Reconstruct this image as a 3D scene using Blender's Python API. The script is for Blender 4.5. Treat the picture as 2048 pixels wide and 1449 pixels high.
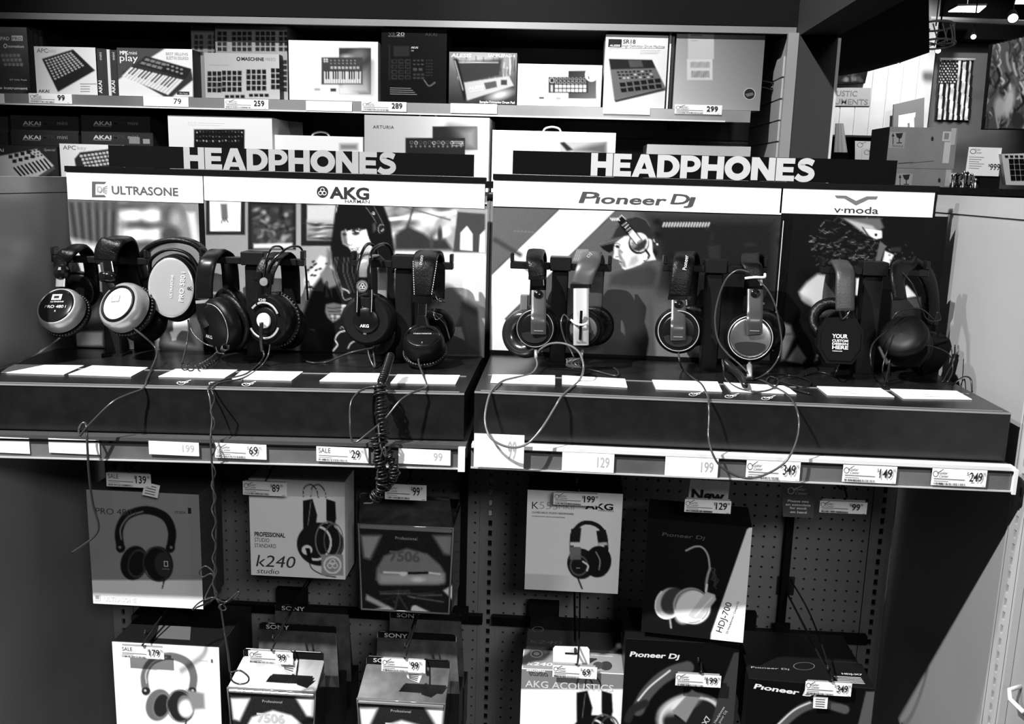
import bpy, math, random
import numpy as np
from mathutils import Vector, Matrix
random.seed(7); np.random.seed(7)
S = bpy.context.scene
for o in list(bpy.data.objects): bpy.data.objects.remove(o)
COL = S.collection
# ---------------------------------------------------------------- camera
FPX, YAW, PITCH, ROLL = 1870.5, 0.0536, 0.1938, 0.0280
CAM = Vector((0.1545, -2.1154, 1.7595))
_cy, _sy, _cp, _sp = math.cos(YAW), math.sin(YAW), math.cos(PITCH), math.sin(PITCH)
FW = Vector((-_sy*_cp, _cy*_cp, -_sp)); _r = Vector((_cy, _sy, 0)); _u = _r.cross(FW)
RT = math.cos(ROLL)*_r + math.sin(ROLL)*_u
UP = -math.sin(ROLL)*_r + math.cos(ROLL)*_u
cd = bpy.data.cameras.new('camera'); cam = bpy.data.objects.new('camera', cd); COL.objects.link(cam)
cd.sensor_fit = 'HORIZONTAL'; cd.sensor_width = 36.0; cd.lens = 36.0*FPX/2048; cd.clip_start = .02; cd.clip_end = 100
cam.matrix_world = Matrix(((RT.x, UP.x, -FW.x, CAM.x), (RT.y, UP.y, -FW.y, CAM.y), (RT.z, UP.z, -FW.z, CAM.z), (0, 0, 0, 1)))
S.camera = cam
# ---------------------------------------------------------------- world, lights, exposure
w = bpy.data.worlds.new('world'); S.world = w; w.use_nodes = True
w.node_tree.nodes['Background'].inputs[0].default_value = (1, 1, 1, 1)
w.node_tree.nodes['Background'].inputs[1].default_value = 0.012
S.view_settings.view_transform = 'Standard'; S.view_settings.look = 'None'
S.view_settings.exposure = 0.0; S.view_settings.gamma = 1.0; S.view_settings.use_curve_mapping = False

def spot(name, loc, target, watts, angle, radius=.04, blend=.4):
    l = bpy.data.lights.new(name, 'SPOT'); l.energy = watts; l.spot_size = math.radians(angle)
    l.spot_blend = blend; l.shadow_soft_size = radius
    o = bpy.data.objects.new(name, l); COL.objects.link(o); o.location = loc
    o.rotation_euler = (Vector(target)-Vector(loc)).to_track_quat('-Z', 'Y').to_euler()
    return o
def area(name, loc, target, watts, sx, sy):
    l = bpy.data.lights.new(name, 'AREA'); l.energy = watts; l.shape = 'RECTANGLE'; l.size = sx; l.size_y = sy
    o = bpy.data.objects.new(name, l); COL.objects.link(o); o.location = loc
    o.rotation_euler = (Vector(target)-Vector(loc)).to_track_quat('-Z', 'Y').to_euler()
    return o
KEY = 1450
spot('track_spot_key', (-1.7, -2.4, 4.25), (0.05, -.3, 1.1), KEY, 44, .035, .35)
area('store_frontal_fill', (1.35, -4.6, 3.3), (0, 0, 1.1), 88, 1.2, .6)  # added unseen fill from behind the camera, lifts shaded front faces
spot('track_spot_keyboard_shelf', (-1.0, -1.2, 4.3), (-.75, 1.5, 2.0), 800, 42, .05, .6)
spot('track_spot_keyboard_shelf_right', (-.5, -1.1, 4.3), (.62, 1.55, 2.0), 720, 34, .05, .6)
spot('track_spot_side', (-2.6, -1.0, 4.25), (.6, -.25, 1.45), 520, 34, .06, .6)

# ---------------------------------------------------------------- pixel <-> place helpers (2048 x 1449 frame)
def ray(px, py): return FW*FPX + RT*(px-1024) + UP*(724.5-py)
def wp(px, py, Y=None, X=None, Z=None):
    d = ray(px, py)
    t = (Y-CAM.y)/d.y if Y is not None else (X-CAM.x)/d.x if X is not None else (Z-CAM.z)/d.z
    return CAM + t*d
_CAM = np.array(CAM); _FW = np.array(FW); _RT = np.array(RT); _UP = np.array(UP)
def proj(P):
    d = np.asarray(P, float)-_CAM; z = d@_FW
    return 1024+FPX*(d@_RT)/z, 724.5-FPX*(d@_UP)/z
def lin(v):
    c = np.clip(np.asarray(v, float)/255., 0, 1)
    return np.where(c <= .04045, c/12.92, ((c+.055)/1.055)**2.4)
class Plane:
    def __init__(s, o, n=(0, -1, 0), u=None):
        s.o = Vector(o); s.n = Vector(n).normalized()
        if u is None:
            u = Vector((0, 0, 1)).cross(s.n)*-1 if abs(s.n.z) < .95 else Vector((1, 0, 0))
            u = -u
            if u.x < 0: u = -u
        u = Vector(u); s.u = (u-s.n*u.dot(s.n)).normalized(); s.v = s.n.cross(s.u).normalized()
    def at(s, px, py, off=0.):
        d = ray(px, py); t = (s.o-CAM).dot(s.n)/d.dot(s.n)
        return CAM+t*d+s.n*off
    def mm(s, px, py): return (s.at(px+1, py)-s.at(px, py)).length
def PY(Y): return Plane((0, Y, 1))
def PZ(Z): return Plane((0, 0, Z), (0, 0, 1), (1, 0, 0))

# ---------------------------------------------------------------- materials
_M = {}
def mat(name, tone, rough=.5, metal=0., spec=.5, bump=0., bscale=300., vary=0., vscale=4., emit=0., coat=0., alpha=1., trans=0.):
    if name in _M: return _M[name]
    m = bpy.data.materials.new(name); m.use_nodes = True; nt = m.node_tree; b = nt.nodes['Principled BSDF']
    a = float(tone); b.inputs['Base Color'].default_value = (a, a, a, 1)
    b.inputs['Roughness'].default_value = rough; b.inputs['Metallic'].default_value = metal
    b.inputs['Specular IOR Level'].default_value = spec
    if coat: b.inputs['Coat Weight'].default_value = coat; b.inputs['Coat Roughness'].default_value = .08
    if trans: b.inputs['Transmission Weight'].default_value = trans; b.inputs['IOR'].default_value = 1.2
    if alpha < 1: b.inputs['Alpha'].default_value = alpha
    if emit:
        b.inputs['Emission Color'].default_value = (1, 1, 1, 1); b.inputs['Emission Strength'].default_value = emit
    if vary or bump:
        tc = nt.nodes.new('ShaderNodeTexCoord')
    if vary:
        n = nt.nodes.new('ShaderNodeTexNoise'); n.inputs['Scale'].default_value = vscale; n.inputs['Detail'].default_value = 5
        r = nt.nodes.new('ShaderNodeValToRGB'); lo, hi = max(0, a*(1-vary)), min(1, a*(1+vary))
        r.color_ramp.elements[0].color = (lo, lo, lo, 1); r.color_ramp.elements[1].color = (hi, hi, hi, 1)
        r.color_ramp.elements[0].position = .3; r.color_ramp.elements[1].position = .7
        nt.links.new(tc.outputs['Object'], n.inputs['Vector']); nt.links.new(n.outputs['Fac'], r.inputs['Fac'])
        nt.links.new(r.outputs['Color'], b.inputs['Base Color'])
    if bump:
        n2 = nt.nodes.new('ShaderNodeTexNoise'); n2.inputs['Scale'].default_value = bscale; n2.inputs['Detail'].default_value = 3
        bp = nt.nodes.new('ShaderNodeBump'); bp.inputs['Strength'].default_value = bump; bp.inputs['Distance'].default_value = .002
        nt.links.new(tc.outputs['Object'], n2.inputs['Vector']); nt.links.new(n2.outputs['Fac'], bp.inputs['Height'])
        nt.links.new(bp.outputs['Normal'], b.inputs['Normal'])
    _M[name] = m; return m
def ink(a, gloss=.55):
    a = round(min(.92, max(.004, float(a))), 2 if a > .06 else 3)
    return mat('ink_%s_%s' % (a, gloss), a, gloss, spec=.12)
def picture(gloss):
    k = 'picture_%s' % gloss
    if k in _M: return _M[k]
    m = bpy.data.materials.new(k); m.use_nodes = True; nt = m.node_tree; b = nt.nodes['Principled BSDF']
    at = nt.nodes.new('ShaderNodeAttribute'); at.attribute_name = 'tone'
    nt.links.new(at.outputs['Color'], b.inputs['Base Color']); b.inputs['Roughness'].default_value = gloss
    b.inputs['Specular IOR Level'].default_value = .06
    _M[k] = m; return m
BLACK = mat('black_plastic', .003, .38, spec=.12, bump=.05, bscale=900)
BLACKG = mat('black_gloss_plastic', .005, .14, spec=.35, coat=.25)
MATTE = mat('matte_black', .005, .8, spec=.1)
PLAT = mat('black_laminate', .009, .26, spec=.5, bump=.05, bscale=700, vary=.25, vscale=30)
DKGREY = mat('charcoal_metal', .045, .45, bump=.05, bscale=500)
STEEL = mat('brushed_steel', .55, .28, 1., bump=.05, bscale=400)
CHROME = mat('chrome', .75, .1, 1.)
SILVER = mat('silver_plastic', .5, .3, .6)
PAD = mat('black_leatherette', .0028, .36, spec=.16, bump=.4, bscale=260)
RUBBER = mat('black_rubber_cable', .007, .3, spec=.4)
CABLE = mat('grey_cable', .035, .22)
WHITE = mat('white_card', .82, .5)
PAPER = mat('white_paper', .85, .6)

# ---------------------------------------------------------------- objects
def thing(name, label, cat, loc=(0, 0, 0), group=None):
    o = bpy.data.objects.new(name, None); COL.objects.link(o); o.location = loc; o.empty_display_size = .02
    o['label'] = label; o['category'] = cat
    if group: o['group'] = group
    return o
def tagp(o, label=None, cat=None, group=None, kind=None):
    if label: o['label'] = label
    if cat: o['category'] = cat
    if group: o['group'] = group
    if kind: o['kind'] = kind
    return o
def wloc(p):
    v = Vector(p.location)
    return v + (wloc(p.parent) if p.parent else Vector((0, 0, 0)))
class MB:
    """collects world-space shapes, then links them as one mesh object"""
    def __init__(s): s.v = []; s.f = []; s.mi = []; s.mats = []; s.cur = 0
    def use(s, m):
        if m not in s.mats: s.mats.append(m)
        s.cur = s.mats.index(m); return s
    def add(s, vs, fs):
        k = len(s.v); s.v += [tuple(p) for p in vs]
        for f in fs: s.f.append([i+k for i in f]); s.mi.append(s.cur)
        return s
    def box(s, x0, x1, y0, y1, z0, z1, R=None, piv=None):
        vs = [Vector((x, y, z)) for z in (z0, z1) for y in (y0, y1) for x in (x0, x1)]
        if R is not None:
            pv = Vector(piv); vs = [pv+R@(p-pv) for p in vs]
        return s.add(vs, [(0, 2, 3, 1), (4, 5, 7, 6), (0, 1, 5, 4), (2, 6, 7, 3), (0, 4, 6, 2), (1, 3, 7, 5)])
    def bbox(s, x0, x1, y0, y1, z0, z1, b=.002):
        """box with chamfered vertical/horizontal edges"""
        pts = []; n = 0
        def ringz(z, e):
            return [(x0+e, y0+b, z), (x0+b, y0+e, z), (x1-b, y0+e, z), (x1-e, y0+b, z), (x1-e, y1-b, z), (x1-b, y1-e, z), (x0+b, y1-e, z), (x0+e, y1-b, z)]
        rs = [ringz(z0, b), ringz(z0+b, 0), ringz(z1-b, 0), ringz(z1, b)]
        vs = [p for r in rs for p in r]; fs = [tuple(range(7, -1, -1)), tuple(range(24, 32))]
        for k in range(3):
            for i in range(8):
                j = (i+1) % 8; a = k*8
                fs.append((a+i, a+j, a+8+j, a+8+i))
        return s.add(vs, [f[::-1] for f in fs])
    def quad(s, a, b, c, d): return s.add([a, b, c, d], [(0, 1, 2, 3)])
    def prism(s, pts, d):
        """polygon of world points extruded by vector d"""
        n = len(pts); d = Vector(d); q = [Vector(p) for p in pts]
        vs = q+[p+d for p in q]
        fs = [tuple(range(n)), tuple(range(2*n-1, n-1, -1))]+[(i, i+n, (i+1) % n+n, (i+1) % n) for i in range(n)]
        return s.add(vs, fs)
    def tube(s, pts, r, n=8, cap=True, closed=False):
        pts = [Vector(p) for p in pts]; m = len(pts)
        rr = r if isinstance(r, (list, tuple, np.ndarray)) else [r]*m
        vs = []; nrm = None
        for i in range(m):
            if closed: t = pts[(i+1) % m]-pts[i-1]
            else: t = pts[min(i+1, m-1)]-pts[max(i-1, 0)]
            if t.length < 1e-9: t = Vector((0, 0, 1))
            t.normalize()
            if nrm is None:
                nrm = t.orthogonal().normalized()
            else:
                nrm = nrm-t*nrm.dot(t)
                nrm = nrm.normalized() if nrm.length > 1e-6 else t.orthogonal().normalized()
            b = t.cross(nrm)
            for k in range(n):
                a = 2*math.pi*k/n; vs.append(pts[i]+(nrm*math.cos(a)+b*math.sin(a))*rr[i])
        fs = []
        for i in range(m if closed else m-1):
            for k in range(n):
                a = i*n; c = ((i+1) % m)*n; fs.append((a+k, a+(k+1) % n, c+(k+1) % n, c+k))
        if cap and not closed: fs += [tuple(range(n-1, -1, -1)), tuple(range((m-1)*n, m*n))]
        return s.add(vs, fs)
    def strap(s, pts, width, thick, side=(1, 0, 0), sq=3.0, n=12):
        """flat band with rounded edges swept along pts; width along 'side'"""
        pts = [Vector(p) for p in pts]; m = len(pts); vs = []
        ww = width if isinstance(width, (list, tuple, np.ndarray)) else [width]*m
        tt = thick if isinstance(thick, (list, tuple, np.ndarray)) else [thick]*m
        for i in range(m):
            t = (pts[min(i+1, m-1)]-pts[max(i-1, 0)]).normalized()
            sd = Vector(side); sd = (sd-t*sd.dot(t)).normalized(); nn = t.cross(sd)
            for k in range(n):
                a = 2*math.pi*(k+.5)/n; c, q = math.cos(a), math.sin(a)
                cx = math.copysign(abs(c)**(2/sq), c); qx = math.copysign(abs(q)**(2/sq), q)
                vs.append(pts[i]+sd*cx*ww[i]/2+nn*qx*tt[i]/2)
        fs = [(i*n+k, i*n+(k+1) % n, (i+1)*n+(k+1) % n, (i+1)*n+k) for i in range(m-1) for k in range(n)]
        fs += [tuple(range(n-1, -1, -1)), tuple(range((m-1)*n, m*n))]
        return s.add(vs, fs)
    def lathe(s, c, axis, prof, seg=40, closed=False, sx=1., up=None, a0=0, a1=2*math.pi):
        c = Vector(c); ax = Vector(axis).normalized()
        u = Vector(up) if up is not None else Vector((0, 0, 1)); u = u-ax*u.dot(ax)
        u = u.normalized() if u.length > 1e-4 else ax.orthogonal().normalized()
        w_ = u.cross(ax); n = len(prof); vs = []; full = abs(a1-a0) > 6.28
        m = seg if full else seg+1
        for k in range(m):
            a = a0+(a1-a0)*k/seg; d = u*math.cos(a)+w_*math.sin(a)*sx
            for (r, h) in prof: vs.append(c+d*r+ax*h)
        fs = []
        for k in range(seg):
            k2 = (k+1) % m
            for i in range(n if closed else n-1):
                j = (i+1) % n; fs.append((k*n+i, k*n+j, k2*n+j, k2*n+i))
        return s.add(vs, fs)
    def torus(s, c, axis, R, r, seg=40, n=10, sx=1., flat=1.):
        return s.lathe(c, axis, [(R+r*math.cos(2*math.pi*k/n), r*flat*math.sin(2*math.pi*k/n)) for k in range(n)], seg, True, sx)
    def ball(s, c, r, seg=16):
        return s.lathe(c, (0, 0, 1), [(r*math.sin(math.pi*k/8), -r*math.cos(math.pi*k/8)) for k in range(9)], seg)
    def build(s, name, m=None, parent=None, smooth=False, auto=None):
        me = bpy.data.meshes.new(name)
        if parent is not None: base = wloc(parent)
        elif s.v:
            a = np.array(s.v); base = Vector(((a[:, 0].min()+a[:, 0].max())/2, (a[:, 1].min()+a[:, 1].max())/2, a[:, 2].min()))
        vs = [(p[0]-base.x, p[1]-base.y, p[2]-base.z) for p in s.v]
        me.from_pydata(vs, [], s.f)
        if m is not None: me.materials.append(m)
        else:
            for q in s.mats: me.materials.append(q)
            me.polygons.foreach_set('material_index', s.mi)
        if smooth:
            me.polygons.foreach_set('use_smooth', [True]*len(me.polygons))
            if auto is not None:
                try: me.set_sharp_from_angle(angle=math.radians(auto))
                except Exception: pass
        me.update()
        o = bpy.data.objects.new(name, me); COL.objects.link(o)
        if parent is not None: o.parent = parent
        else: o.location = base
        return o
def catmull(pts, n=8):
    P = [Vector(p) for p in pts]
    if len(P) < 3: return P
    P = [P[0]*2-P[1]]+P+[P[-1]*2-P[-2]]; out = []
    for i in range(1, len(P)-2):
        a, b, c, d = P[i-1:i+3]
        for k in range(n):
            t = k/n
            out.append(.5*((2*b)+(c-a)*t+(2*a-5*b+4*c-d)*t*t+(3*b-a-3*c+d)*t**3))
    out.append(P[-2]); return out

# ---------------------------------------------------------------- flat print: lettering and pictures
_T = {}
def glyphs(txt, bold=0., sp=1.):
    k = (txt, bold, sp)
    if k not in _T:
        c = bpy.data.curves.new('lettering', 'FONT'); c.body = txt; c.size = 1; c.offset = bold; c.space_character = sp; c.resolution_u = 3
        c.fill_mode = 'FRONT' if hasattr(c, 'fill_mode') and c.dimensions == '2D' else c.fill_mode
        o = bpy.data.objects.new('lettering', c); me = o.to_mesh()
        v = np.zeros(len(me.vertices)*3); me.vertices.foreach_get('co', v); v = v.reshape(-1, 3)[:, :2]
        f = [tuple(p.vertices) for p in me.polygons]
        o.to_mesh_clear(); bpy.data.objects.remove(o); bpy.data.curves.remove(c)
        if len(v): v = v-np.array([v[:, 0].min(), 0])
        _T[k] = (v, f)
    return _T[k]
CAPH = .729
class Print:
    """flat ink on a plane; positions in frame pixels, lettering runs along the plane's own u axis"""
    def __init__(s, plane, off=.0006, step=.00006): s.p = plane; s.m = MB(); s.off = off; s.step = step
    def _o(s): s.off += s.step; return s.off
    def poly(s, pts, a):
        o = s._o(); s.m.use(ink(a)); s.m.add([s.p.at(x, y, o) for x, y in pts], [tuple(range(len(pts)))]); return s
    def rect(s, x0, y0, x1, y1, a):
        """rectangle aligned to the plane's axes, given by opposite pixel corners"""
        o = s._o(); A = s.p.at(x0, y0, o); B = s.p.at(x1, y1, o); d = B-A; du = s.p.u*d.dot(s.p.u); dv = s.p.v*d.dot(s.p.v)
        s.m.use(ink(a)); s.m.add([A, A+du, B, A+dv], [(0, 1, 2, 3)]); return s
    def ell(s, x, y, rx, ry, a, n=28, inner=0.):
        o = s._o(); s.m.use(ink(a)); P = [(x+rx*math.cos(2*math.pi*k/n), y+ry*math.sin(2*math.pi*k/n)) for k in range(n)]
        if inner:
            Q = [(x+rx*inner*math.cos(2*math.pi*k/n), y+ry*inner*math.sin(2*math.pi*k/n)) for k in range(n)]
            s.m.add([s.p.at(*q, o) for q in P+Q], [(k, (k+1) % n, n+(k+1) % n, n+k) for k in range(n)])
        else: s.m.add([s.p.at(*q, o) for q in P], [tuple(range(n))])
        return s
    def line(s, pts, w, a):
        o = s._o(); s.m.use(ink(a)); n = len(pts); vs = []
        for i in range(n):
            x0, y0 = pts[max(0, i-1)]; x1, y1 = pts[min(n-1, i+1)]; L = math.hypot(x1-x0, y1-y0) or 1
            nx, ny = -(y1-y0)/L*w/2, (x1-x0)/L*w/2
            vs += [s.p.at(pts[i][0]+nx, pts[i][1]+ny, o), s.p.at(pts[i][0]-nx, pts[i][1]-ny, o)]
        s.m.add(vs, [(2*i, 2*i+1, 2*i+3, 2*i+2) for i in range(n-1)]); return s
    def text(s, txt, x, y, h, a, w=None, bold=0., rot=0., slant=0., sp=1., align='l'):
        """baseline-left pixel (x, y), cap height h px, optional total width w px, rot degrees counter-clockwise"""
        v, f = glyphs(txt, bold, sp)
        if not len(v): return s
        o = s._o(); mm = s.p.mm(x, y); sy = h*mm/CAPH; sx = sy
        if w: sx = w*mm/max(1e-6, v[:, 0].max())
        A = s.p.at(x, y, o); c, q = math.cos(math.radians(rot)), math.sin(math.radians(rot)); s.m.use(ink(a))
        X = v[:, 0]*sx+v[:, 1]*sy*slant; Y = v[:, 1]*sy
        if align == 'c': X = X-X.max()/2
        if align == 'r': X = X-X.max()
        pts = [A+s.p.u*float(a_*c-b_*q)+s.p.v*float(a_*q+b_*c) for a_, b_ in zip(X, Y)]
        s.m.add(pts, f); return s
    def build(s, name, parent, label=None):
        o = s.m.build(name, None, parent)
        if label: o['label'] = label
        return o
class Pic:
    """a printed picture: tones laid over a fine grid on a plane (rect given by pixel corners, aligned to the plane)"""
    def __init__(s, plane, x0, y0, x1, y1, base=128, step=2., k=1.5, off=.0004, gloss=.5, rect=None):
        s.pl = plane; s.k = k; s.g = gloss; s.keep = None
        if rect is None: A = plane.at(x0, y0, off); B = plane.at(x1, y1, off)
        else: A, B = Vector(rect[0])+plane.n*off, Vector(rect[1])+plane.n*off
        d = B-A; du = d.dot(plane.u); dv = d.dot(plane.v)
        mm = plane.mm((x0+x1)/2, (y0+y1)/2)*step
        s.nx = max(2, int(abs(du)/mm)+1); s.ny = max(2, int(abs(dv)/mm)+1)
        U, V = np.meshgrid(np.linspace(0, du, s.nx), np.linspace(0, dv, s.ny))
        s.P = np.array(A)+U.reshape(-1, 1)*np.array(plane.u)+V.reshape(-1, 1)*np.array(plane.v)
        s.X, s.Y = proj(s.P); s.t = np.full(len(s.P), float(base))
    def mix(s, m, v): s.t = s.t*(1-m)+v*m; return s
    def sdpoly(s, pts):
        P = np.array(pts, float); x, y = s.X, s.Y; d = np.full(len(x), 1e9); ins = np.zeros(len(x), bool)
        for i in range(len(P)):
            ax, ay = P[i]; bx, by = P[(i+1) % len(P)]; ex, ey = bx-ax, by-ay
            t = np.clip(((x-ax)*ex+(y-ay)*ey)/(ex*ex+ey*ey+1e-9), 0, 1)
            d = np.minimum(d, np.hypot(x-ax-t*ex, y-ay-t*ey))
            c = ((ay > y) != (by > y))
            with np.errstate(divide='ignore', invalid='ignore'): xi = ax+(y-ay)*ex/(ey if ey else 1e-9)
            ins ^= c & (x < xi)
        return np.where(ins, -d, d)
    def poly(s, pts, v, b=1.2): return s.mix(np.clip(.5-s.sdpoly(pts)/(2*b), 0, 1), v)
    def rect(s, x0, y0, x1, y1, v, b=1.): return s.poly([(x0, y0), (x1, y0), (x1, y1), (x0, y1)], v, b)
    def _e(s, x, y, rx, ry, rot):
        c, q = math.cos(math.radians(rot)), math.sin(math.radians(rot)); dx, dy = s.X-x, s.Y-y
        u, v = (dx*c+dy*q)/rx, (-dx*q+dy*c)/ry; r = np.hypot(u, v); return r, (r-1)*min(rx, ry)
    def ell(s, x, y, rx, ry, v, rot=0, b=1.2):
        r, d = s._e(x, y, rx, ry, rot); return s.mix(np.clip(.5-d/(2*b), 0, 1), v)
    def ring(s, x, y, rx, ry, w, v, rot=0, b=1., a0=None, a1=None):
        r, d = s._e(x, y, rx, ry, rot); m = np.clip(.5-(np.abs(d)-w/2)/(2*b), 0, 1)
        if a0 is not None:
            an = np.degrees(np.arctan2(-(s.Y-y), s.X-x)) % 360; m = m*(((an-a0) % 360) < ((a1-a0) % 360))
        return s.mix(m, v)
    def line(s, pts, w, v, b=1.):
        d = np.full(len(s.X), 1e9)
        for (ax, ay), (bx, by) in zip(pts[:-1], pts[1:]):
            ex, ey = bx-ax, by-ay; t = np.clip(((s.X-ax)*ex+(s.Y-ay)*ey)/(ex*ex+ey*ey+1e-9), 0, 1)
            d = np.minimum(d, np.hypot(s.X-ax-t*ex, s.Y-ay-t*ey))
        return s.mix(np.clip(.5-(d-w/2)/(2*b), 0, 1), v)
    def grad(s, x0, y0, x1, y1, v0, v1, pts=None, b=1.):
        ex, ey = x1-x0, y1-y0; t = np.clip(((s.X-x0)*ex+(s.Y-y0)*ey)/(ex*ex+ey*ey), 0, 1); v = v0+(v1-v0)*t
        m = np.clip(.5-s.sdpoly(pts)/(2*b), 0, 1) if pts is not None else 1.
        return s.mix(m, v)
    def arc(s, pts, w, v, b=1.): return s.line([(p.x, p.y) for p in catmull([(x, y, 0) for x, y in pts], 6)], w, v, b)
    def noise(s, amp):
        s.t = np.clip(s.t+np.random.normal(0, amp, len(s.t)), 0, 255); return s
    def build(s, name, parent):
        n, m = s.nx, s.ny; i = np.arange((n-1)*(m-1)); r = i//(n-1); c = i % (n-1); a = r*n+c
        F = np.stack([a, a+n, a+n+1, a+1], 1)
        if s.keep is not None: F = F[s.keep[F].all(1)]
        me = bpy.data.meshes.new(name); base = np.array(wloc(parent)); me.vertices.add(len(s.P)); me.vertices.foreach_set('co', (s.P-base).astype(np.float32).ravel())
        me.loops.add(F.size); me.loops.foreach_set('vertex_index', F.ravel().astype(np.int32)); me.polygons.add(len(F))
        me.polygons.foreach_set('loop_start', (np.arange(len(F))*4).astype(np.int32))
        try: me.polygons.foreach_set('loop_total', np.full(len(F), 4, np.int32))
        except Exception: pass
        me.update(); me.validate()
        al = np.clip(lin(s.t)/s.k, .004, .88); at = me.attributes.new('tone', 'FLOAT_COLOR', 'POINT')
        at.data.foreach_set('color', np.stack([al, al, al, np.ones_like(al)], 1).astype(np.float32).ravel())
        me.materials.append(picture(s.g))
        o = bpy.data.objects.new(name, me); COL.objects.link(o); o.parent = parent; return o
def part(name, m, parent, fn, smooth=False, auto=None):
    b = MB(); fn(b); return b.build(name, m, parent, smooth, auto)
def structure(o): o['kind'] = 'structure'; return o
# ================================================================ SETTING
WALLM = mat('grey_painted_metal', .27, .42, bump=.06, bscale=350, vary=.05, vscale=3)
WALLD = mat('grey_painted_metal_left', .25, .3, bump=.06, bscale=350, vary=.12, vscale=3)
CARPET = mat('dark_carpet', .03, .95, bump=.6, bscale=600, vary=.3, vscale=40)
CEILM = mat('black_ceiling_paint', .006, .9)
NICHE = mat('dark_slatwall', .13, .55, bump=.05, vary=.15, vscale=5)
SLATL = mat('light_slatwall', .42, .45, vary=.06, vscale=8)
SOFFIT = mat('dark_soffit_paint', .010, .8, spec=.02, bump=.2, bscale=400)
PILLAR = mat('grey_pillar_paint', .05, .7, spec=.1, bump=.1, bscale=300)
structure(part('floor', CARPET, None, lambda b: b.box(-6, 14, -7, 14, -.1, 0)))
structure(part('ceiling', CEILM, None, lambda b: b.box(-6, 14, -7, 14, 4.6, 4.7)))
# --- alcove side walls with a top trim rail each
XL, XR = -.95, .95
wl = structure(part('wall_left', WALLD, None, lambda b: b.box(XL-.03, XL, -.56, .02, 0, 1.702)))
part('top_rail', WALLD, wl, lambda b: b.box(XL-.035, XL+.004, -.56, .02, 1.704, 1.736))
wr = structure(part('wall_right', WALLM, None, lambda b: b.box(XR, XR+.03, -.505, .02, 0, 1.712)))
part('top_rail', WALLM, wr, lambda b: b.box(XR-.004, XR+.035, -.505, .02, 1.714, 1.75))
part('lower_panel', WALLM, wr, lambda b: b.box(XR+.012, XR+.03, -1.2, -.565, 0, 1.75))
for z in (1.30, .93): part('bent_hook', mat('white_peg_plastic', .6, .4), wr, lambda b: b.tube([(XR+.012, -.60, z), (XR-.012, -.61, z-.003), (XR-.016, -.625, z-.012), (XR-.01, -.66, z-.014)], .004, 8), True)

def slotted(name, parent, m, o, u, n, z0, z1, w, pitch=.0254, sw=.0045, sh=.0155, back=None, th=.002, bz=None):
    """steel strip with a column of real slots: o base point, u width axis, n outward normal"""
    o, u, n = Vector(o), Vector(u), Vector(n); b = MB(); k = 0; z = z0
    def P(a, zz, d=0): return o+u*a+Vector((0, 0, zz))+n*d
    while z+pitch <= z1+1e-6:
        s0, s1 = z+(pitch-sh)/2, z+(pitch+sh)/2
        for (a0, a1, c0, c1) in ((-w/2, -sw, z, z+pitch), (sw, w/2, z, z+pitch), (-sw, sw, z, s0), (-sw, sw, s1, z+pitch)):
            b.quad(P(a0, c0), P(a1, c0), P(a1, c1), P(a0, c1))
        for (a, c, a2, c2) in ((-sw, s0, sw, s0), (sw, s0, sw, s1), (sw, s1, -sw, s1), (-sw, s1, -sw, s0)):
            b.quad(P(a, c), P(a2, c2), P(a2, c2, -.008), P(a, c, -.008))
        z += pitch
    for sgn in (-1, 1):
        b.quad(P(sgn*w/2, z0), P(sgn*w/2, z), P(sgn*w/2, z, -.012), P(sgn*w/2, z0, -.012))
        b.quad(P(sgn*w*.36, z0, .0012), P(sgn*w*.40, z0, .0012), P(sgn*w*.40, z, .0012), P(sgn*w*.36, z, .0012))
    up = b.build(name, m, parent)
    b = MB(); b.quad(P(-w/2, z0, -.009), P(w/2, z0, -.009), P(w/2, z, -.009), P(-w/2, z, -.009)); b.build('channel', back or MATTE, up)
    return up
slotted('slotted_upright', wr, mat('light_grey_upright', .38, .4), (XR-.001, -.535, 0), (0, -1, 0), (-1, 0, 0), .1, 1.72, .062, back=mat('slot_shadow_channel', .10, .6))

# --- the gondola: pegboards, uprights, cross bars
gond = thing('display_gondola', 'dark grey pegboard gondola wall with slotted uprights behind the hanging boxes', 'gondola', (0, 0, 0))
PEG = mat('dark_grey_pegboard', .18, .5, bump=.05, bscale=250, vary=.12, vscale=4)
def pegboard(x0, x1, z0, z1):
    p = .0254; b = MB(); nx = int((x1-x0)/p); nz = int((z1-z0)/p); r = .0031; ox = x0+((x1-x0)-nx*p)/2
    V = []; F = []; idx = {}
    def gp(i, k):
        if (i, k) not in idx: idx[(i, k)] = len(V); V.append((ox+i*p, 0, z0+k*p))
        return idx[(i, k)]
    for i in range(nx):
        for k in range(nz):
            c = [gp(i, k), gp(i+1, k), gp(i+1, k+1), gp(i, k+1)]; cx, cz = ox+(i+.5)*p, z0+(k+.5)*p; h = len(V)
            for q in range(8):
                a = math.radians(-135+45*q); V.append((cx+r*math.cos(a), 0, cz+r*math.sin(a)))
            for q in range(8):
                a = math.radians(-135+45*q); V.append((cx+r*math.cos(a), .006, cz+r*math.sin(a)))
            for e in range(4):
                F.append([c[e], c[(e+1) % 4], h+(2*e+2) % 8, h+2*e+1, h+2*e])
            F += [[h+q, h+(q+1) % 8, h+8+(q+1) % 8, h+8+q] for q in range(8)]
    b.add(V, F); o = b.build('pegboard', PEG, gond)
    part('backing', MATTE, o, lambda m: m.box(x0-.01, x1+.01, .006, .02, z0, z1))
pegboard(-.89, -.022, .30, 1.70); pegboard(.022, .89, .30, 1.70)
UPR = mat('grey_upright', .20, .4)
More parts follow.
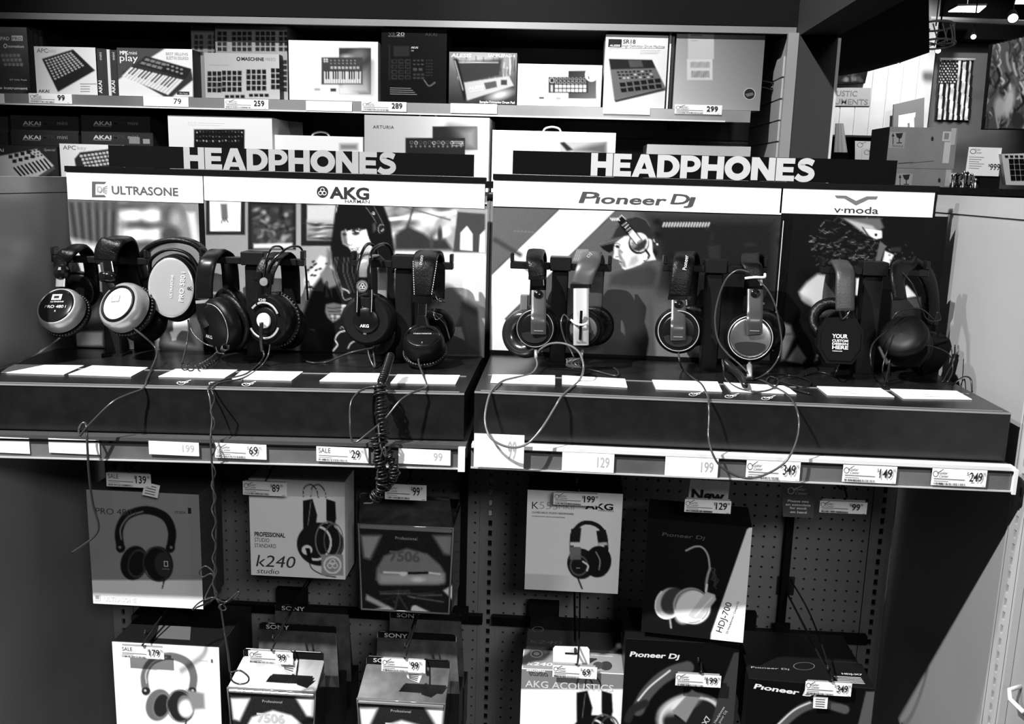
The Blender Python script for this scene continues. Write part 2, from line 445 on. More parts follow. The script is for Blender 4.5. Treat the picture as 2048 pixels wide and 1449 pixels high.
for x, bk in ((-.914, MATTE), (0, mat('slot_light_backing', .85, .5)), (.914, MATTE)):  # middle upright's pale backing stands in for light showing through its slots
    slotted('upright', gond, UPR, (x, -.003, 0), (1, 0, 0), (0, -1, 0), .2 if x else .962, 1.735, .05, back=bk)
slotted('upright', gond, UPR, (0, -.003, 0), (1, 0, 0), (0, -1, 0), .2, .9625, .05, back=MATTE)
for x0, x1 in ((-.90, -.012), (.012, .90)):
    part('cross_bar', BLACK, gond, lambda b: b.box(x0, x1, -.030, -.012, .700, .722))
for x in (.70, -.062):
    part('vertical_bar', MATTE, gond, lambda b: b.box(x-.008, x+.008, -.022, -.004, .7225, 1.2545))
    part('bar_clamp', MATTE, gond, lambda b: b.box(x-.017, x+.017, -.036, -.0305, .712, .748))
part('clamp_block', MATTE, gond, lambda b: b.box(.10, .172, -.05, -.0305, .715, .775))
part('clamp_block', MATTE, gond, lambda b: b.box(.562, .634, -.05, -.0305, .715, .775))
part('clamp_block', MATTE, gond, lambda b: b.box(-.51, -.436, -.05, -.0305, .715, .775))
part('top_cap', BLACK, gond, lambda b: b.box(-.945, .945, -.03, .05, 1.737, 1.752))

# --- rear wall: niche with slat walls, soffit, pillar and beam
YB = 1.98
xt0, xt1 = wp(1571, 150, 1.39).x, wp(1592, 150, 1.39).x; xp0, xp1, xp2 = wp(1594, 150, 1.38).x, wp(1670, 150, 1.38).x, wp(1677, 150, 1.38).x
wb = structure(part('wall_back', NICHE, None, lambda b: b.box(-3.2, xt1, YB, YB+.1, 0, 2.7)))
z = 1.66; 
while z < 2.34:
    part('slat', NICHE, wb, lambda b: b.box(-3.2, xt0-.007, YB-.012, YB, z, z+.085)); 
    part('slat_lip', mat('slat_edge', .16, .35, .4), wb, lambda b: b.box(-3.2, xt0-.007, YB-.014, YB-.0125, z+.082, z+.086)); z += .094
zs0, zs1 = wp(800, 53, 1.43).z, wp(800, 40, 1.43).z
wn = structure(part('wall_niche_right', SLATL, None, lambda b: b.box(xt0+.006, xt1, 1.415, YB, 1.5, zs0-.001)))
z = 1.62
while z < zs0-.08:
    part('slat', SLATL, wn, lambda b: b.box(xt0-.006, xt0+.0055, 1.416, YB-.016, z, z+.069)); z += .075
part('edge_trim', mat('trim_grey', .30, .4), wn, lambda b: b.box(xt0, xt1, 1.392, 1.4145, 1.5, zs0-.001))
sof = structure(part('trim_soffit', SOFFIT, None, lambda b: b.box(-3.2, xt1, 1.445, 1.95, zs0+.002, 3.2)))
part('edge_strip', mat('soffit_strip', .2, .4, .3, vary=.25, vscale=1.4), sof, lambda b: b.box(-3.2, xt1-.003, 1.425, 1.4445, zs0, zs1))
part('upper_block', SOFFIT, sof, lambda b: b.box(-3.2, xt1, 1.428, 1.4445, zs1+.003, 3.2))
pil = structure(part('trim_pillar', PILLAR, None, lambda b: b.box(xp0, xp1, 1.38, 1.6, 0, 2.28)))
part('white_corner_strip', mat('white_strip', .7, .5), pil, lambda b: b.box(xp1+.0005, xp2, 1.385, 1.6, 0, 2.275))
structure(part('trim_beam', PILLAR, None, lambda b: b.box(xp0, wp(1677, 72, 1.38).x, -1.0, 1.6, 2.282, 3.2)))
# ================================================================ SHELVES AND HEADPHONE DISPLAYS
YP = -.155; YBAR = -.235; YF = -.52
def lz(x): return .0195*min(0, x)          # the left-hand shelf sags a little towards its outer end
def slab(b, x0, x1, y0, y1, z0, z1):
    b.prism([(x0, y0, z0+lz(x0)), (x1, y0, z0+lz(x1)), (x1, y0, z1+lz(x1)), (x0, y0, z1+lz(x0))], (0, y1-y0, 0))
RAIL = mat('grey_plastic_rail', .10, .25, spec=.6, vary=.35, vscale=9, coat=.3)
LEDGE = mat('pale_metal_ledge', .62, .4)
for x0, x1, dz, lab in ((-.945, -.006, 0, 'black metal shelf with price rail under the left headphone display'),
                        (.004, .928, .003, 'black metal shelf with price rail under the right headphone display')):
    t = thing('shelf', lab, 'shelf', ((x0+x1)/2, -.3, 1.255), 'shelves under the headphone displays')
    part('deck', DKGREY, t, lambda b: slab(b, x0, x1, -.53, -.01, 1.272+dz, 1.2985+dz))
    part('ledge', LEDGE if dz else DKGREY, t, lambda b: slab(b, x0, x1, -.552, -.5305, 1.288+dz, 1.3005+dz))
    part('price_rail', RAIL, t, lambda b: slab(b, x0, x1, -.5545, -.5525, 1.262+dz, 1.2945+dz))
    part('rail_lip', mat('rail_lip_grey', .40, .35), t, lambda b: slab(b, x0, x1, -.559, -.5526, 1.2590+dz, 1.2612+dz))
    part('rail_lip', BLACK, t, lambda b: slab(b, x0, x1, -.5585, -.5546, 1.2918+dz, 1.2952+dz))
    part('rail_end_cap', mat('white_plastic', .7, .4), t, lambda b: slab(b, (x0 if x0 > -.5 else x1-.012), (x0+.012 if x0 > -.5 else x1), -.562, -.5525, 1.256+dz, 1.299+dz) if x0 < -.5 else slab(b, x1-.006, x1, -.562, -.5525, 1.256+dz, 1.299+dz))
    for bx in (x0+.14, (x0+x1)/2, x1-.16):
        part('bracket', DKGREY, t, lambda b: b.prism([(bx, -.02, 1.225), (bx, -.50, 1.262), (bx, -.50, 1.27), (bx, -.02, 1.27)], (.004, 0, 0)))

def letters(pr_plane, x0, y0, h, a, parent, widths, scale):
    """heavy geometric capitals HEADPHONES, one polygon set per letter, baseline-left pixel"""
    mm = pr_plane.mm(x0, y0); A = pr_plane.at(x0, y0, .0012); b = MB(); b.use(ink(a)); X = 0.
    def arcpts(cx, cy, rx, ry, a0, a1, n=14): return [(cx+rx*math.cos(math.radians(a0+(a1-a0)*k/n)), cy+ry*math.sin(math.radians(a0+(a1-a0)*k/n))) for k in range(n+1)]
    def glyph(c, w):
        t = .30
        if c == 'H': return [('p', [(0, 0), (t, 0), (t, .36), (w-t, .36), (w-t, 0), (w, 0), (w, 1), (w-t, 1), (w-t, .64), (t, .64), (t, 1), (0, 1)])]
        if c == 'E': return [('p', [(0, 0), (w, 0), (w, .24), (t, .24), (t, .385), (w-.05, .385), (w-.05, .615), (t, .615), (t, .76), (w, .76), (w, 1), (0, 1)])]
        if c == 'N': return [('p', [(0, 0), (t, 0), (t, .56), (w-.32, 0), (w, 0), (w, 1), (w-t, 1), (w-t, .44), (.32, 1), (0, 1)])]
        if c == 'A':
            m = w/2
            k_ = m-.17; i0, cl = .30+k_*.15, .30+k_*.36; ay = .36+(m-cl)/k_
            L_ = [(0, 0), (.30, 0), (i0, .15), (m, .15), (m, .36), (cl, .36), (m, ay), (m, 1), (m-.17, 1)]
            return [('p', L_), ('p', [(w-x_, y_) for x_, y_ in L_][::-1])]
        if c == 'D':
            o = [(0, 0)]+arcpts(.42*w, .5, .58*w, .5, -90, 90)+[(0, 1)]; q = [(t, .24)]+arcpts(.42*w, .5, .58*w-t, .26, -90, 90)+[(t, .76)]
            return [('s', o, q)]
        if c == 'P':
            o = [(t, .27)]+arcpts(.5*w, .635, .5*w, .365, -90, 90)+[(t, 1)]; q = [(t, .5)]+arcpts(.5*w, .635, .5*w-.27, .135, -90, 90)+[(t, .77)]
            return [('p', [(0, 0), (t, 0), (t, 1), (0, 1)]), ('s', o, q)]
        if c == 'O':
            return [('s', arcpts(w/2, .5, w/2, .53, 0, 360, 36), arcpts(w/2, .5, w/2-.31, .24, 0, 360, 36))]
        if c == 'S':
            P = [(w*.86, .80), (w*.62, .885), (w*.42, .875), (w*.27, .79), (w*.26, .68), (w*.40, .585), (w*.60, .52), (w*.77, .43), (w*.80, .28), (w*.66, .15), (w*.45, .105), (w*.25, .13), (w*.06, .24)]
            return [('l', [(p.x, p.y) for p in catmull([(x, y, 0) for x, y in P], 4)], .262)]
    for c, wd in zip('HEADPHONES', widths):
        w = wd*scale
        def M(p): return A+pr_plane.u*((X+p[0]*1.0)*h*mm)+pr_plane.v*(p[1]*h*mm)
        for g in glyph(c, w):
            if g[0] == 'p': b.add([M(q) for q in g[1]], [tuple(range(len(g[1])))])
            elif g[0] == 's':
                n = len(g[1]); b.add([M(q) for q in g[1]+g[2]], [(i, i+1, n+i+1, n+i) for i in range(n-1)]+([(n-1, 0, n, 2*n-1)] if c in 'D' else []))
            else:
                P, tw = g[1], g[2]; n = len(P); vs = []
                for i in range(n):
                    (ax, ay), (bx, by) = P[max(0, i-1)], P[min(n-1, i+1)]; L = math.hypot(bx-ax, by-ay); nx, ny = -(by-ay)/L*tw/2, (bx-ax)/L*tw/2
                    vs += [M((P[i][0]+nx, P[i][1]+ny)), M((P[i][0]-nx, P[i][1]-ny))]
                b.add(vs, [(2*i, 2*i+1, 2*i+3, 2*i+2) for i in range(n-1)])
        X += w+.035
    return b.build('lettering', None, parent)
LW = [.98, .80, 1.10, 1.0, .90, 1.0, 1.15, 1.06, .82, .90]
def pole(b, x, yb, w, z0, z1): b.bbox(x-w/2, x+w/2, yb-.014, yb+.014, z0, z1, .002)
def display(side, x0, x1, px0, px1, zt, ztop, label):
    t = thing('headphone_display', label, 'display stand', ((x0+x1)/2, -.35, 1.302))
    dz = .0032 if side else 0
    plat = part('platform', PLAT, t, lambda b: slab(b, x0, x1, YF, YP-.012, 1.3018+dz, zt))
    part('tray_line', mat('platform_edge_glint', .22, .4), plat, lambda b: (slab(b, x0+.012, x1-.012, -.3785, -.3765, zt, zt+.0012)))
    part('edge_trim', mat('platform_edge_glint', .22, .4), plat, lambda b: slab(b, x0, x1, YF-.0012, YF+.0002, zt-.0025, zt+.0006))  # pale strip paints the light caught along the front edge
    part('edge_trim', mat('platform_edge_glint', .22, .4), plat, lambda b: slab(b, x0+.01, x1-.01, YF+.009, YF+.0105, zt, zt+.0010))  # second painted edge highlight, set just behind the front
    bp = part('back_panel', BLACK, t, lambda b: b.box(px0, px1, YP, YP+.012, 1.36, ztop))
    part('top_ledge', BLACK, t, lambda b: b.box(px0-.002, px1+.002, YP-.0035, YP+.016, ztop, ztop+.012))
    return t, bp
TL, BPL = display(0, -.945, -.0135, -.906, -.0165, 1.3865, 1.748, 'left headphone display with dark platform, photo back panel and black HEADPHONES header')
TR, BPR = display(1, .0045, .923, .0015, .8975, 1.3905, 1.756, 'right headphone display with dark platform, photo back panel and black HEADPHONES header')
PP = PY(YP)
# headers
def header(t, a, c, lz_, name):
    A, C = wp(*a, YP), wp(*c, YP)
    h = part('header_sign', BLACK, t, lambda b: b.box(A.x, C.x, YP, YP+.014, t['hz'], A.z)); return h
for t, a, c, tx, ty, hh, tone in ((TL, (216, 290), (946, 350), 368.5, 337.5, 41.5, .26), (TR, (1026, 301), (1791, 362), 1181, 351.5, 44.5, .42)):
    A, C = wp(*a, YP), wp(*c, YP); zt = 1.7605 if t is TL else 1.7685
    h = part('header_sign', mat('header_board_black', .003, .6, spec=.03, bump=.1, bscale=800), t, lambda b: b.box(A.x, C.x, YP, YP+.02, zt, A.z))
    tot = sum(LW)+.035*9
    letters(PY(YP), tx, ty, hh, tone, h, LW, (420 if t is TL else 443)/hh/tot)

# brand strips (white) and their lettering
def strip(t, xa, xb, y0, y1, ztop):
    A, C = wp(xa, y0, YP), wp(xb, y1, YP)
    return part('brand_strip', WHITE, t, lambda b: b.box(A.x, C.x, YP-.0015, YP, C.z, ztop-.001))
s1 = strip(TL, 133.5, 407.2, 350, 406.5, 1.748); s2 = strip(TL, 407.8, 969, 357, 417.6, 1.748)
s3 = strip(TR, 987, 1562, 364, 429.6, 1.756); s4 = strip(TR, 1563, 1864, 372, 435.3, 1.756)
p = Print(PY(YP-.0015))
p.text('ULTRASONE', 224, 388, 16, .075, 132, .026)
p.poly([(184, 363), (213, 363.5), (209, 368), (191, 368), (191, 390), (209, 390), (213, 394.5), (184, 394.5)], .07)
for k in range(5): p.line([(193, 372+k*3.4), (199, 375+k*1.9)], 1.1, .15); p.line([(206, 376+k*2), (215, 372+k*4)], 1.2, .15)
p.ell(200, 379, 5, 6.5, .25); p.ell(200, 379, 2.2, 3.5, .6)
p.build('lettering', s1)
p = Print(PY(YP-.0015))
p.ell(645, 384, 11.5, 11.8, .02); p.ell(645, 380, 4.2, 4.2, .75, inner=.72); p.ell(641, 386.5, 4.2, 4.2, .75, inner=.72); p.ell(649, 386.5, 4.2, 4.2, .75, inner=.72)
p.text('AKG', 659, 396.2, 22.5, .02, 79, .035); p.text('HARMAN', 690, 405.8, 7, .03, 49, .006); p.text('BY', 685.5, 405.6, 3, .08)
p.build('lettering', s2)
p = Print(PY(YP-.0015))
p.text('P', 1157, 405.5, 23, .055, 36, .016, slant=.34); p.text('\u0131oneer', 1190, 406.5, 19, .055, 140, .022, slant=.26)
p.text('D', 1340, 408, 21, .055, 36, .016, slant=.30); p.text('\u0237', 1369, 409.5, 20, .055, 17, .022, slant=.30)
p.build('lettering', s3)
p = Print(PY(YP-.0015))
p.poly([(1669, 391), (1692, 391.5), (1712, 402), (1733, 393), (1756, 393), (1752, 399), (1737, 399), (1711.5, 411), (1688, 397), (1673, 396.5)], .13)
p.text('v', 1667, 425.6, 14.5, .03, 14, .004); p.rect(1682, 419, 1686, 421, .03); p.text('moda', 1688, 426, 14.2, .03, 68, .008)
p.build('lettering', s4)

# --- photo posters
def poster(t, xa, xb, y0, y1, base, name='poster', step=2.0):
    A, C = wp(xa, y0, YP), wp(xb, y1, YP)
    return Pic(PY(YP), xa, y0-9, xb, y1, base, step, 1.15, .0003, .45)
q = poster(TL, 135, 407.6, 404.5, 704, 105)
q.grad(140, 420, 400, 420, 88, 118)
for k in range(7): q.poly([(138+k*17, 405), (147+k*17, 405), (159+k*14, 500), (150+k*14, 500)], 48 if k < 6 else 160, 3.5)
q.poly([(240, 405), (255, 405), (256, 500), (244, 500)], 150, 5)
for x, y, a, b_, v in ((265, 428, 20, 14, 240), (303, 431, 17, 17, 235), (274, 470, 24, 13, 235), (312, 470, 17, 13, 225), (255, 412, 60, 8, 70), (290, 450, 30, 5, 55), (345, 430, 22, 22, 75), (352, 440, 12, 20, 140), (340, 470, 20, 18, 60), (290, 490, 30, 6, 70)): q.ell(x, y, a, b_, v, 0, 7)
q.poly([(374, 425), (390, 425), (400, 490), (386, 490)], 185, 4); q.poly([(400, 410), (408, 410), (408, 500), (404, 500)], 140, 3)
q.poly([(140, 478), (230, 496), (240, 560), (145, 560)], 190, 7); q.poly([(140, 560), (408, 540), (408, 700), (140, 700)], 60, 14)
q.poly([(150, 664), (206, 664), (206, 692), (150, 692)], 235, 3); q.poly([(310, 640), (408, 630), (408, 704), (318, 690)], 215, 6); q.poly([(150, 600), (200, 560), (200, 640), (160, 650)], 150, 8)
q.poly([(330, 655), (380, 650), (390, 690), (340, 680)], 120, 5); q.noise(1.5)
A_ = q.build('poster', TL)
q = poster(TL, 408.2, 968.5, 411, 716, 128)
q.grad(408, 420, 700, 560, 120, 150)
q.rect(412, 400, 490, 470, 28, 1.2); q.poly([(419, 400), (482, 400), (481, 463), (420, 463)], 205, 1.2)
q.poly([(441, 408), (454, 408), (456, 436), (449, 445), (443, 436)], 85, 2); q.line([(446, 436), (443, 446)], 2, 70); q.line([(452, 436), (456, 445)], 2, 70)
q.rect(496, 404, 592, 500, 26, 1.2); q.rect(503, 410, 585, 494, 40, 2)
for k in range(60): q.ell(random.uniform(508, 580), random.uniform(415, 488), random.uniform(2, 7), random.uniform(2, 8), random.choice((20, 60, 95, 130, 45)), random.uniform(0, 90), 3)
q.poly([(507, 488), (585, 486), (585, 497), (507, 497)], 190, 2)
q.rect(602, 404, 672, 492, 24, 1.2); q.rect(614, 410, 672, 481, 175, 1.5)
q.grad(614, 440, 614, 480, 160, 90, [(614, 440), (672, 440), (672, 481), (614, 481)], 3)
for k in range(16): q.ell(random.uniform(620, 668), random.uniform(448, 478), random.uniform(6, 14), 1.6, random.choice((40, 60, 200)), random.uniform(-8, 8), 1.5)
q.rect(670, 400, 676, 500, 200, 2)
# window view with bridge
q.poly([(770, 405), (970, 405), (970, 508), (770, 503)], 150, 2)
for k in range(26): q.ell(random.uniform(775, 905), random.uniform(412, 470), random.uniform(6, 22), random.uniform(4, 14), random.choice((90, 140, 190, 215, 230)), random.uniform(-50, 10), 5)
q.line([(770, 440), (910, 425)], 7, 235, 2); q.line([(800, 412), (900, 440)], 3, 90, 1.5); q.line([(828, 410), (815, 455)], 4, 60, 2)
q.poly([(790, 470), (815, 452), (848, 468), (862, 480), (890, 478), (905, 500), (790, 500)], 45, 4)
q.ell(880, 470, 5, 16, 50, 0, 2); q.ell(863, 486, 4, 12, 60, 0, 2)
q.poly([(915, 424), (970, 428), (970, 506), (906, 505)], 62, 1.6); q.poly([(920, 500), (921, 466), (934, 452), (945, 468), (945, 502)], 240, 1.2); q.poly([(958, 505), (960, 470), (970, 460), (970, 505)], 240, 1.2)
q.poly([(785, 503), (970, 507), (970, 600), (790, 560)], 222, 3); q.grad(880, 520, 880, 580, 225, 180, [(800, 520), (970, 515), (970, 590), (810, 575)], 6)
q.rect(925, 558, 970, 615, 200, 3); q.rect(928, 560, 934, 616, 235, 2); q.poly([(840, 575), (930, 600), (970, 625), (970, 716), (700, 716), (700, 600)], 55, 8)
q.ell(893, 615, 30, 45, 88, 0, 4); q.poly([(920, 615), (968, 640), (968, 712), (935, 690)], 70, 5); q.poly([(955, 610), (970, 620), (970, 716), (962, 716)], 150, 3)
# cushion
q.poly([(608, 560), (640, 512), (668, 520), (665, 572), (640, 590), (612, 600)], 205, 3)
for k in range(22): q.ell(random.uniform(612, 655), random.uniform(520, 580), 3.4, 2.0, 20, random.uniform(-40, 10), 1)
# seated woman wearing headphones: hair, face, body, hand
q.poly([(655, 535), (700, 570), (790, 560), (800, 716), (598, 716), (602, 640), (625, 575)], 20, 4)
q.poly([(672, 408), (700, 404), (764, 404), (781, 448), (789, 503), (790, 560), (770, 600), (720, 600), (694, 575), (677, 557), (664, 527), (661, 496), (666, 459)], 9, 2.5)
q.poly([(640, 548), (655, 530), (668, 545), (680, 562), (672, 572), (657, 577), (646, 565)], 105, 3); q.poly([(655, 498), (662, 505), (664, 530), (652, 540)], 90, 4)
q.poly([(683, 464), (690, 459), (699, 461), (716, 457), (733, 459), (736, 470), (741, 480), (746, 488), (741, 506), (723, 510), (711, 505), (703, 503), (696, 494), (686, 488), (683, 474)], 215, 1.8)
q.poly([(683, 464), (692, 460), (694, 476), (698, 494), (686, 488), (683, 474)], 95, 3); q.poly([(722, 492), (742, 486), (742, 506), (724, 510)], 175, 4); q.ell(701, 485, 4.5, 4, 245, 0, 2.5)
q.poly([(697, 463), (701, 466), (700, 480), (697, 484)], 235, 1.5); q.arc([(705, 467), (711, 465), (718, 466)], 2.6, 35, 1.2); q.ell(712, 468, 6, 3, 45, -6, 1.4); q.arc([(704, 463), (712, 460), (720, 461)], 1.6, 60, 1.2); q.ell(689, 469, 4, 2.6, 40, 8, 1.4)
q.arc([(697, 489), (702, 491), (705, 488)], 1.6, 90, 1); q.poly([(701, 497), (709, 497), (719, 494), (716, 500), (708, 503)], 60, 1); q.poly([(704, 498), (710, 498), (717, 495.5), (713, 499.5), (708, 501)], 245, .9); q.arc([(703, 504), (710, 505), (718, 502)], 1.8, 150, 1)
for k in range(15): x = 684+k*3.6; q.line([(x+1, 447), (x-1+random.uniform(-1, 2), 459+random.uniform(-2, 4)-abs(k-7)*.25)], 3., 9, 1)
for k in range(5): q.arc([(735+k*2, 450), (739+k*2, 475), (747+k*3, 492)], 3, 10, 1)
q.poly([(708, 508), (738, 506), (735, 525), (712, 522)], 70, 4)
q.line([(676, 405), (672, 424)], 1.6, 190, 1); q.arc([(736, 410), (750, 428), (760, 446), (765, 458)], 9, 20, 1.2); q.arc([(732, 415), (745, 433), (756, 452)], 1.4, 110, .8); q.arc([(748, 414), (757, 430), (765, 446)], 1.4, 95, .8)
q.ell(750, 462, 11, 18, 12, -12, 1.6); q.poly([(745, 448), (751, 445), (753, 460), (746, 466)], 60, 2); q.ell(764, 459, 7, 10, 26, 10, 1.2); q.ring(763, 458, 6.5, 9, 1.3, 130, 10, .7, 60, 250); q.line([(763, 463), (767, 459)], 1.6, 215, .7); q.ell(747, 427, 2.8, 2.8, 190, 0, .7); q.ell(747, 427, 1.2, 1.2, 30, 0, .6)
for k in range(16):
    x = 668+k*2.6; q.arc([(x, 515), (x-3, 540), (x+4, 565), (x+12, 585)], 1.2, random.choice((30, 55, 90, 20)), 1.1)
q.poly([(652, 609), (668, 606), (690, 611), (684, 625), (679, 636), (666, 646), (655, 636), (650, 624)], 165, 1.8)
for k in range(4): q.arc([(655+k*2, 616+k*7), (668, 617+k*6.5), (685-k*2, 615+k*7.5)], 1.5, 60, .9)
q.ell(688, 612, 5, 2.4, 190, -8, 1); q.arc([(683, 575), (685, 592), (690, 600), (702, 597)], 1.6, 150, 1); q.arc([(686, 578), (695, 582), (698, 586)], 3, 170, 1)
q.arc([(690, 662), (678, 666), (670, 679), (675, 690), (666, 702)], 2.4, 225, 1); q.arc([(710, 682), (701, 688), (696, 697)], 2, 215, 1); q.arc([(680, 658), (684, 654), (688, 658)], 1.2, 190, .8)
q.noise(1.5); q.build('poster', TL)

q = poster(TR, 986, 1561.5, 424, 722, 70)
q.grad(990, 430, 1560, 700, 92, 72)
q.poly([(1290, 426), (1562, 430), (1562, 620), (1330, 620)], 26, 25); q.poly([(1180, 600), (1380, 590), (1400, 722), (1180, 722)], 88, 18)
q.poly([(1320, 640), (1400, 630), (1440, 722), (1260, 722)], 118, 12)
q.poly([(1117, 420), (1233, 420), (1008, 640), (984, 612), (984, 549)], 208, 1.2)
q.grad(1000, 560, 1180, 440, 235, 205, [(1117, 420), (1233, 420), (1008, 640), (984, 612), (984, 549)], 1.2)
q.line([(1117, 420), (984, 549)], 1.6, 25); q.line([(1233, 420), (1008, 640)], 1.6, 25)
q.poly([(984, 613), (1060, 690), (1092, 722), (984, 722)], 232, 1.4)
for k in range(13): q.line([(1122+k*3.6, 442), (1119+k*3.6, 447)], 2, 235, 1)
for k in range(17): q.line([(1329+k*5.6, 446), (1326+k*5.6, 453)], 3.2, 190, 1)
for k in range(6): q.ell(1030+k*7, 462+k*.6, 2, 1.2, 120, 0, 1)
q.line([(1000, 500), (1080, 560)], 2, 90, 2); q.line([(990, 480), (1040, 510)], 8, 58, 4)
for k in range(6): q.line([(1155+k*4, 500), (1147+k*4, 522)], 2, 170, 1.2)
q.poly([(1425, 560), (1445, 558), (1448, 580), (1430, 600)], 55, 4); q.poly([(1415, 492), (1440, 490), (1440, 520), (1418, 520)], 38, 3)
for k in range(25): q.ell(random.uniform(1300, 1560), random.uniform(440, 600), random.uniform(2, 9), random.uniform(2, 9), random.choice((18, 26, 34, 42)), 0, 4)
# man in a cap, in profile, wearing headphones
q.poly([(1205, 585), (1222, 556), (1250, 541), (1282, 531), (1312, 520), (1325, 523), (1318, 560), (1305, 590), (1312, 722), (1205, 722)], 76, 4); q.poly([(1222, 552), (1250, 541), (1300, 530), (1315, 545), (1308, 575), (1260, 575), (1220, 570)], 55, 6)
q.poly([(1229.7, 484), (1244, 473), (1300, 466), (1304, 482), (1305.5, 504), (1312, 520), (1289, 523), (1282, 529), (1264, 536), (1250, 540), (1244.6, 537), (1242.7, 531), (1239.6, 528), (1239, 525), (1234.7, 519.4), (1226.6, 516.3), (1226.6, 512.5), (1228.4, 505.7), (1227.8, 497)], 222, 1.3)
q.poly([(1236, 499), (1240, 505), (1244, 515), (1250, 525), (1252, 535), (1246, 534), (1242, 524), (1237, 512)], 110, 2.5); q.poly([(1262, 515), (1274, 510), (1278, 522), (1270, 531), (1256, 533)], 165, 4); q.poly([(1238, 497), (1246, 504), (1244, 508), (1238, 503)], 120, 2)
q.ell(1235, 493.5, 4.5, 2.8, 25, 20, 1); q.arc([(1229, 488), (1235, 487), (1241, 491)], 1.5, 70, 1); q.line([(1231, 514.5), (1236, 514)], 1.6, 50, .9); q.arc([(1236, 520), (1240, 524), (1243, 524)], 1.8, 50, .9); q.poly([(1239, 526), (1246, 525), (1249, 530), (1243, 531)], 140, 1); q.poly([(1240, 520), (1246, 518), (1248, 524), (1243, 524)], 150, 1.2)
q.poly([(1222.9, 476), (1234.7, 451), (1254.5, 438.6), (1272, 433), (1291.8, 441), (1301.7, 457), (1305.5, 480), (1295.5, 477), (1277, 466), (1249.6, 472), (1229.7, 484)], 38, 1.6); q.arc([(1262, 436), (1275, 433.5), (1292, 441), (1299, 452)], 1.2, 90, 1); q.arc([(1224, 474), (1230, 460), (1238, 450)], 2.5, 85, 1.2)
q.poly([(1196.8, 490), (1223.5, 477), (1249.6, 471.6), (1229.7, 487), (1226, 502), (1218.5, 505.7), (1207, 499.5)], 70, 1.2); q.poly([(1201, 493), (1228.4, 487), (1226, 502), (1218.5, 505.7), (1207, 499.5)], 8, 1); q.arc([(1198, 490), (1215, 484), (1238, 478)], 1.2, 110, .9)
q.ell(1277.5, 487, 20.5, 21.5, 12, 0, 1); q.ell(1278.5, 485, 18.5, 19.5, 205, 0, 1); q.poly([(1262, 492), (1272, 491), (1291, 478), (1294, 484), (1289, 497), (1278, 503), (1266, 500)], 45, 1.4); q.poly([(1262, 486), (1270, 480), (1274, 492), (1266, 498)], 120, 2.5)
q.poly([(1234, 441), (1243.4, 430), (1255, 445), (1268, 459), (1285, 481), (1273, 490.5), (1256, 471), (1243, 456)], 10, .9); q.poly([(1257.5, 469.7), (1265.7, 460), (1283.3, 481), (1273, 488.6)], 218, .9); q.line([(1274, 486), (1281, 480.5)], 1.2, 20, .6)
for k in range(4): q.line([(1245+k*4, 453.5+k*5-2), (1253+k*4, 447+k*5-2)], 1.5, 225, .6)
q.line([(1234, 440), (1243.4, 431), (1252, 439)], 1.3, 220, .7); q.arc([(1291, 500), (1298, 510), (1297, 516)], 4, 10, .9); q.arc([(1297, 514), (1294, 520), (1288, 522)], 1.5, 30, .8); q.ell(1314.5, 489, 1.8, 1.8, 240, 0, .7); q.line([(1307, 479), (1309, 484)], 2, 200, .8)
for k in range(4): q.line([(1221+k*4.5, 437), (1225+k*4.5, 441)], 2.4, 215, .9)
q.noise(1.5); q.build('poster', TR)

q = poster(TR, 1563, 1860.5, 433, 745, 6)
for k in range(260):
    a = random.uniform(0, 1); x, y = random.uniform(1610, 1760), random.uniform(440, 560)
    if (x-1700)**2/85**2+(y-490)**2/70**2 > 1: continue
    an = math.radians(random.uniform(-60, 40)); L = random.uniform(5, 16)
    q.line([(x, y), (x+L*math.cos(an), y+L*math.sin(an)*.8)], 1.1, random.choice((35, 60, 85, 110, 25, 150)), 1.1)
q.poly([(1680, 436), (1760, 436), (1768, 455), (1748, 470), (1722, 458)], 95, 3); q.poly([(1690, 438), (1745, 452), (1762, 470), (1750, 478), (1735, 472)], 170, 2.5)
q.poly([(1730, 458), (1764, 462), (1764, 476), (1748, 480)], 235, 1); q.ell(1752, 470, 3, 3, 20, 0, 1); q.line([(1725, 455), (1738, 474), (1758, 482)], 2, 15, 1)
q.poly([(1760, 482), (1772, 492), (1758, 530), (1750, 524)], 90, 1.4); q.poly([(1770, 502), (1788, 510), (1776, 534), (1764, 528)], 215, 1.2); q.poly([(1782, 495), (1803, 494), (1802, 505), (1780, 504)], 40, 2)
for k in range(16): q.ell(random.uniform(1770, 1830), random.uniform(490, 530), 1.5, 1.5, random.choice((60, 110)), 0, 1)
q.poly([(1635, 548), (1653, 550), (1649, 606), (1633, 617), (1604, 600), (1597.5, 584.5), (1613, 564.7)], 205, 4); q.poly([(1600, 590), (1620, 600), (1633, 617), (1610, 606)], 140, 5); q.poly([(1633, 622), (1655, 614), (1650, 622), (1637, 636)], 200, 2)
q.poly([(1712, 557), (1721, 556), (1718, 591), (1711, 591)], 235, 1.2); q.poly([(1783, 587), (1814, 571), (1834, 593), (1785, 601)], 225, 2); q.poly([(1783, 601), (1842, 594), (1843, 646), (1812, 630), (1781, 640)], 70, 2.5)
q.poly([(1562, 644), (1582, 651), (1589, 675), (1570, 719), (1562, 722)], 195, 4); q.line([(1562, 670), (1588, 668)], 2.5, 110, 2.5); q.poly([(1595, 690), (1613, 717), (1604, 729), (1573, 722)], 205, 3); q.poly([(1630, 712), (1636, 710), (1636, 720), (1629, 722)], 150, 2)
q.poly([(1756, 695), (1766, 690), (1780, 726), (1772, 730)], 225, 1.5); q.poly([(1760, 672), (1768, 660), (1764, 684)], 225, 1.5)
q.noise(1); q.build('poster', TR)
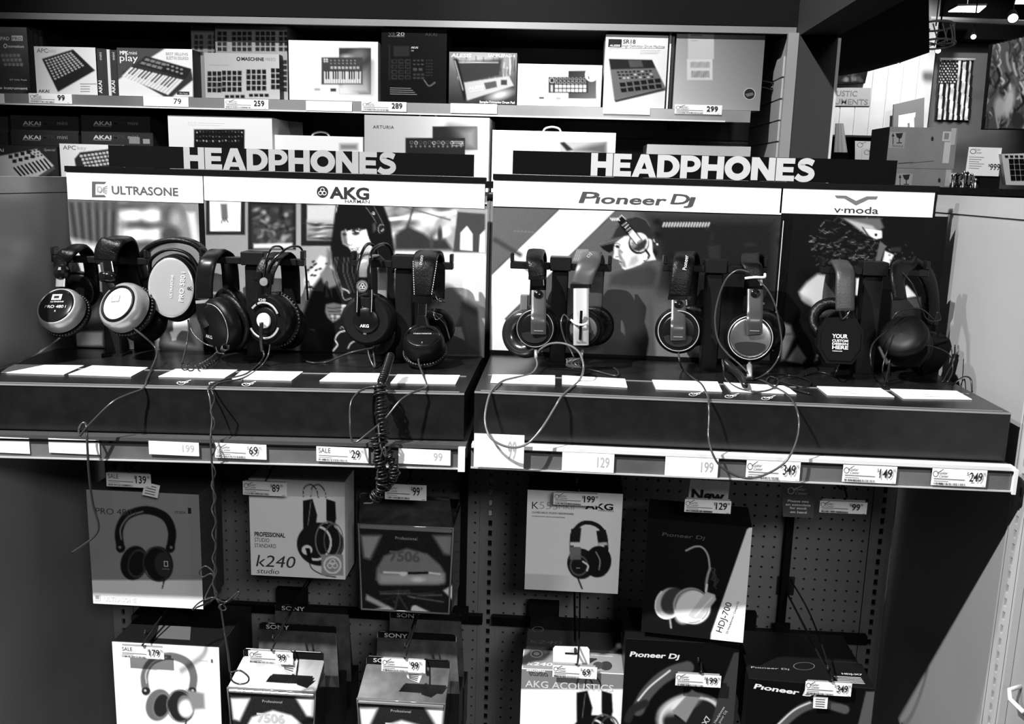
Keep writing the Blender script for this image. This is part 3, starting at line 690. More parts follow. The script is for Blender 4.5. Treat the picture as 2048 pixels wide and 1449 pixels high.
part('divider_strip', mat('thin_white_edge', .5, .4), BPR, lambda b: b.box(wp(1561.3, 500, YP).x, wp(1562.7, 500, YP).x, YP-.0018, YP-.0005, 1.42, 1.69))

# --- posts with T bars
BARM = mat('black_bar_plastic', .006, .4, spec=.2, bump=.06, bscale=700)
def tpost(t, bx0, bx1, by, pa, pb, zb, k):
    a, c = wp(bx0, by, YBAR), wp(bx1, by, YBAR); zc = (a.z+c.z)/2; x0, x1 = wp(pa, by, YBAR).x, wp(pb, by, YBAR).x
    po = part('post', BARM, t, lambda b: (b.bbox(x0+.002, x1-.002, YBAR-.004, YBAR+.028, zb, zc-.012, .0025), b.box(x0-.003, x1+.003, YBAR-.012, YBAR+.036, zb-.002, zb+.004)))
    part('cap_block', BARM, po, lambda b: b.bbox(x0-.003, x1+.003, YBAR-.014, YBAR+.03, zc-.0115, zc+.016, .002))
    for e0, e1, o0, o1 in ((a.x, x0-.0032, a.x, a.x+.007), (x1+.0032, c.x, c.x-.007, c.x)):
        br = part('bar', BARM, t, lambda b: b.bbox(e0, e1, YBAR-.010, YBAR+.010, zc-.010, zc+.004, .0015))
        part('end_stop', BARM, br, lambda b: b.bbox(o0, o1, YBAR-.011, YBAR+.011, zc+.0041, zc+.021, .0012))
    return zc
ZL = 1.3865; ZR = 1.3905
tpost(TL, 107, 298, 517, 200, 236, ZL-.014, 0); tpost(TL, 402, 610, 519, 488, 529, ZL-.009, 1); tpost(TL, 705, 907, 526, 789, 828, ZL-.003, 2)
tpost(TR, 1021, 1223, 530, 1103, 1140, ZR, 0); tpost(TR, 1325, 1533, 535, 1412, 1450, ZR, 1); tpost(TR, 1640, 1856, 540, 1726, 1770, ZR, 2)

# --- white information cards and sticker marks on the platforms
CARDS = [[(25, 731), (168, 733), (128, 751), (2, 747)], [(185, 733), (296, 737), (262, 755), (137, 751)], [(352, 740), (475, 742), (449, 758), (317, 755)],
         [(483, 744), (606, 745.5), (583, 763), (464, 760)], [(661, 748), (770, 749), (755, 766), (639, 764)], [(795, 751), (920, 752.5), (911, 770), (781, 768)]]
CARDSR = [[(985, 751), (1110, 753), (1110, 771), (981, 767)], [(1124, 753), (1250, 760), (1254.5, 776.6), (1124, 770)], [(1304, 762), (1435, 765.6), (1444, 785), (1312, 780)],
          [(1447, 767), (1572, 774), (1593, 790), (1463, 785)], [(1633.5, 774.7), (1761, 778.5), (1788.6, 796), (1655, 792)], [(1780, 780), (1912.6, 784), (1943.6, 801), (1806.6, 799)]]
def cardset(t, cs, z):
    for qd in cs:
        P = [wp(x, y, Z=z) for x, y in qd]
        for _ in range(2): P = [wp(x, y, Z=z+lz(p.x)) for (x, y), p in zip(qd, P)]
        cd_ = part('information_card', WHITE, t, lambda b: b.prism([p+Vector((0, 0, .0006)) for p in P][::-1], (0, 0, .0014)))
        pr = Print(PZ(z+lz(P[0].x)+.0021), .0002)
        for k in range(3):
            f = .2+.22*k; a = P[0].lerp(P[3], f); b_ = P[1].lerp(P[2], f)
            L = [a.lerp(b_, .22), a.lerp(b_, .5+.2*((k*7) % 3-1)*.6)]; xy = [proj(v) for v in L]
            pr.line([tuple(v) for v in xy], 1.0, .55)
        pr.build('small_print', cd_)
cardset(TL, CARDS, ZL); cardset(TR, CARDSR, ZR)
def sticker(t, x, y, z, k):
    pr = Print(PZ(z), .0005)
    pr.ell(x-4, y+1, 9, 3.4, .35, inner=.72); pr.line([(x, y), (x+16, y-5)], 1.4, .5)
    for i in range(4): pr.line([(x-8+i*5, y-2+i % 2*3), (x-4+i*5, y+1-i % 2*2)], 1.3, .55)
    pr.build('sticker', t)
for i, (x, y) in enumerate(((366, 766), (430, 767), (496, 769))): sticker(TL, x, y, ZL+lz(wp(x, y, Z=ZL).x)+.0003, i)
for i, (x, y) in enumerate(((1390, 789), (1462, 793), (1535, 797))): sticker(TR, x, y, ZR+.0003, i)
# ================================================================ HEADPHONES ON THE BARS
def cpt(p):
    """(x, y, Y) hangs at depth Y; (x, y, 't') lies on the platform top"""
    x, y, d = p
    if d == 't':
        z = ZL if x < 958 else ZR; q = wp(x, y, Z=z+.003); q = wp(x, y, Z=z+lz(q.x)+.003); return q
    return wp(x, y, d)
def cable(t, pts, r=.0017, m=None, name='cable', n=7, sub=7):
    P = catmull([cpt(p) for p in pts], sub); b = MB(); b.tube(P, r, n); return b.build(name, m or CABLE, t, True)
def coil(t, pts, R, turns, r=.0016, m=None, name='coiled_cable', wob=0.):
    P = [p_+Vector((0, 0, R*.9)) for p_ in catmull([cpt(p) for p in pts], 10)]; L = [0]
    for a, c in zip(P[:-1], P[1:]): L.append(L[-1]+(c-a).length)
    N = turns*9; out = []
    for k in range(N+1):
        s_ = L[-1]*k/N; i = min(len(P)-2, max(0, int(np.searchsorted(L, s_))-1)); f = (s_-L[i])/max(1e-9, L[i+1]-L[i])
        c = P[i].lerp(P[i+1], f); tg = (P[i+1]-P[i]).normalized(); u = tg.orthogonal().normalized() if abs(tg.y) > .9 else (Vector((0, 1, 0))-tg*tg.y).normalized()
        w_ = tg.cross(u); a = 2*math.pi*k/9; rr = R*(1+wob*math.sin(k*.37)+wob*math.sin(k*.11))
        out.append(c+(u*math.cos(a)+w_*math.sin(a))*rr)
    b = MB(); b.tube(out, r, 5); return b.build(name, m or RUBBER, t, True)
def cup(t, c, axis, r, plate=None, pf=.72, ring=None, rf=.86, body=None, pad=True, dome=.004, depth=.016, padm=None, sx=1., lab=None, ridged=False, name='ear_cup'):
    """one ear cup: cushion behind, housing, optional bright ring and a separate outer plate; axis points outwards"""
    c = Vector(c); ax = Vector(axis).normalized(); body = body or BLACK
    h = part(name, body, t, lambda b: b.lathe(c, ax, [(.001, -.012), (r*.9, -.012), (r*.99, -.008), (r, -.003), (r*.985, depth*.4), (r*.93, depth*.8), (r*.86, depth), (.001, depth)], 44, sx=sx), True, 35)
    if pad:
        part('ear_pad', padm or PAD, t, lambda b: b.torus(c-ax*.023, ax, r*.74, r*.31, 44, 12, sx, .48), True)
        if ridged:
            def rid(b):
                for k in range(46):
                    a = 2*math.pi*k/46; u = ax.orthogonal().normalized(); w_ = ax.cross(u); d = u*math.cos(a)+w_*math.sin(a)
                    b.ball(c-ax*.016+d*r*1.015, .0022, 6)
            o = part('cushion_stitching', mat('pleated_leatherette', .035, .3), t, rid, True); o['kind'] = 'stuff'
    if ring is not None: part('trim_ring', ring, h, lambda b: b.torus(c+ax*depth*.92, ax, r*rf, r*.028, 44, 8, sx, .8), True)
    pl = part('cup_plate', plate or BLACKG, h, lambda b: b.lathe(c+ax*depth, ax, [(r*pf, 0), (r*pf*.985, dome*.35), (r*pf*.9, dome*.6), (r*pf*.5, dome*.92), (.0005, dome)], 44, sx=sx), True)
    if lab: pl['label'] = lab
    return h, pl, c+ax*(depth+dome)
def rear(t, x, z, r, y=-.198, axis=(.1, 1, .05), m=None):
    c = Vector((x, y, z)); ax = Vector(axis).normalized()
    part('ear_cup', m or BLACK, t, lambda b: b.lathe(c, ax, [(.001, -.008), (r*.95, -.008), (r, 0), (r*.9, .010), (.001, .012)], 36), True, 40)
    part('ear_pad', PAD, t, lambda b: b.torus(c-ax*.016, ax, r*.74, r*.28, 36, 10, 1, .4), True)
def band(t, front, zc, rearz, w, th, m=None, wpx=True, name='headband', over=.028, rx=None):
    """front: [(px,py,Y)...] from the cup end up to the top front edge; then over the bar and down behind it"""
    P = [cpt(p) for p in front]; top = P[-1]; x = top.x if rx is None else rx
    P += [Vector((top.x*.8+x*.2, YBAR-.008, zc)), Vector((top.x*.5+x*.5, YBAR+.006, zc-.001)), Vector((x, YBAR+.022, zc-.018)), Vector((x, YBAR+.034, (zc+rearz)/2)), Vector((x, YBAR+.034, rearz))]
    b = MB(); b.strap(catmull(P, 6), w, th); return b.build(name, m or PAD, t, True)
def seg(t, pts, w, th, m, name, sq=4.):
    b = MB(); P = catmull([cpt(p) for p in pts], 5); 
    if isinstance(w, (list, tuple)): w = list(np.interp(np.linspace(0, 1, len(P)), np.linspace(0, 1, len(w)), w))
    b.strap(P, w, th, sq=sq); return b.build(name, m, t, True, 40)
def hp(name_label, px, py, grp):
    q = wp(px, py, -.28); return thing('headphones', name_label, 'headphones', (q.x, -.27, 1.39), grp)
PX = .00097
GL, GR = 'headphones hung on the left display', 'headphones hung on the right display'
GREYPL = mat('grey_plastic', .16, .35); MIDGREY = mat('mid_grey_satin', .30, .28, .5); WHITEPL = mat('white_gloss_plate', .7, .15)
LIGHTG = mat('light_grey_satin_arm', .34, .32, .2); DKSAT = mat('dark_satin_plastic', .004, .3, spec=.18)
def plate_print(pl, c, ax, u=(1, 0, 0)): return Print(Plane(c, ax, u), .0012)

# 1 silver-rimmed headphones, black plate
t = hp('silver-rimmed black headphones with a black oval plate, leftmost on the left display', 125, 620, GL)
band(t, [(122, 540, -.275), (124, 520, -.272), (140, 505, -.268)], wp(150, 500, YBAR).z+.006, 1.50, .030, .012, rx=wp(165, 520, YBAR).x)
part('hinge', BLACKG, t, lambda b: b.ball(wp(124, 545, -.285), .0165))
seg(t, [(122, 556, -.29), (121, 574, -.295)], .019, .006, MIDGREY, 'slider')
ax = Vector((-.10, -.80, .58)); h, pl, c = cup(t, wp(124, 622, -.30), ax, .047, BLACKG, .80, None, depth=.020, body=MIDGREY, ridged=True)
part('plate_rim', SILVER, h, lambda b: b.torus(c-Vector(ax).normalized()*.004, ax, .0385, .0016, 40, 8), True)
p = plate_print(pl, c, ax); x, y = proj(c); p.text('PRO 480 i', x, y+6, 6, .5, 42, .01, align='c'); p.text('ULTRASONE', x+4, y-5, 3, .5, 26, .01, align='c'); p.text('R', x, y+14, 4, .5, align='c')
p.rect(x-4, y-21, x+12, y-10, .5); p.rect(x-1, y-18, x+8, y-13, .01); p.build('lettering', pl)
rear(t, wp(170, 610, -.19).x, wp(170, 580, -.2).z, .040, -.20)
cable(t, [(135, 662, -.30), (112, 682, -.31), (80, 704, -.36), (40, 724, 't'), (0, 738, 't'), (-60, 748, 't')], .0022, mat('pale_cable', .12, .25))
# 2 white plate headphones
t = hp('silver-rimmed black headphones with a shiny white plate, second from the left', 240, 600, GL)
band(t, [(212, 522, -.278), (214, 500, -.275), (228, 484, -.268)], wp(232, 478, YBAR).z, 1.48, .048, .013, rx=wp(262, 540, -.2).x)
seg(t, [(216, 546, -.286), (212, 524, -.282)], .026, .006, CHROME, 'slider')
part('hinge', BLACKG, t, lambda b: b.bbox(*(lambda q: (q.x-.016, q.x+.016, q.y-.010, q.y+.010, q.z-.010, q.z+.010))(wp(216, 554, -.287)), b=.004), True, 50)
seg(t, [(218, 562, -.288), (226, 576, -.292)], .016, .007, BLACK, 'yoke')
ax = Vector((-.28, -.82, .5)); h, pl, c = cup(t, wp(250, 616, -.30), ax, .052, WHITEPL, .66, None, depth=.020, body=MIDGREY, ridged=True, lab='shiny white oval plate')
part('plate_rim', BLACK, h, lambda b: b.torus(c-ax.normalized()*.003, ax, .0365, .003, 40, 8), True)
p = plate_print(pl, c, ax); x, y = proj(c); p.rect(x-9, y-14, x+5, y-3, .25); p.rect(x-6, y-12, x+4, y-5, .7); p.text('PRO 580 i', x, y+10, 5, .5, 30, align='c'); p.build('lettering', pl)
part('ear_pad', PAD, t, lambda b: b.torus(wp(285, 632, -.262), (.75, -.5, .2), .040, .017, 40, 12), True)
part('ear_cup', BLACK, t, lambda b: b.lathe(wp(285, 632, -.262), (.75, -.5, .2), [(.001, .0), (.046, .0), (.05, -.006), (.046, -.014), (.001, -.018)], 36), True, 40)
cable(t, [(257, 640, -.325), (266, 655, -.326), (290, 675, -.32), (310, 695, -.31), (313, 712, -.34), (302, 740, 't'), (293, 762, 't'), (286, 778, -.527), (255, 790, -.55), (225, 805, -.57), (190, 838, -.585), (168, 862, -.59), (160, 872, -.59), (158, 858, -.585), (165, 847, -.58), (172, 850, -.58), (174, 880, -.59), (178, 950, -.585), (186, 1010, -.575), (197, 1050, -.57), (190, 1072, -.57), (165, 1092, -.57), (144, 1106, -.57)], .0021)
# 3 big disc leaning headphones
t = hp('headphones with a mirror-like disc under a wide black headband arch', 345, 573, GL)
P = [wp(x, y, d) for x, y, d in ((290, 560, -.215), (283, 520, -.22), (305, 492, -.228), (345, 480, -.232), (385, 486, -.232), (408, 506, -.23), (414, 540, -.225))]
b = MB(); b.strap(catmull(P, 7), .030, .013, side=(0, 1, 0)); b.build('headband', PAD, t, True)
P = [wp(x, y, -.252) for x, y in ((300, 545), (302, 520), (325, 503), (352, 500), (380, 512), (398, 545), (400, 590))]
b = MB(); b.strap(catmull(P, 7), .012, .006, side=(0, 1, 0)); b.build('yoke', DKSAT, t, True)
ax = Vector((.08, -1, .12)); MIRR = mat('mirror_disc', .30, .14, .15, spec=.6, coat=.4)
h, pl, c = cup(t, wp(346, 576, -.262), ax, .067, MIRR, .90, None, sx=.76, depth=.012, dome=.002, lab='mirror-like grey disc', pad=True)
p = plate_print(pl, c, ax); p.text('PRO 580 i', 366, 604, 9, .55, 60, .004, rot=86); p.text('ULTRASONE', 344, 596, 5, .5, 46, .004, rot=86); p.text('R', 383, 580, 9, .02, 7, .01, rot=86); p.build('lettering', pl)
cable(t, [(376, 640, -.262), (377, 660, -.27), (373, 690, -.28), (367, 715, -.31), (362, 736, 't')], .0016)
# 4 black headphones with coiled cable
t = hp('black wide-strap headphones with a short coiled cable, left of the white-centred pair', 435, 640, GL)
band(t, [(408, 600, -.288), (409, 560, -.284), (416, 524, -.275)], wp(425, 508, YBAR).z+.004, 1.47, .036, .010, DKSAT, rx=wp(462, 560, -.2).x)
seg(t, [(410, 606, -.290), (409, 600, -.290)], .037, .008, SILVER, 'slider')
seg(t, [(420, 652, -.302), (412, 634, -.296), (410, 607, -.292)], [.030, .036, .036], .008, DKSAT, 'yoke')
ax = Vector((-.55, -.82, -.12)); h, pl, c = cup(t, wp(442, 650, -.295), ax, .056, DKSAT, .80, None, rf=.93, depth=.016)
part('trim_ring', mat('thin_silver_line', .35, .3, .6), h, lambda b: b.lathe(c-ax.normalized()*.002, ax, [(.046, 0), (.0475, 0), (.0475, .001), (.046, .001)], 40, a0=-.2, a1=2.3), True)
p = plate_print(pl, c, ax); x, y = proj(c); p.text('AKG', x-6, y+22, 4, .35, 12, .02, align='c'); p.build('lettering', pl)
rear(t, wp(470, 620, -.2).x, wp(470, 622, -.2).z, .05, -.21, axis=(.6, .8, 0))
coil(t, [(452, 700, -.36), (440, 712, 't'), (420, 730, 't'), (395, 742, 't'), (362, 739, 't')], .0065, 22, .0014)
cable(t, [(380, 655, -.27), (390, 672, -.28), (410, 688, -.29), (432, 694, -.30), (440, 690, -.305)], .0015)
cable(t, [(432, 695, -.305), (436, 706, -.33), (448, 708, -.35)], .0015)
# 5 K240
t = hp('black headphones with white-centred silver-ringed cup and twin headband wires', 535, 640, GL)
zt_ = wp(545, 492, YBAR).z
for dx, wv in ((0, 0), (36, 1)):
    P = [wp(x+dx*a, y, d) for x, y, d, a in ((527, 560, -.296, .1), (531, 525, -.288, .35), (541, 500, -.272, .8), (553, 493, YBAR, 1), (566, 500, YBAR+.02, 1.05), (572, 540, YBAR+.035, 1.1), (576, 600, YBAR+.038, 1.1))]
    b = MB(); b.tube(catmull(P, 7), .0022, 8); b.build('headband_wire', BLACKG, t, True)
band(t, [(527, 566, -.292), (532, 540, -.288), (545, 518, -.276)], wp(548, 510, YBAR).z+.003, 1.49, .040, .004, PAD, rx=wp(582, 560, -.2).x)
for a_, bq, nm in (((520, 605, -.302), (519, 545, -.294), 'yoke_arm'), ((536, 612, -.302), (540, 548, -.292), 'yoke_arm')):
    seg(t, [a_, bq], .009, .006, BLACKG, nm)
seg(t, [(524, 612, -.305), (526, 590, -.303)], .026, .009, BLACKG, 'yoke')
part('medallion', MIDGREY, t, lambda b: b.lathe(wp(528, 564, -.300), (0, -1, .1), [(.0085, 0), (.008, .003), (.0005, .0035)], 24), True, 40)
ax = Vector((-.30, -.94, .06)); h, pl, c = cup(t, wp(542, 640, -.292), ax, .054, BLACK, .5, None, depth=.018, ridged=True, body=DKSAT)
part('silver_arc', SILVER, h, lambda b: b.lathe(c+ax.normalized()*.0005, ax, [(.0335, 0), (.0375, 0), (.0375, .002), (.0335, .002)], 36, closed=True, a0=1.9, a1=4.2), True)
part('silver_arc', SILVER, h, lambda b: b.lathe(c+ax.normalized()*.0005, ax, [(.0335, 0), (.0375, 0), (.0375, .002), (.0335, .002)], 36, closed=True, a0=-.9, a1=1.1), True)
part('white_boss', WHITEPL, h, lambda b: b.lathe(c+ax.normalized()*.0005, ax, [(.0155, 0), (.015, .004), (.011, .006), (.0005, .0062)], 32), True, 40)
p = Print(Plane(wp(525, 602, -.312), (0, -1, 0)), .0006); p.text('K240', 517.5, 602, 5, .45, 14, .02); p.text('STUDIO', 518, 606, 2.5, .4, 13); p.build('lettering', t)
rear(t, wp(585, 640, -.2).x, wp(585, 652, -.2).z, .046, -.215, axis=(.6, .75, -.1))
cable(t, [(523, 645, -.328), (522, 670, -.33), (523, 690, -.328), (525, 704, -.325)], .0042, RUBBER, 'plug_sleeve')
cable(t, [(525, 700, -.325), (528, 712, -.34), (518, 728, 't'), (492, 748, 't'), (455, 758, 't'), (425, 768, 't'), (416, 778, -.53), (420, 800, -.545), (424, 840, -.56), (421, 880, -.575), (425, 940, -.575), (428, 1000, -.57), (432, 1060, -.57), (430, 1120, -.57), (430, 1185, -.57), (441, 1215, -.57), (447, 1250, -.57), (455, 1300, -.57), (459, 1335, -.57), (462, 1345, -.57), (480, 1342, -.57), (497, 1355, -.57), (494, 1366, -.57), (478, 1369, -.57), (464, 1362, -.57), (462, 1348, -.57)], .0017)
tw = [(540, 690, -.32), (536, 712, -.34), (520, 735, 't'), (485, 757, 't'), (440, 766, 't'), (424, 778, -.53)]
for k in range(46): tw.append((425+4.2*math.sin(k*1.15)+k*.11, 786+k*9.0, -.556-.002*math.cos(k*1.15)-min(.018, k*.0016)))
tw += [(418, 1205, -.57), (395, 1215, -.57), (385, 1220, -.575), (400, 1205, -.575), (425, 1196, -.58), (450, 1205, -.575), (470, 1190, -.57), (478, 1184, -.57), (474, 1194, -.57), (455, 1205, -.57), (438, 1213, -.575), (445, 1222, -.575), (452, 1216, -.57), (430, 1196, -.58), (410, 1200, -.58), (420, 1175, -.57), (428, 1160, -.57), (422, 1148, -.57), (405, 1155, -.57), (398, 1145, -.57), (410, 1133, -.57), (424, 1142, -.57), (430, 1155, -.57)]
cable(t, tw, .0015, None, 'twisted_cable', 6, 4)
# 6 plain AKG
t = hp('matte black headphones with a round lettered plate and open twin-wire headband', 735, 640, GL)
for dx in (0, 38):
    P = [wp(x+dx*a, y, d) for x, y, d, a in ((712, 590, -.297, 0 if not dx else .75), (714, 540, -.29, .1 if not dx else .7), (724, 505, -.275, .5), (737, 488, YBAR, 0 if not dx else .75), (752, 500, YBAR+.02, 0 if not dx else .8), (757, 545, YBAR+.034, 0 if not dx else .8))]
    b = MB(); b.tube(catmull(P, 7), .0032, 8); b.build('headband_wire', BLACKG, t, True)
band(t, [(725, 556, -.288), (726, 535, -.286), (735, 516, -.276)], wp(740, 512, YBAR).z, 1.50, .020, .005, GREYPL, rx=wp(765, 560, -.2).x)
seg(t, [(725, 580, -.300), (725, 566, -.300)], .036, .008, DKSAT, 'slider')
part('medallion', DKGREY, t, lambda b: b.lathe(wp(725, 573, -.304), (0, -1, .1), [(.0125, 0), (.012, .004), (.0005, .0045)], 24), True, 40)
p = Print(Plane(wp(725, 573, -.309), (0, -1, .05)), .0004)
for dx, dy in ((0, -3), (-3, 2), (3, 2)): p.ell(725+dx, 573+dy, 3.4, 3.4, .55, inner=.72)
p.ell(725, 573, 9.5, 9.5, .3, inner=.9); p.build('lettering', t)
for x in (713, 742): seg(t, [(x-1, 625, -.312), (x, 600, -.306), (x, 580, -.301)], .007, .007, BLACKG, 'yoke_arm')
seg(t, [(729, 622, -.300), (728, 598, -.297)], .012, .006, SILVER, 'slider')
ax = Vector((-.06, -1, .06)); h, pl, c = cup(t, wp(736, 640, -.29), ax, .0515, DKSAT, .52, None, depth=.014, dome=.006, body=mat('charcoal_satin', .006, .45, spec=.12))
p = plate_print(pl, c, ax); p.text('AKG', 729, 655, 6, .6, 18, .03, align='c'); p.text('K52', 730, 669, 2.5, .4, align='c'); p.build('lettering', pl)
rear(t, wp(770, 650, -.2).x, wp(770, 662, -.2).z, .048, -.215, axis=(.5, .8, -.1))
cable(t, [(748, 692, -.295), (742, 697, -.3), (700, 706, -.33), (655, 724, 't'), (625, 726, 't'), (605, 720, 't')], .0018)
cable(t, [(735, 695, -.29), (740, 718, -.31), (750, 735, 't'), (746, 700, -.29)], .0018)
# 7 studio monitor, stitched band
t = hp('black headphones with stitched padded headband and chrome slider, rightmost on the left display', 848, 660, GL)
band(t, [(846, 594, -.290), (848, 560, -.286), (851, 525, -.276)], wp(853, 511, YBAR).z+.003, 1.50, [.036]*12+[.046]*60, .012, rx=wp(872, 560, -.2).x) if False else None
P = [cpt(q) for q in ((845, 592, -.292), (846, 560, -.288), (849, 525, -.277))]; top = P[-1]; xr = wp(868, 560, -.2).x
P += [Vector((top.x, YBAR-.008, wp(853, 510, YBAR).z+.002)), Vector((top.x+.006, YBAR+.008, wp(853, 510, YBAR).z+.001)), Vector((xr, YBAR+.024, 1.585)), Vector((xr, YBAR+.034, 1.54)), Vector((xr, YBAR+.034, 1.51))]
P = catmull(P, 6); b = MB(); b.strap(P, list(np.interp(np.linspace(0, 1, len(P)), [0, .25, .5, 1], [.038, .048, .050, .046])), .012); b.build('headband', PAD, t, True)
def stitch(bm):
    for sgn in (-1, 1):
        for k in range(15):
            q = wp(846+sgn*(17.5+k*.45)+k*.3, 588-k*4.6, -.298+.001*k); bm.box(q.x-.0006, q.x+.0006, q.y-.0012, q.y, q.z-.0013, q.z+.0013)
o = part('stitching', mat('white_thread', .5, .6), t, stitch); o['kind'] = 'stuff'
p = Print(Plane(wp(849, 528, -.289), (0, -.9, .35)), .001); p.text('STUDIO', 844, 531, 5, .45, 20, rot=86); p.build('lettering', t)
seg(t, [(844, 606, -.294), (845, 592, -.294)], .040, .010, BLACKG, 'band_end')
seg(t, [(844, 638, -.298), (845, 608, -.295)], .0165, .005, CHROME, 'slider')
seg(t, [(845, 652, -.301), (844, 632, -.299)], [.030, .018], .007, DKSAT, 'yoke')
for sg in (-1, 1):
    b = MB(); b.tube(catmull([wp(845+sg*6, 650, -.300), wp(845+sg*26, 660, -.305), wp(846+sg*37, 680, -.308), wp(848+sg*34, 695, -.305)], 6), .0028, 8); b.build('yoke_arm', BLACKG, t, True)
ax = Vector((-.05, -.50, .86)); h, pl, c = cup(t, wp(848, 690, -.30), ax, .042, DKSAT, .78, SILVER, rf=.80, depth=.022, dome=.004, ridged=True)
p = plate_print(pl, c, ax, (1, 0, 0)); x, y = proj(c); p.text('STUDIO MONITOR', x, y, 4, .45, 36, align='c'); p.build('lettering', pl)
rear(t, wp(880, 640, -.2).x, wp(880, 650, -.2).z, .038, -.215, axis=(.5, .8, .2))
cable(t, [(868, 585, -.225), (876, 600, -.24), (890, 605, -.25), (880, 598, -.25), (868, 622, -.255), (872, 640, -.27), (884, 632, -.27), (868, 628, -.27), (890, 650, -.26), (900, 680, -.26)], .0013)
cable(t, [(845, 684, -.335), (838, 712, -.33), (838, 728, -.35), (848, 755, 't'), (853, 770, 't'), (846, 778, -.527), (825, 786, -.545), (800, 802, -.56), (770, 838, -.575), (735, 868, -.58), (712, 885, -.585), (703, 878, -.585), (700, 845, -.58), (702, 806, -.565), (718, 784, -.545), (740, 775, -.53), (757, 774, -.53)], .0019)
part('plug_sleeve', RUBBER, t, lambda b: b.tube(catmull([wp(782, 714, -.43), wp(778, 732, -.47), wp(770, 752, -.51), wp(762, 772, -.54)], 6), list(np.linspace(.0045, .0065, 19)), 10), True)
coil(t, [(781, 718, -.435), (770, 752, -.512), (763, 770, -.54)], .0068, 18, .0012, RUBBER, 'spring_ribs')
coil(t, [(760, 780, -.548), (762, 830, -.565), (766, 875, -.58), (760, 905, -.585), (764, 960, -.585), (776, 990, -.58)], .0082, 30, .0022, RUBBER, 'coiled_cable', .25)
coil(t, [(750, 880, -.588), (757, 920, -.592), (765, 965, -.592), (760, 990, -.59), (748, 1004, -.585)], .0075, 22, .0022, RUBBER, 'coiled_cable', .3)
coil(t, [(770, 905, -.59), (785, 935, -.588), (788, 960, -.586), (780, 975, -.585)], .0065, 12, .0021, RUBBER, 'coiled_cable', .3)
cable(t, [(757, 850, -.585), (760, 890, -.597), (772, 915, -.600), (768, 895, -.6), (757, 935, -.598), (750, 1000, -.59), (728, 1008, -.58)], .0017)

# --- right display: DJ headphones with swivel arms
def djhp(label, cx, cy, r, top, strap, arm, armm, ax, ring=None, yf=-.30, plate=None, pf=.72, band_w=.036, knob=True, bandm=None, cut=True, brand=True):
    t = hp(label, cx, cy, GR)
    (tx, ty), (sx_, sy_) = top, strap; zc = wp(tx, ty, YBAR).z+.002
    band(t, [(sx_, sy_, -.29), ((sx_+tx)/2, (sy_+ty)/2, -.285), (tx, ty+12, -.272)], zc, 1.50, band_w, .011, bandm or PAD, rx=wp(tx+8, ty+40, -.2).x)
    seg(t, [(sx_+1, sy_+16, -.292), (sx_, sy_, -.292)], band_w*.72, .006, CHROME if knob else armm, 'slider')
    seg(t, [(sx_, sy_+4, -.293), (sx_, sy_-3, -.292)], band_w*1.05, .012, BLACKG, 'band_end')
    (ax0, ay0), (ax1, ay1), aw = arm; Y0, Y1 = -.295, yf-.022
    seg(t, [(ax1, ay1, Y1), (ax1, ay1-(ay1-ay0)*.3, Y1-.002), ((ax0+ax1)/2, (ay0+ay1)/2, (Y0+Y1)/2-.004), (ax0, ay0, Y0)], aw, .009, armm, 'swivel_arm', 5.)
    if knob:
        q = wp(ax0, ay0+8, Y0-.006); part('swivel_knob', BLACKG, t, lambda b: b.lathe(q, (0, -1, .2), [(.009, 0), (.009, .004), (.0065, .006), (.0005, .0065)], 24), True, 40)
        part('arm_joint', STEEL, t, lambda b: b.box(*(lambda s_: (s_.x-aw*.52, s_.x+aw*.52, s_.y-.0075, s_.y-.0005, s_.z-.002, s_.z+.002))(wp(ax0+1, ay0+26, Y0-.002))))
        if brand:
            p = Print(PY(Y0-.0105), .0015); p.text('P\u0131oneer D\u0237', ax0+1, ay0+29, 3.2, .55, aw/PX*.9, .01, slant=.2, align='c'); p.build('lettering', t)
    h, pl, c = cup(t, wp(cx, cy, yf), ax, r, plate or DKSAT, pf, ring, rf=.88, depth=.014, dome=.002)
    a_ = Vector(ax).normalized(); u = Vector((1, 0, 0)); u = (u-a_*u.dot(a_)).normalized(); v = a_.cross(u) * -1
    v = a_.cross(u)
    if cut:
        part('arm_recess', mat('recess_black', .006, .35), h, lambda b: b.add([c+a_*.0012+u*(r*.62*math.cos(g))+v*(-r*.28+(r*.12 if math.sin(g) > 0 else r*.42)*math.sin(g)) for g in np.linspace(0, 2*math.pi, 25)[:-1]], [tuple(range(24))]))
    part('arm_tip_line', mat('tip_line', .2, .3), t, lambda b: b.box(*(lambda s_: (s_.x-aw*.3, s_.x+aw*.3, s_.y-.0014, s_.y-.0004, s_.z-.0008, s_.z+.0008))(wp(ax1, ay1-6, Y1-.0055))))
    return t, h, pl, c
ARMD = mat('dark_grey_arm', .035, .32)
t, h, pl, c = djhp('dark DJ headphones with swivel arm and chrome slider, leftmost on the right display', 1073, 657, .041, (1069, 506), (1075, 556), ((1077, 582), (1077, 668), .030), ARMD, (-.2, -.97, .12), mat('thin_grey_ring', .25, .3, .5), band_w=.034)
part('ear_pad', mat('shiny_leatherette', .012, .22, spec=.7, coat=.3), t, lambda b: b.torus(wp(1050, 668, -.275), (-.35, -.9, .1), .033, .016, 40, 12), True); rear(t, wp(1085, 640, -.2).x, wp(1085, 640, -.2).z, .04)
part('rear_arm', mat('grey_rear_arm', .12, .3), t, lambda b: b.bbox(*(lambda a, d: (a.x, d.x, -.262, -.252, d.z, a.z))(wp(1041, 589, -.257), wp(1056, 622, -.257)), b=.002))
part('plug', SILVER, t, lambda b: b.tube([wp(1072, 700, -.31), wp(1072, 718, -.318)], .0035, 10), True)
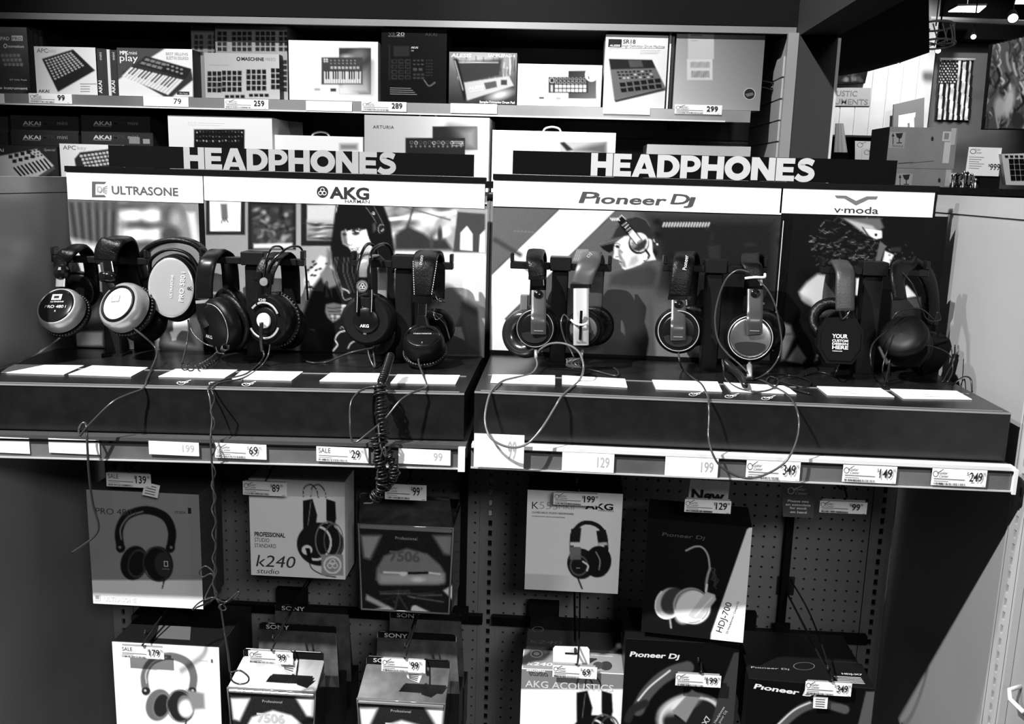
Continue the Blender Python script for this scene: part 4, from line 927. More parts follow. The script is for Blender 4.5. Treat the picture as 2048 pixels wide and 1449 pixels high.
cable(t, [(1072, 715, -.318), (1074, 732, -.34), (1062, 748, 't'), (1030, 756, 't'), (1005, 763, 't'), (985, 780, 't'), (976, 800, -.535), (970, 835, -.56), (974, 862, -.575), (985, 880, -.585), (1010, 893, -.59), (1036, 895, -.59), (1060, 884, -.585), (1085, 855, -.575), (1110, 815, -.55), (1122, 795, -.535), (1140, 778, 't'), (1158, 762, 't'), (1167, 738, -.42), (1162, 712, -.40), (1148, 696, -.38), (1125, 687, -.36), (1100, 688, -.345), (1082, 698, -.33), (1076, 706, -.322)], .0021, mat('pale_cable_2', .10, .22))
t, h, pl, c = djhp('DJ headphones with a long pale grey arm and a cable tie, on the right display', 1168, 658, .037, (1180, 511), (1163, 572), ((1162, 578), (1162, 690), .030), LIGHTG, (-.1, -.98, .1), None, band_w=.042, knob=False, plate=mat('grey_cup_plate', .05, .35), bandm=mat('grey_band_cover', .045, .35))
p = Print(PY(-.301), .003); p.text('P\u0131oneer D\u0237', 1163, 599, 3.6, .12, 22, .01, slant=.2, align='c'); p.build('lettering', t)
p = Print(PY(-.268), .002); p.text('DJ', 1178, 516, 6, .4, 10, .01, rot=60); p.build('lettering', t)
part('arm_groove', BLACK, t, lambda b: b.box(*(lambda a, d: (a.x, d.x, -.331, -.3265, d.z, a.z))(wp(1160, 622, -.33), wp(1163, 680, -.33))))
b = MB(); b.tube(catmull([wp(x, y, d) for x, y, d in ((1142, 640, -.325), (1152, 648, -.334), (1165, 650, -.335), (1174, 647, -.330))], 5), .0022, 8); b.build('cable_tie', WHITEPL, t, True)
rear(t, wp(1190, 640, -.2).x, wp(1190, 650, -.2).z, .04)
part('plug', SILVER, t, lambda b: b.tube([wp(1165, 700, -.30), wp(1163, 716, -.305)], .003, 10), True)
cable(t, [(1140, 642, -.325), (1128, 630, -.32), (1122, 650, -.33), (1130, 680, -.33), (1142, 702, -.33), (1148, 715, -.34)], .0016)
kn = [(1163, 716, -.305), (1160, 728, -.33), (1145, 735, -.36)]
for k in range(26): kn.append((1147+13*math.sin(k*2.1)+4*math.sin(k*.7), 726+9*math.cos(k*1.7), -.36+.012*math.sin(k*1.3)))
kn += [(1150, 735, -.36), (1190, 742, 't'), (1230, 752, 't'), (1237, 746, 't'), (1225, 735, 't'), (1195, 733, 't'), (1160, 735, -.36)]
cable(t, kn, .0017, None, 'knotted_cable', 7, 5)
t, h, pl, c = djhp('DJ headphones with pale ring arcs, alone on the bar left of the silver-faced pair', 1357, 662, .044, (1368, 511), (1358, 596), ((1357, 602), (1356, 680), .029), ARMD, (-.12, -.98, .12), mat('thin_pale_ring', .45, .3, .5), band_w=.042)
p = Print(Plane(wp(1368, 535, -.286), (0, -.95, .2)), .003); p.text('P\u0131oneer', 1372, 541, 8, .5, 30, .01, rot=84); p.build('lettering', t)
rear(t, wp(1385, 640, -.2).x, wp(1385, 650, -.2).z, .042)
cable(t, [(1357, 704, -.31), (1359, 722, -.34), (1365, 738, 't'), (1385, 756, 't'), (1402, 768, 't'), (1412, 785, 't'), (1417, 800, -.535), (1418, 840, -.56), (1417, 875, -.58), (1424, 905, -.59), (1440, 932, -.595), (1470, 951, -.597), (1500, 957, -.597), (1535, 948, -.595), (1570, 925, -.59), (1590, 890, -.582), (1598, 850, -.57), (1592, 815, -.545), (1575, 790, 't'), (1550, 775, 't'), (1520, 760, 't'), (1490, 755, 't')], .0019)
t, h, pl, c = djhp('silver-faced DJ headphones wrapped in a cable loop, right of centre on the right display', 1500, 676, .047, (1500, 514), (1510, 556), ((1510, 580), (1509, 668), .030), ARMD, (-.14, -.98, .14), SILVER, plate=mat('spun_aluminium', .42, .22, .9, vary=.3, vscale=14), pf=.82, band_w=.038)
rear(t, wp(1525, 650, -.2).x, wp(1525, 660, -.2).z, .044)
b = MB(); b.tube(catmull([wp(x, y, d) for x, y, d in ((1490, 557, -.305), (1508, 555, -.31), (1528, 555, -.305), (1530, 548, -.30))], 5), .0026, 8); b.build('cable_tie', WHITEPL, t, True)
part('plug', SILVER, t, lambda b: b.tube([wp(1499, 716, -.31), wp(1499, 730, -.313), wp(1499, 731, -.313), wp(1499, 755, -.34)], [.003, .003, .0055, .005], 10), True)
part('cable_sleeve', RUBBER, t, lambda b: b.tube(catmull([wp(1450, 725, -.33), wp(1465, 738, -.35), wp(1482, 755, -.39), wp(1490, 772, -.44)], 6), list(np.linspace(.009, .0055, 19)), 12), True)
cable(t, [(1500, 545, -.315), (1475, 541, -.312), (1452, 560, -.31), (1436, 600, -.312), (1430, 640, -.318), (1436, 680, -.325), (1455, 708, -.33), (1480, 730, -.335), (1495, 745, -.34)], .0019)
cable(t, [(1516, 560, -.312), (1535, 580, -.316), (1550, 610, -.32), (1560, 655, -.325), (1563, 690, -.33), (1555, 720, -.335), (1535, 745, -.36), (1510, 758, 't'), (1480, 756, 't'), (1455, 742, 't'), (1445, 720, -.33), (1447, 735, -.36), (1452, 760, 't'), (1480, 778, 't'), (1520, 784, 't'), (1550, 775, 't'), (1556, 760, 't'), (1540, 754, 't'), (1533, 765, 't'), (1550, 778, 't')], .0017)
cable(t, [(1535, 748, -.36), (1565, 750, 't'), (1600, 755, 't'), (1622, 765, 't'), (1610, 775, 't'), (1575, 768, 't'), (1550, 762, 't'), (1590, 780, 't'), (1620, 788, 't')], .0016, RUBBER)
# hexagonal custom-plate headphones
HEXM = mat('black_satin_hex', .003, .5, spec=.08)
def hexcup(t, c, ax, r, text=None):
    c = Vector(c); a_ = Vector(ax).normalized(); u = Vector((1, 0, 0)); u = (u-a_*u.dot(a_)).normalized(); v = a_.cross(u)
    sh = [(.62, 1), (.95, .45), (.95, -.35), (.55, -1), (-.55, -1), (-.95, -.35), (-.95, .45), (-.62, 1)]
    h = part('ear_cup', HEXM, t, lambda b: b.prism([c+(u*x+v*y)*r+a_*.010 for x, y in sh], a_*-.024))
    pl = part('cup_plate', HEXM, h, lambda b: b.prism([c+(u*x+v*y)*r*.86+a_*.0135 for x, y in sh], a_*-.0033))
    part('ear_pad', PAD, t, lambda b: b.torus(c-a_*.026, a_, r*.74, r*.30, 40, 12, 1., .5), True); return h, pl, c+a_*.0135
t = hp('matt black headphones with YOUR CUSTOM DESIGN HERE printed on the angular cup', 1680, 680, GR)
band(t, [(1690, 622, -.296), (1690, 580, -.29), (1690, 545, -.278)], wp(1690, 527, YBAR).z, 1.50, [.034]*80 and .036, .012, mat('grey_black_leatherette', .03, .45, bump=.3, bscale=260), rx=wp(1665, 570, -.2).x)
for sg in (-1, 1):
    b = MB(); b.tube(catmull([wp(1690+sg*14, 608, -.296), wp(1688+sg*8, 628, -.30), wp(1684, 640, -.302)], 5), .002, 8); b.build('wire_yoke', BLACKG, t, True)
h, pl, c = hexcup(t, wp(1679, 682, -.295), (-.12, -.98, .12), .044)
p = plate_print(pl, c, (-.12, -.98, .12)); 
for tx, yy, hh, ww in (('YOUR', 676, 8.5, 31), ('CUSTOM', 683.5, 5, 32), ('DESIGN', 689.5, 4.5, 32), ('HERE', 698, 7.5, 32), ('V-MODA.COM', 703, 2, 20)): p.text(tx, 1664, yy, hh, .62, ww, .03)
p.build('lettering', pl)
part('ear_pad', PAD, t, lambda b: b.torus(wp(1662, 640, -.262), (-.3, -.8, .4), .034, .012, 40, 12), True); rear(t, wp(1680, 650, -.2).x, wp(1680, 660, -.2).z, .042)
cable(t, [(1680, 725, -.30), (1672, 745, -.33), (1668, 752, 't'), (1640, 745, 't'), (1610, 750, 't')], .0017, RUBBER)
t = hp('black headphones tangled in their own cable at the right end, beside the grey side wall', 1815, 690, GR)
P = [wp(x, y, d) for x, y, d in ((1800, 600, -.30), (1795, 560, -.29), (1800, 538, -.27), (1820, 528, YBAR), (1848, 545, -.215), (1862, 575, -.20), (1866, 620, -.20), (1862, 650, -.205))]
b = MB(); b.strap(catmull(P, 7), .036, .012, side=(.75, .5, 0)); b.build('headband', PAD, t, True)
hexcup(t, wp(1812, 690, -.285), (-.5, -.8, .2), .043); hexcup(t, wp(1862, 712, -.235), (.35, -.6, -.3), .040)
part('ear_pad', mat('black_leatherette_gloss', .003, .4, spec=.1), t, lambda b: b.lathe(wp(1806, 672, -.305), (-.55, -.6, .6), [(.040, -.016), (.046, -.008), (.045, .002), (.038, .008), (.02, .011), (.0005, .012)], 40), True)
for pts in ([(1800, 540, -.28), (1825, 570, -.29), (1840, 610, -.285), (1855, 640, -.28), (1880, 640, -.27), (1875, 625, -.27), (1868, 650, -.27)],
            [(1783, 640, -.30), (1800, 622, -.30), (1840, 618, -.29), (1868, 640, -.28)],
            [(1800, 700, -.32), (1830, 690, -.32), (1870, 695, -.31), (1900, 712, -.30), (1905, 740, -.31), (1895, 765, -.34)],
            [(1775, 660, -.31), (1745, 690, -.33), (1742, 730, -.345), (1752, 760, 't'), (1770, 772, 't')],
            [(1775, 700, -.32), (1765, 740, -.335), (1775, 765, 't'), (1780, 720, -.33), (1770, 770, 't')],
            [(1910, 690, -.27), (1908, 720, -.275), (1895, 745, -.29), (1885, 765, -.31)]):
    cable(t, pts, .0015, RUBBER)
cable(t, [(1905, 772, 't'), (1915, 762, -.40), (1930, 754, -.43), (1942, 760, -.45), (1944, 785, -.46)], .0016, RUBBER)
# ================================================================ BOXES, HOOKS AND PRICE TAGS BELOW THE SHELF
KB = .30
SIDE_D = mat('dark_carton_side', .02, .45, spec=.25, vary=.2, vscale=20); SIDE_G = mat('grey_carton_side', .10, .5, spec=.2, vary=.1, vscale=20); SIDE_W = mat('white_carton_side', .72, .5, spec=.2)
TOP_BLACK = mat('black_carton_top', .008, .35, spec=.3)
class Carton:
    def __init__(s, name, label, x0, y0, x1, y1, Y, depth, side, base, k=KB, yaw=0., group=None, cat='box', step=1.7, gloss=.45, pic=True, top=None, zbot=None):
        th = math.radians(yaw); cx, cy = (x0+x1)/2, (y0+y1)/2; c = wp(cx, cy, Y)
        n = Vector((math.sin(th), -math.cos(th), 0)); u = Vector((math.cos(th), math.sin(th), 0))
        s.pl = Plane(c, n, u)
        l = (s.pl.at(x0, cy)-c).dot(u); r = (s.pl.at(x1, cy)-c).dot(u); zt = s.pl.at(cx, y0).z; zb = s.pl.at(cx, y1).z if zbot is None else zbot
        s.l, s.r, s.zt, s.zb, s.c, s.u, s.n, s.Y = l, r, zt, zb, c, u, n, Y
        s.A = c+u*l; s.A.z = zt; s.B = c+u*r; s.B.z = zb; s.x0, s.y0, s.x1, s.y1 = x0, y0, x1, y1
        mid = c+u*(l+r)/2-n*depth/2
        s.t = thing(name, label, cat, (mid.x, mid.y, zb), group)
        e = .0012
        def body(b):
            P = [c+u*l, c+u*r, c+u*r-n*depth, c+u*l-n*depth]; m_ = c+u*(l+r)/2-n*depth/2; R_ = []
            for z, ins in ((zb, e), (zb+e, 0), (zt-e, 0), (zt, e)):
                for p in P:
                    d = Vector((p.x-m_.x, p.y-m_.y, 0)); q = p-Vector((math.copysign(ins, d.x) if abs(d.x) > 1e-6 else 0, math.copysign(ins, d.y), 0)); R_.append(Vector((q.x, q.y, z)))
            fs = [(3, 2, 1, 0), (12, 13, 14, 15)]
            for k_ in range(3): fs += [(k_*4+i, k_*4+(i+1) % 4, k_*4+4+(i+1) % 4, k_*4+4+i) for i in range(4)]
            b.add(R_, fs)
        s.body = part('body', side, s.t, body)
        if top is not None:
            part('top_flap', top, s.t, lambda b: b.prism([v+Vector((0, 0, 0)) for v in (Vector((c+u*(l+.002)-n*.003).to_tuple()[:2]+(zt,)), Vector((c+u*(r-.002)-n*.003).to_tuple()[:2]+(zt,)), Vector((c+u*(r-.002)-n*(depth-.002)).to_tuple()[:2]+(zt,)), Vector((c+u*(l+.002)-n*(depth-.002)).to_tuple()[:2]+(zt,)))], (0, 0, .0008)))
        s.pic = Pic(s.pl, x0, y0, x1, y1, base, step, k, .0004, gloss, rect=(s.A, s.B)) if pic else None
        s.pr = Print(s.pl, .0008)
    def done(s, front='printed_front'):
        if s.pic is not None: s.pic.build(front, s.t)
        if s.pr.m.v: s.pr.build('lettering', s.t)
        return s.t
def hp_art(q, cx, cy, sc, dark=18, mid=70, hi=140, style=0, shell=None):
    """printed picture of a pair of headphones, arch over two cups; sc = half width in px"""
    sh = shell if shell is not None else dark
    q.arc([(cx-sc*.92, cy+sc*.15), (cx-sc*.98, cy-sc*.5), (cx-sc*.7, cy-sc*1.05), (cx, cy-sc*1.28), (cx+sc*.7, cy-sc*1.05), (cx+sc*.98, cy-sc*.5), (cx+sc*.92, cy+sc*.15)], sc*.30, sh, 1.2)
    q.arc([(cx-sc*.90, cy-sc*.2), (cx-sc*.92, cy-sc*.6), (cx-sc*.62, cy-sc*1.04), (cx-sc*.1, cy-sc*1.23)], sc*.05, hi, 1)
    for s_ in (-1, 1):
        q.ell(cx+s_*sc*.92, cy+sc*.12, sc*.17, sc*.15, dark, 0, 1); q.ell(cx+s_*sc*.95, cy+sc*.10, sc*.05, sc*.05, hi, 0, 1)
    q.ell(cx-sc*.42, cy+sc*.68, sc*.50, sc*.64, sh, 14, 1.2); q.ell(cx-sc*.30, cy+sc*.70, sc*.30, sc*.46, dark, 12, 1.2); q.ring(cx-sc*.30, cy+sc*.70, sc*.33, sc*.5, sc*.05, mid, 12, 1)
    q.ell(cx+sc*.50, cy+sc*.72, sc*.52, sc*.66, dark, -10, 1.2); q.ring(cx+sc*.42, cy+sc*.72, sc*.5, sc*.63, sc*.04, mid, -10, 1)
    q.ell(cx+sc*.66, cy+sc*.74, sc*.32, sc*.46, mid if style else dark+14, -10, 1.2); q.line([(cx+sc*.7, cy+sc*1.3), (cx+sc*.62, cy+sc*1.62)], sc*.06, dark, 1)
GB, GS = 'boxed headphones hanging on the pegboard', 'clear-fronted headphone packs on the hooks'
# PRO 480 i
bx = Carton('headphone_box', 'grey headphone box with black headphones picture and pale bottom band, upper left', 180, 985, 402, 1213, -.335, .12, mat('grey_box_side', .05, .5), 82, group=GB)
q = bx.pic; q.rect(170, 1164, 410, 1220, 235, 5); q.rect(170, 1186, 410, 1220, 170, 1.5); hp_art(q, 291, 1090, 54, 12, 34, 80);  # soft white band paints key light below the shelf shadow; lower band is print
bx.pr.text('PRO 480 i', 192, 1028, 13, .05, 80); bx.pr.text('STOCK', 350, 1027, 5, .03, 22, .01); bx.pr.rect(376, 1016, 383, 1028, .02)
bx.pr.text('ULTRASONE', 209, 1202, 9, .72, 64, .02); bx.pr.rect(188, 1188, 201, 1202, .72); bx.pr.rect(191, 1191, 199, 1199, .35)
bx.pr.text('ULTRASONE', 325, 1139, 2, .5, 14); bx.pr.rect(328, 1122, 337, 1134, .5); bx.pr.rect(330, 1124, 335, 1132, .02)
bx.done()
for k, yy in enumerate((-.212, -.090)):
    Carton('headphone_box', ('second', 'third')[k]+' grey headphone box in the row behind the pale-banded grey box', 193+k*13, 984, 407+k*8, 1206, yy, (.115, .078)[k], mat('grey_box_side', .05, .5), 60, pic=False, group=GB).done()
# K240 upper
def k240_front(bx, x0, y0, x1, y1, akg=True):
    """print of the K240 carton laid out relative to its front"""
    q = bx.pic; W_, H_ = x1-x0, y1-y0; f = lambda u, v: (x0+u*W_, y0+v*H_)
    X = lambda u: x0+u*W_
    Yv = lambda v: y0+v*H_
    q.rect(x0-20, y0-20, x1+20, Yv(.175), 120, 1.5)
    q.grad(X(.5), Yv(.80), X(.5), Yv(1.), 190, 150, [f(.45, .98), f(.55, .80), f(1.05, .80), f(1.05, 1.02), f(.45, 1.02)], 6)
    for a, c_ in ((.62, .78), (.70, .86)): q.arc([f(a-.06, .17), f(a-.05, .08), f(a+.02, .045), f(a+.08, .10), f(a+.10, .18)], W_*.012, 25, .8)
    q.poly([f(.555, .21), f(.66, .19), f(.71, .36), f(.68, .58), f(.56, .60), f(.555, .40)], 14, 1.4); q.poly([f(.80, .19), f(.90, .22), f(.91, .40), f(.86, .58), f(.80, .40)], 14, 1.4); q.line([f(.64, .22), f(.60, .55)], W_*.008, 90, .8)
    q.ell(*f(.74, .66), W_*.25, H_*.225, 16, 8, 1.4); q.ring(*f(.70, .65), W_*.15, H_*.17, W_*.02, 205, 8, .8, 250, 80); q.ring(*f(.82, .62), W_*.13, H_*.19, W_*.012, 85, 0, 1); q.ring(*f(.88, .62), W_*.10, H_*.17, W_*.012, 60, 0, 1)
    q.ell(*f(.60, .72), W_*.055, H_*.05, 190, 0, 1); q.poly([f(.58, .70), f(.63, .70), f(.66, .85), f(.62, .85)], 12, 1); q.arc([f(.62, .84), f(.66, .92), f(.78, .98), f(.90, 1.0)], W_*.012, 20, .8)
    q.rect(X(.75), Yv(.765), X(.985), Yv(.985), 92, 1.2); q.ring(*f(.868, .875), W_*.085, H_*.083, W_*.016, 215, 0, .8)
    for dx, dy in ((0, -.02), (-.025, .015), (.025, .015)): q.ring(X(.868+dx), Yv(.865+dy), W_*.026, H_*.027, W_*.008, 190, 0, .7)
    p_ = bx.pr; 
    p_.text('AKG ACOUSTICS' if akg else 'ACOUSTICS', X(.05 if akg else .38), Yv(.150), H_*.075, .62, W_*(.86 if akg else .50), .012)
    p_.text('PROFESSIONAL', X(.05), Yv(.575), H_*.048, .01, W_*.32, .03); p_.text('STUDIO', X(.05), Yv(.632), H_*.045, .03, W_*.155); p_.text('STANDARD', X(.05), Yv(.690), H_*.045, .03, W_*.225)
    p_.text('k240', X(.065), Yv(.885), H_*.13, .05, W_*.40, 0., slant=.22); p_.text('studio', X(.075), Yv(.955), H_*.055, .05, W_*.23, .0, slant=.18)
bx = Carton('headphone_box', 'pale grey studio headphone box with dark top band hanging in the upper row', 500, 961, 690, 1155, -.292, .085, SIDE_W, 215, group=GB)
k240_front(bx, 500, 961, 690, 1155, False); bx.done()
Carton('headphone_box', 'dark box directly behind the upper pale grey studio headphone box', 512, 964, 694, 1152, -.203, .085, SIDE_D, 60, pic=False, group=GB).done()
# K553
bx = Carton('headphone_box', 'pale grey closed-back headphone box, first upper box right of the centre upright', 1052, 984, 1241, 1184, -.285, .095, SIDE_D, 200, group=GB)
q = bx.pic; q.grad(1060, 1000, 1230, 1180, 188, 205); q.ell(1180, 1100, 70, 60, 225, 0, 40); q.poly([(1040, 1143), (1250, 1152), (1250, 1200), (1040, 1200)], 150, 2); q.grad(1100, 1155, 1200, 1185, 120, 170, [(1040, 1147), (1250, 1156), (1250, 1200), (1040, 1200)], 2)
q.arc([(1143, 1100), (1145, 1070), (1160, 1050), (1178, 1046), (1198, 1054), (1210, 1072), (1213, 1100)], 9, 16); q.poly([(1142, 1058), (1163, 1056), (1160, 1090), (1139, 1090)], 18); q.poly([(1192, 1062), (1212, 1060), (1216, 1088), (1196, 1090)], 16)
q.poly([(1140, 1085), (1162, 1085), (1162, 1092), (1140, 1092)], 140); q.poly([(1196, 1086), (1214, 1085), (1215, 1091), (1196, 1092)], 120)
q.ell(1162, 1128, 28, 31, 16, -12); q.ell(1196, 1124, 27, 32, 12, 8); q.poly([(1138, 1094), (1162, 1094), (1162, 1120), (1140, 1120)], 70, 1.2); q.ring(1158, 1132, 17, 19, 2.5, 62, 0, 1); q.arc([(1166, 1124), (1176, 1132), (1174, 1142)], 3, 190); q.arc([(1192, 1105), (1200, 1122), (1198, 1140)], 2, 110); q.line([(1155, 1155), (1164, 1178)], 3, 15)
bx.pr.text('K', 1064, 1018, 16, .02, 13, -.004); bx.pr.text('553', 1079, 1018, 16, .42, 36, -.01); bx.pr.text('MKII', 1118, 1018.5, 11, .42, 30, -.01); bx.pr.text('AKG', 1170, 1018, 13, .01, 56, .03); bx.pr.text('HARMAN', 1197, 1023, 4, .03, 30)
bx.pr.text('CLOSED-BACK STUDIO HEADPHONES', 1064, 1026.5, 4, .04, 83, .012); bx.pr.text('FOR MONITORING, MIXING AND MASTERING', 1064, 1033.5, 2.4, .12, 66, .01)
bx.pr.text('AKG', 1152, 1137, 2, .7, 8, .03); bx.done()
Carton('headphone_box', 'dark-edged box directly behind the closed-back headphone box', 1062, 968, 1240, 1176, -.185, .09, SIDE_D, 60, pic=False, group=GB).done()
# HDJ-700, turned a little
bx = Carton('headphone_box', 'black headphone box turned slightly, with gold-toned headphones and pale wedge', 1288, 1046, 1496, 1276, -.345, .12, TOP_BLACK, 8, yaw=-7, group=GB, cat='box')
q = bx.pic; q.poly([(1506, 1050), (1506, 1300), (1420, 1290), (1422, 1268), (1494, 1060)], 165, 1.2)
q.arc([(1372, 1102), (1390, 1094), (1405, 1096), (1416, 1112), (1420, 1140)], 3.5, 105, 1); q.arc([(1420, 1138), (1416, 1150), (1413, 1165), (1412, 1182)], 5, 95, 1)
for k in range(9): q.arc([(1421+random.uniform(0, 12), 1135+k*4), (1432+random.uniform(-4, 6), 1140+k*4), (1424+random.uniform(0, 10), 1146+k*4)], 1.5, 40, 1)
q.ell(1338, 1207, 26, 32, 120, 28, 1.5); q.ell(1345, 1203, 22, 28, 36, 28, 2); q.ring(1338, 1207, 26, 32, 2.5, 215, 28, 1, 120, 300)
q.ell(1382, 1212, 36, 36, 105, 20, 1.5); q.ell(1388, 1216, 33, 33, 165, 20, 2); q.ring(1384, 1213, 33, 33, 2, 60, 0, 1); q.ell(1372, 1222, 18, 24, 235, 30, 6); q.poly([(1374, 1232), (1412, 1184), (1430, 1190), (1432, 1200), (1402, 1240), (1384, 1240)], 120, 1.4); q.line([(1390, 1234), (1424, 1196)], 1.6, 225); q.line([(1374, 1232), (1384, 1240), (1402, 1240)], 2, 205); q.line([(1412, 1184), (1414, 1170)], 3, 180); q.line([(1340, 1240), (1342, 1256)], 4, 90)
bx.pr.text('P\u0131oneer D\u0237', 1324, 1072, 8, .10, 84, .01, slant=.2)
bx.pr.text('HDJ-700', 1443, 1266, 13, .02, 68, .0, rot=76); bx.pr.text('DJ Headphones / Casque DJ', 1455, 1268, 4, .03, 74, .0, rot=76); bx.done()
# clear-fronted packs (moulded plastic with sloping shoulder and hang tab)
CLEAR = mat('clear_plastic_shell', .10, .08, spec=.8, coat=.6); PACKD = mat('dark_pack_card', .012, .3, coat=.3)
def pack(label, x0, y0, x1, y1, Y, depth, tab, tabw, full=True, lit=False, brand=True, zbot=None, tabY=None):
    """tab: pixel y of the hang tab's top and bottom edge; the shoulder slopes from the tab down to the front"""
    bx = Carton('headphone_pack', label, x0, y0, x1, y1, Y, depth, PACKD, 18, group=GS, cat='pack', gloss=.12, pic=full, zbot=zbot)
    t = bx.t; ty = tabY if tabY is not None else Y+depth*.55; a, c_ = wp(tabw[0], tab[0], ty), wp(tabw[1], tab[1], ty)
    zf, zt = bx.zt, c_.z
    part('shoulder', mat('smoked_clear_shoulder', .09, .2, .3, spec=.8, coat=.5, vary=.5, vscale=25), t, lambda b: b.prism([(a.x, ty, zt), (c_.x, ty, zt), (bx.B.x, Y, zf+.001), (bx.A.x, Y, zf+.001)], (0, .0012, -.0006)))
    for X_, Xt in ((bx.A.x, a.x), (bx.B.x, c_.x)): part('shoulder_cheek', PACKD, t, lambda b: b.prism([(X_, Y+.001, zf), (Xt, ty, zt-.001), (X_*.5+Xt*.5, ty+.004, zf)], (.0008, 0, 0)))
    h = part('hang_tab', mat('black_tab_card', .01, .15, coat=.5), t, lambda b: b.prism([(a.x, ty, zt), (c_.x, ty, zt), (c_.x, ty, a.z-.004), (c_.x-.006, ty, a.z), (a.x+.006, ty, a.z), (a.x, ty, a.z-.004)], (0, .0015, 0)))
    part('tab_rim', CHROME, h, lambda b: b.tube([(a.x, ty-.0012, zt), (a.x, ty-.0012, a.z-.004), (a.x+.006, ty-.0012, a.z), (c_.x-.006, ty-.0012, a.z), (c_.x, ty-.0012, a.z-.004), (c_.x, ty-.0012, zt)], .0009, 6))
    if brand:
        p_ = Print(PY(ty), .002); p_.text('SONY', tabw[0]+14, tab[0]+12, 9, .6, 46, .014); p_.build('lettering', h)
    if full:
        # clear rim frame
        fr = [(bx.A.x, bx.zt), (bx.B.x, bx.zt), (bx.B.x-.006, bx.zb), (bx.A.x+.006, bx.zb)]
        part('clear_rim', mat('clear_rim', .35, .08, .5, coat=.5), t, lambda b: b.tube([(x, Y-.003, z) for x, z in fr], .0028, 8, closed=True), True)
        part('front_ridge', mat('clear_ridge', .5, .1, .6), t, lambda b: b.bbox(bx.A.x+.002, bx.B.x-.002, Y-.006, Y-.0008, bx.zt-.010, bx.zt-.002, .002))
    return bx
def pack_art(q, pr, x0, y0, W_, lo, hi):
    f = lambda u, v: (x0+u*W_, y0+v*W_)
    q.poly([f(0, .02), f(.22, .02), f(.10, .28), f(.03, .26)], lo+70, 4); q.poly([f(.78, .02), f(1, .02), f(.98, .24), f(.90, .22)], lo+60, 4)
    q.poly([f(.17, .38), f(.25, .24), f(.50, .16), f(.72, .22), f(.86, .34), f(.92, .44), f(.92, .52), f(.84, .56), f(.22, .56), f(.16, .50)], hi-40, 3)
    q.poly([f(.2, .44), f(.9, .44), f(.90, .54), f(.2, .54)], hi-10, 5); q.line([f(.25, .42), f(.50, .43), f(.68, .42), f(.86, .44)], W_*.02, hi+25); q.line([f(.52, .43), f(.72, .425)], W_*.028, 15)
    q.ell(*f(.46, .44), W_*.035, W_*.02, hi+40, 0, 2); q.ell(*f(.62, .50), W_*.05, W_*.02, hi+40, 0, 4)
    for k in range(14): q.line([f(random.uniform(.15, .8), random.uniform(.60, .8)), f(random.uniform(.3, .9), random.uniform(.62, .85))], 1.6, random.choice((12, 30, 55, 80)), 2)
    q.poly([f(.06, .66), f(.36, .82), f(.34, .86), f(.05, .72)], lo+90, 2.5); q.poly([f(.05, .84), f(.30, .79), f(.36, .86), f(.05, .89)], lo+110, 2); q.poly([f(.52, .86), f(.60, .78), f(.95, .95), f(.90, .97)], lo+120, 2); q.ell(*f(.58, .82), W_*.03, W_*.035, 230, 0, 2)
    q.poly([f(.90, .62), f(1., .56), f(1., .72)], 190, 3); q.line([f(.35, .93), f(.62, .935)], 2, lo+60, 1)
    pr.text('7506', *f(.31, .29), W_*.115, (.14 if lo < 60 else .6), W_*.33, .04); pr.rect(*f(.36, .02), *f(.63, .07), .02); pr.text('Professional', *f(.375, .060), W_*.035, .4, W_*.235)
    q.noise(2)
bx = pack('clear-fronted headphone pack hanging in the upper row beside the centre upright', 718, 1052, 905, 1222, -.275, .14, (986, 1003), (720, 900), brand=False, tabY=-.19); pack_art(bx.pic, bx.pr, 722, 1068, 184, 22, 118); bx.done()
part('pack_top', mat('pack_top_black', .006, .25, coat=.3), bx.t, lambda b: b.box(bx.A.x+.003, bx.B.x-.003, -.189, -.13, bx.zt, bx.zt+.012))
bx = pack('clear-fronted headphone pack in front on the lower left hook, tagged 99', 458, 1380, 632, 1480, -.375, .075, (1297, 1322), (487, 648), tabY=-.325); pack_art(bx.pic, bx.pr, 462, 1395, 168, 110, 205); bx.done()
for k, (a, c_, y) in enumerate(((519, 672, 1245), (550, 697, 1208))):
    pack('black-topped headphone pack, '+('second', 'third')[k]+' in the lower left hook row', a-4, 1372-k*12, c_+6, 1470, (-.285, -.195)[k], .075, (y, y+22), (a, c_), False, tabY=(-.235, -.145)[k]).done()
bx = pack('clear-fronted headphone pack in front on the lower hook beside the centre upright', 715, 1402, 890, 1480, -.36, .075, (1312, 1338), (733, 900), tabY=-.305); pack_art(bx.pic, bx.pr, 718, 1414, 170, 80, 190); bx.done()
for k, (a, c_, y) in enumerate(((755, 912, 1262), (780, 922, 1222))):
    pack('black-topped headphone pack, '+('second', 'third')[k]+' on the hook beside the centre upright', a-4, 1385-k*12, c_+6, 1470, (-.27, -.18)[k], .075, (y, y+22), (a, c_), False, tabY=(-.22, -.13)[k]).done()
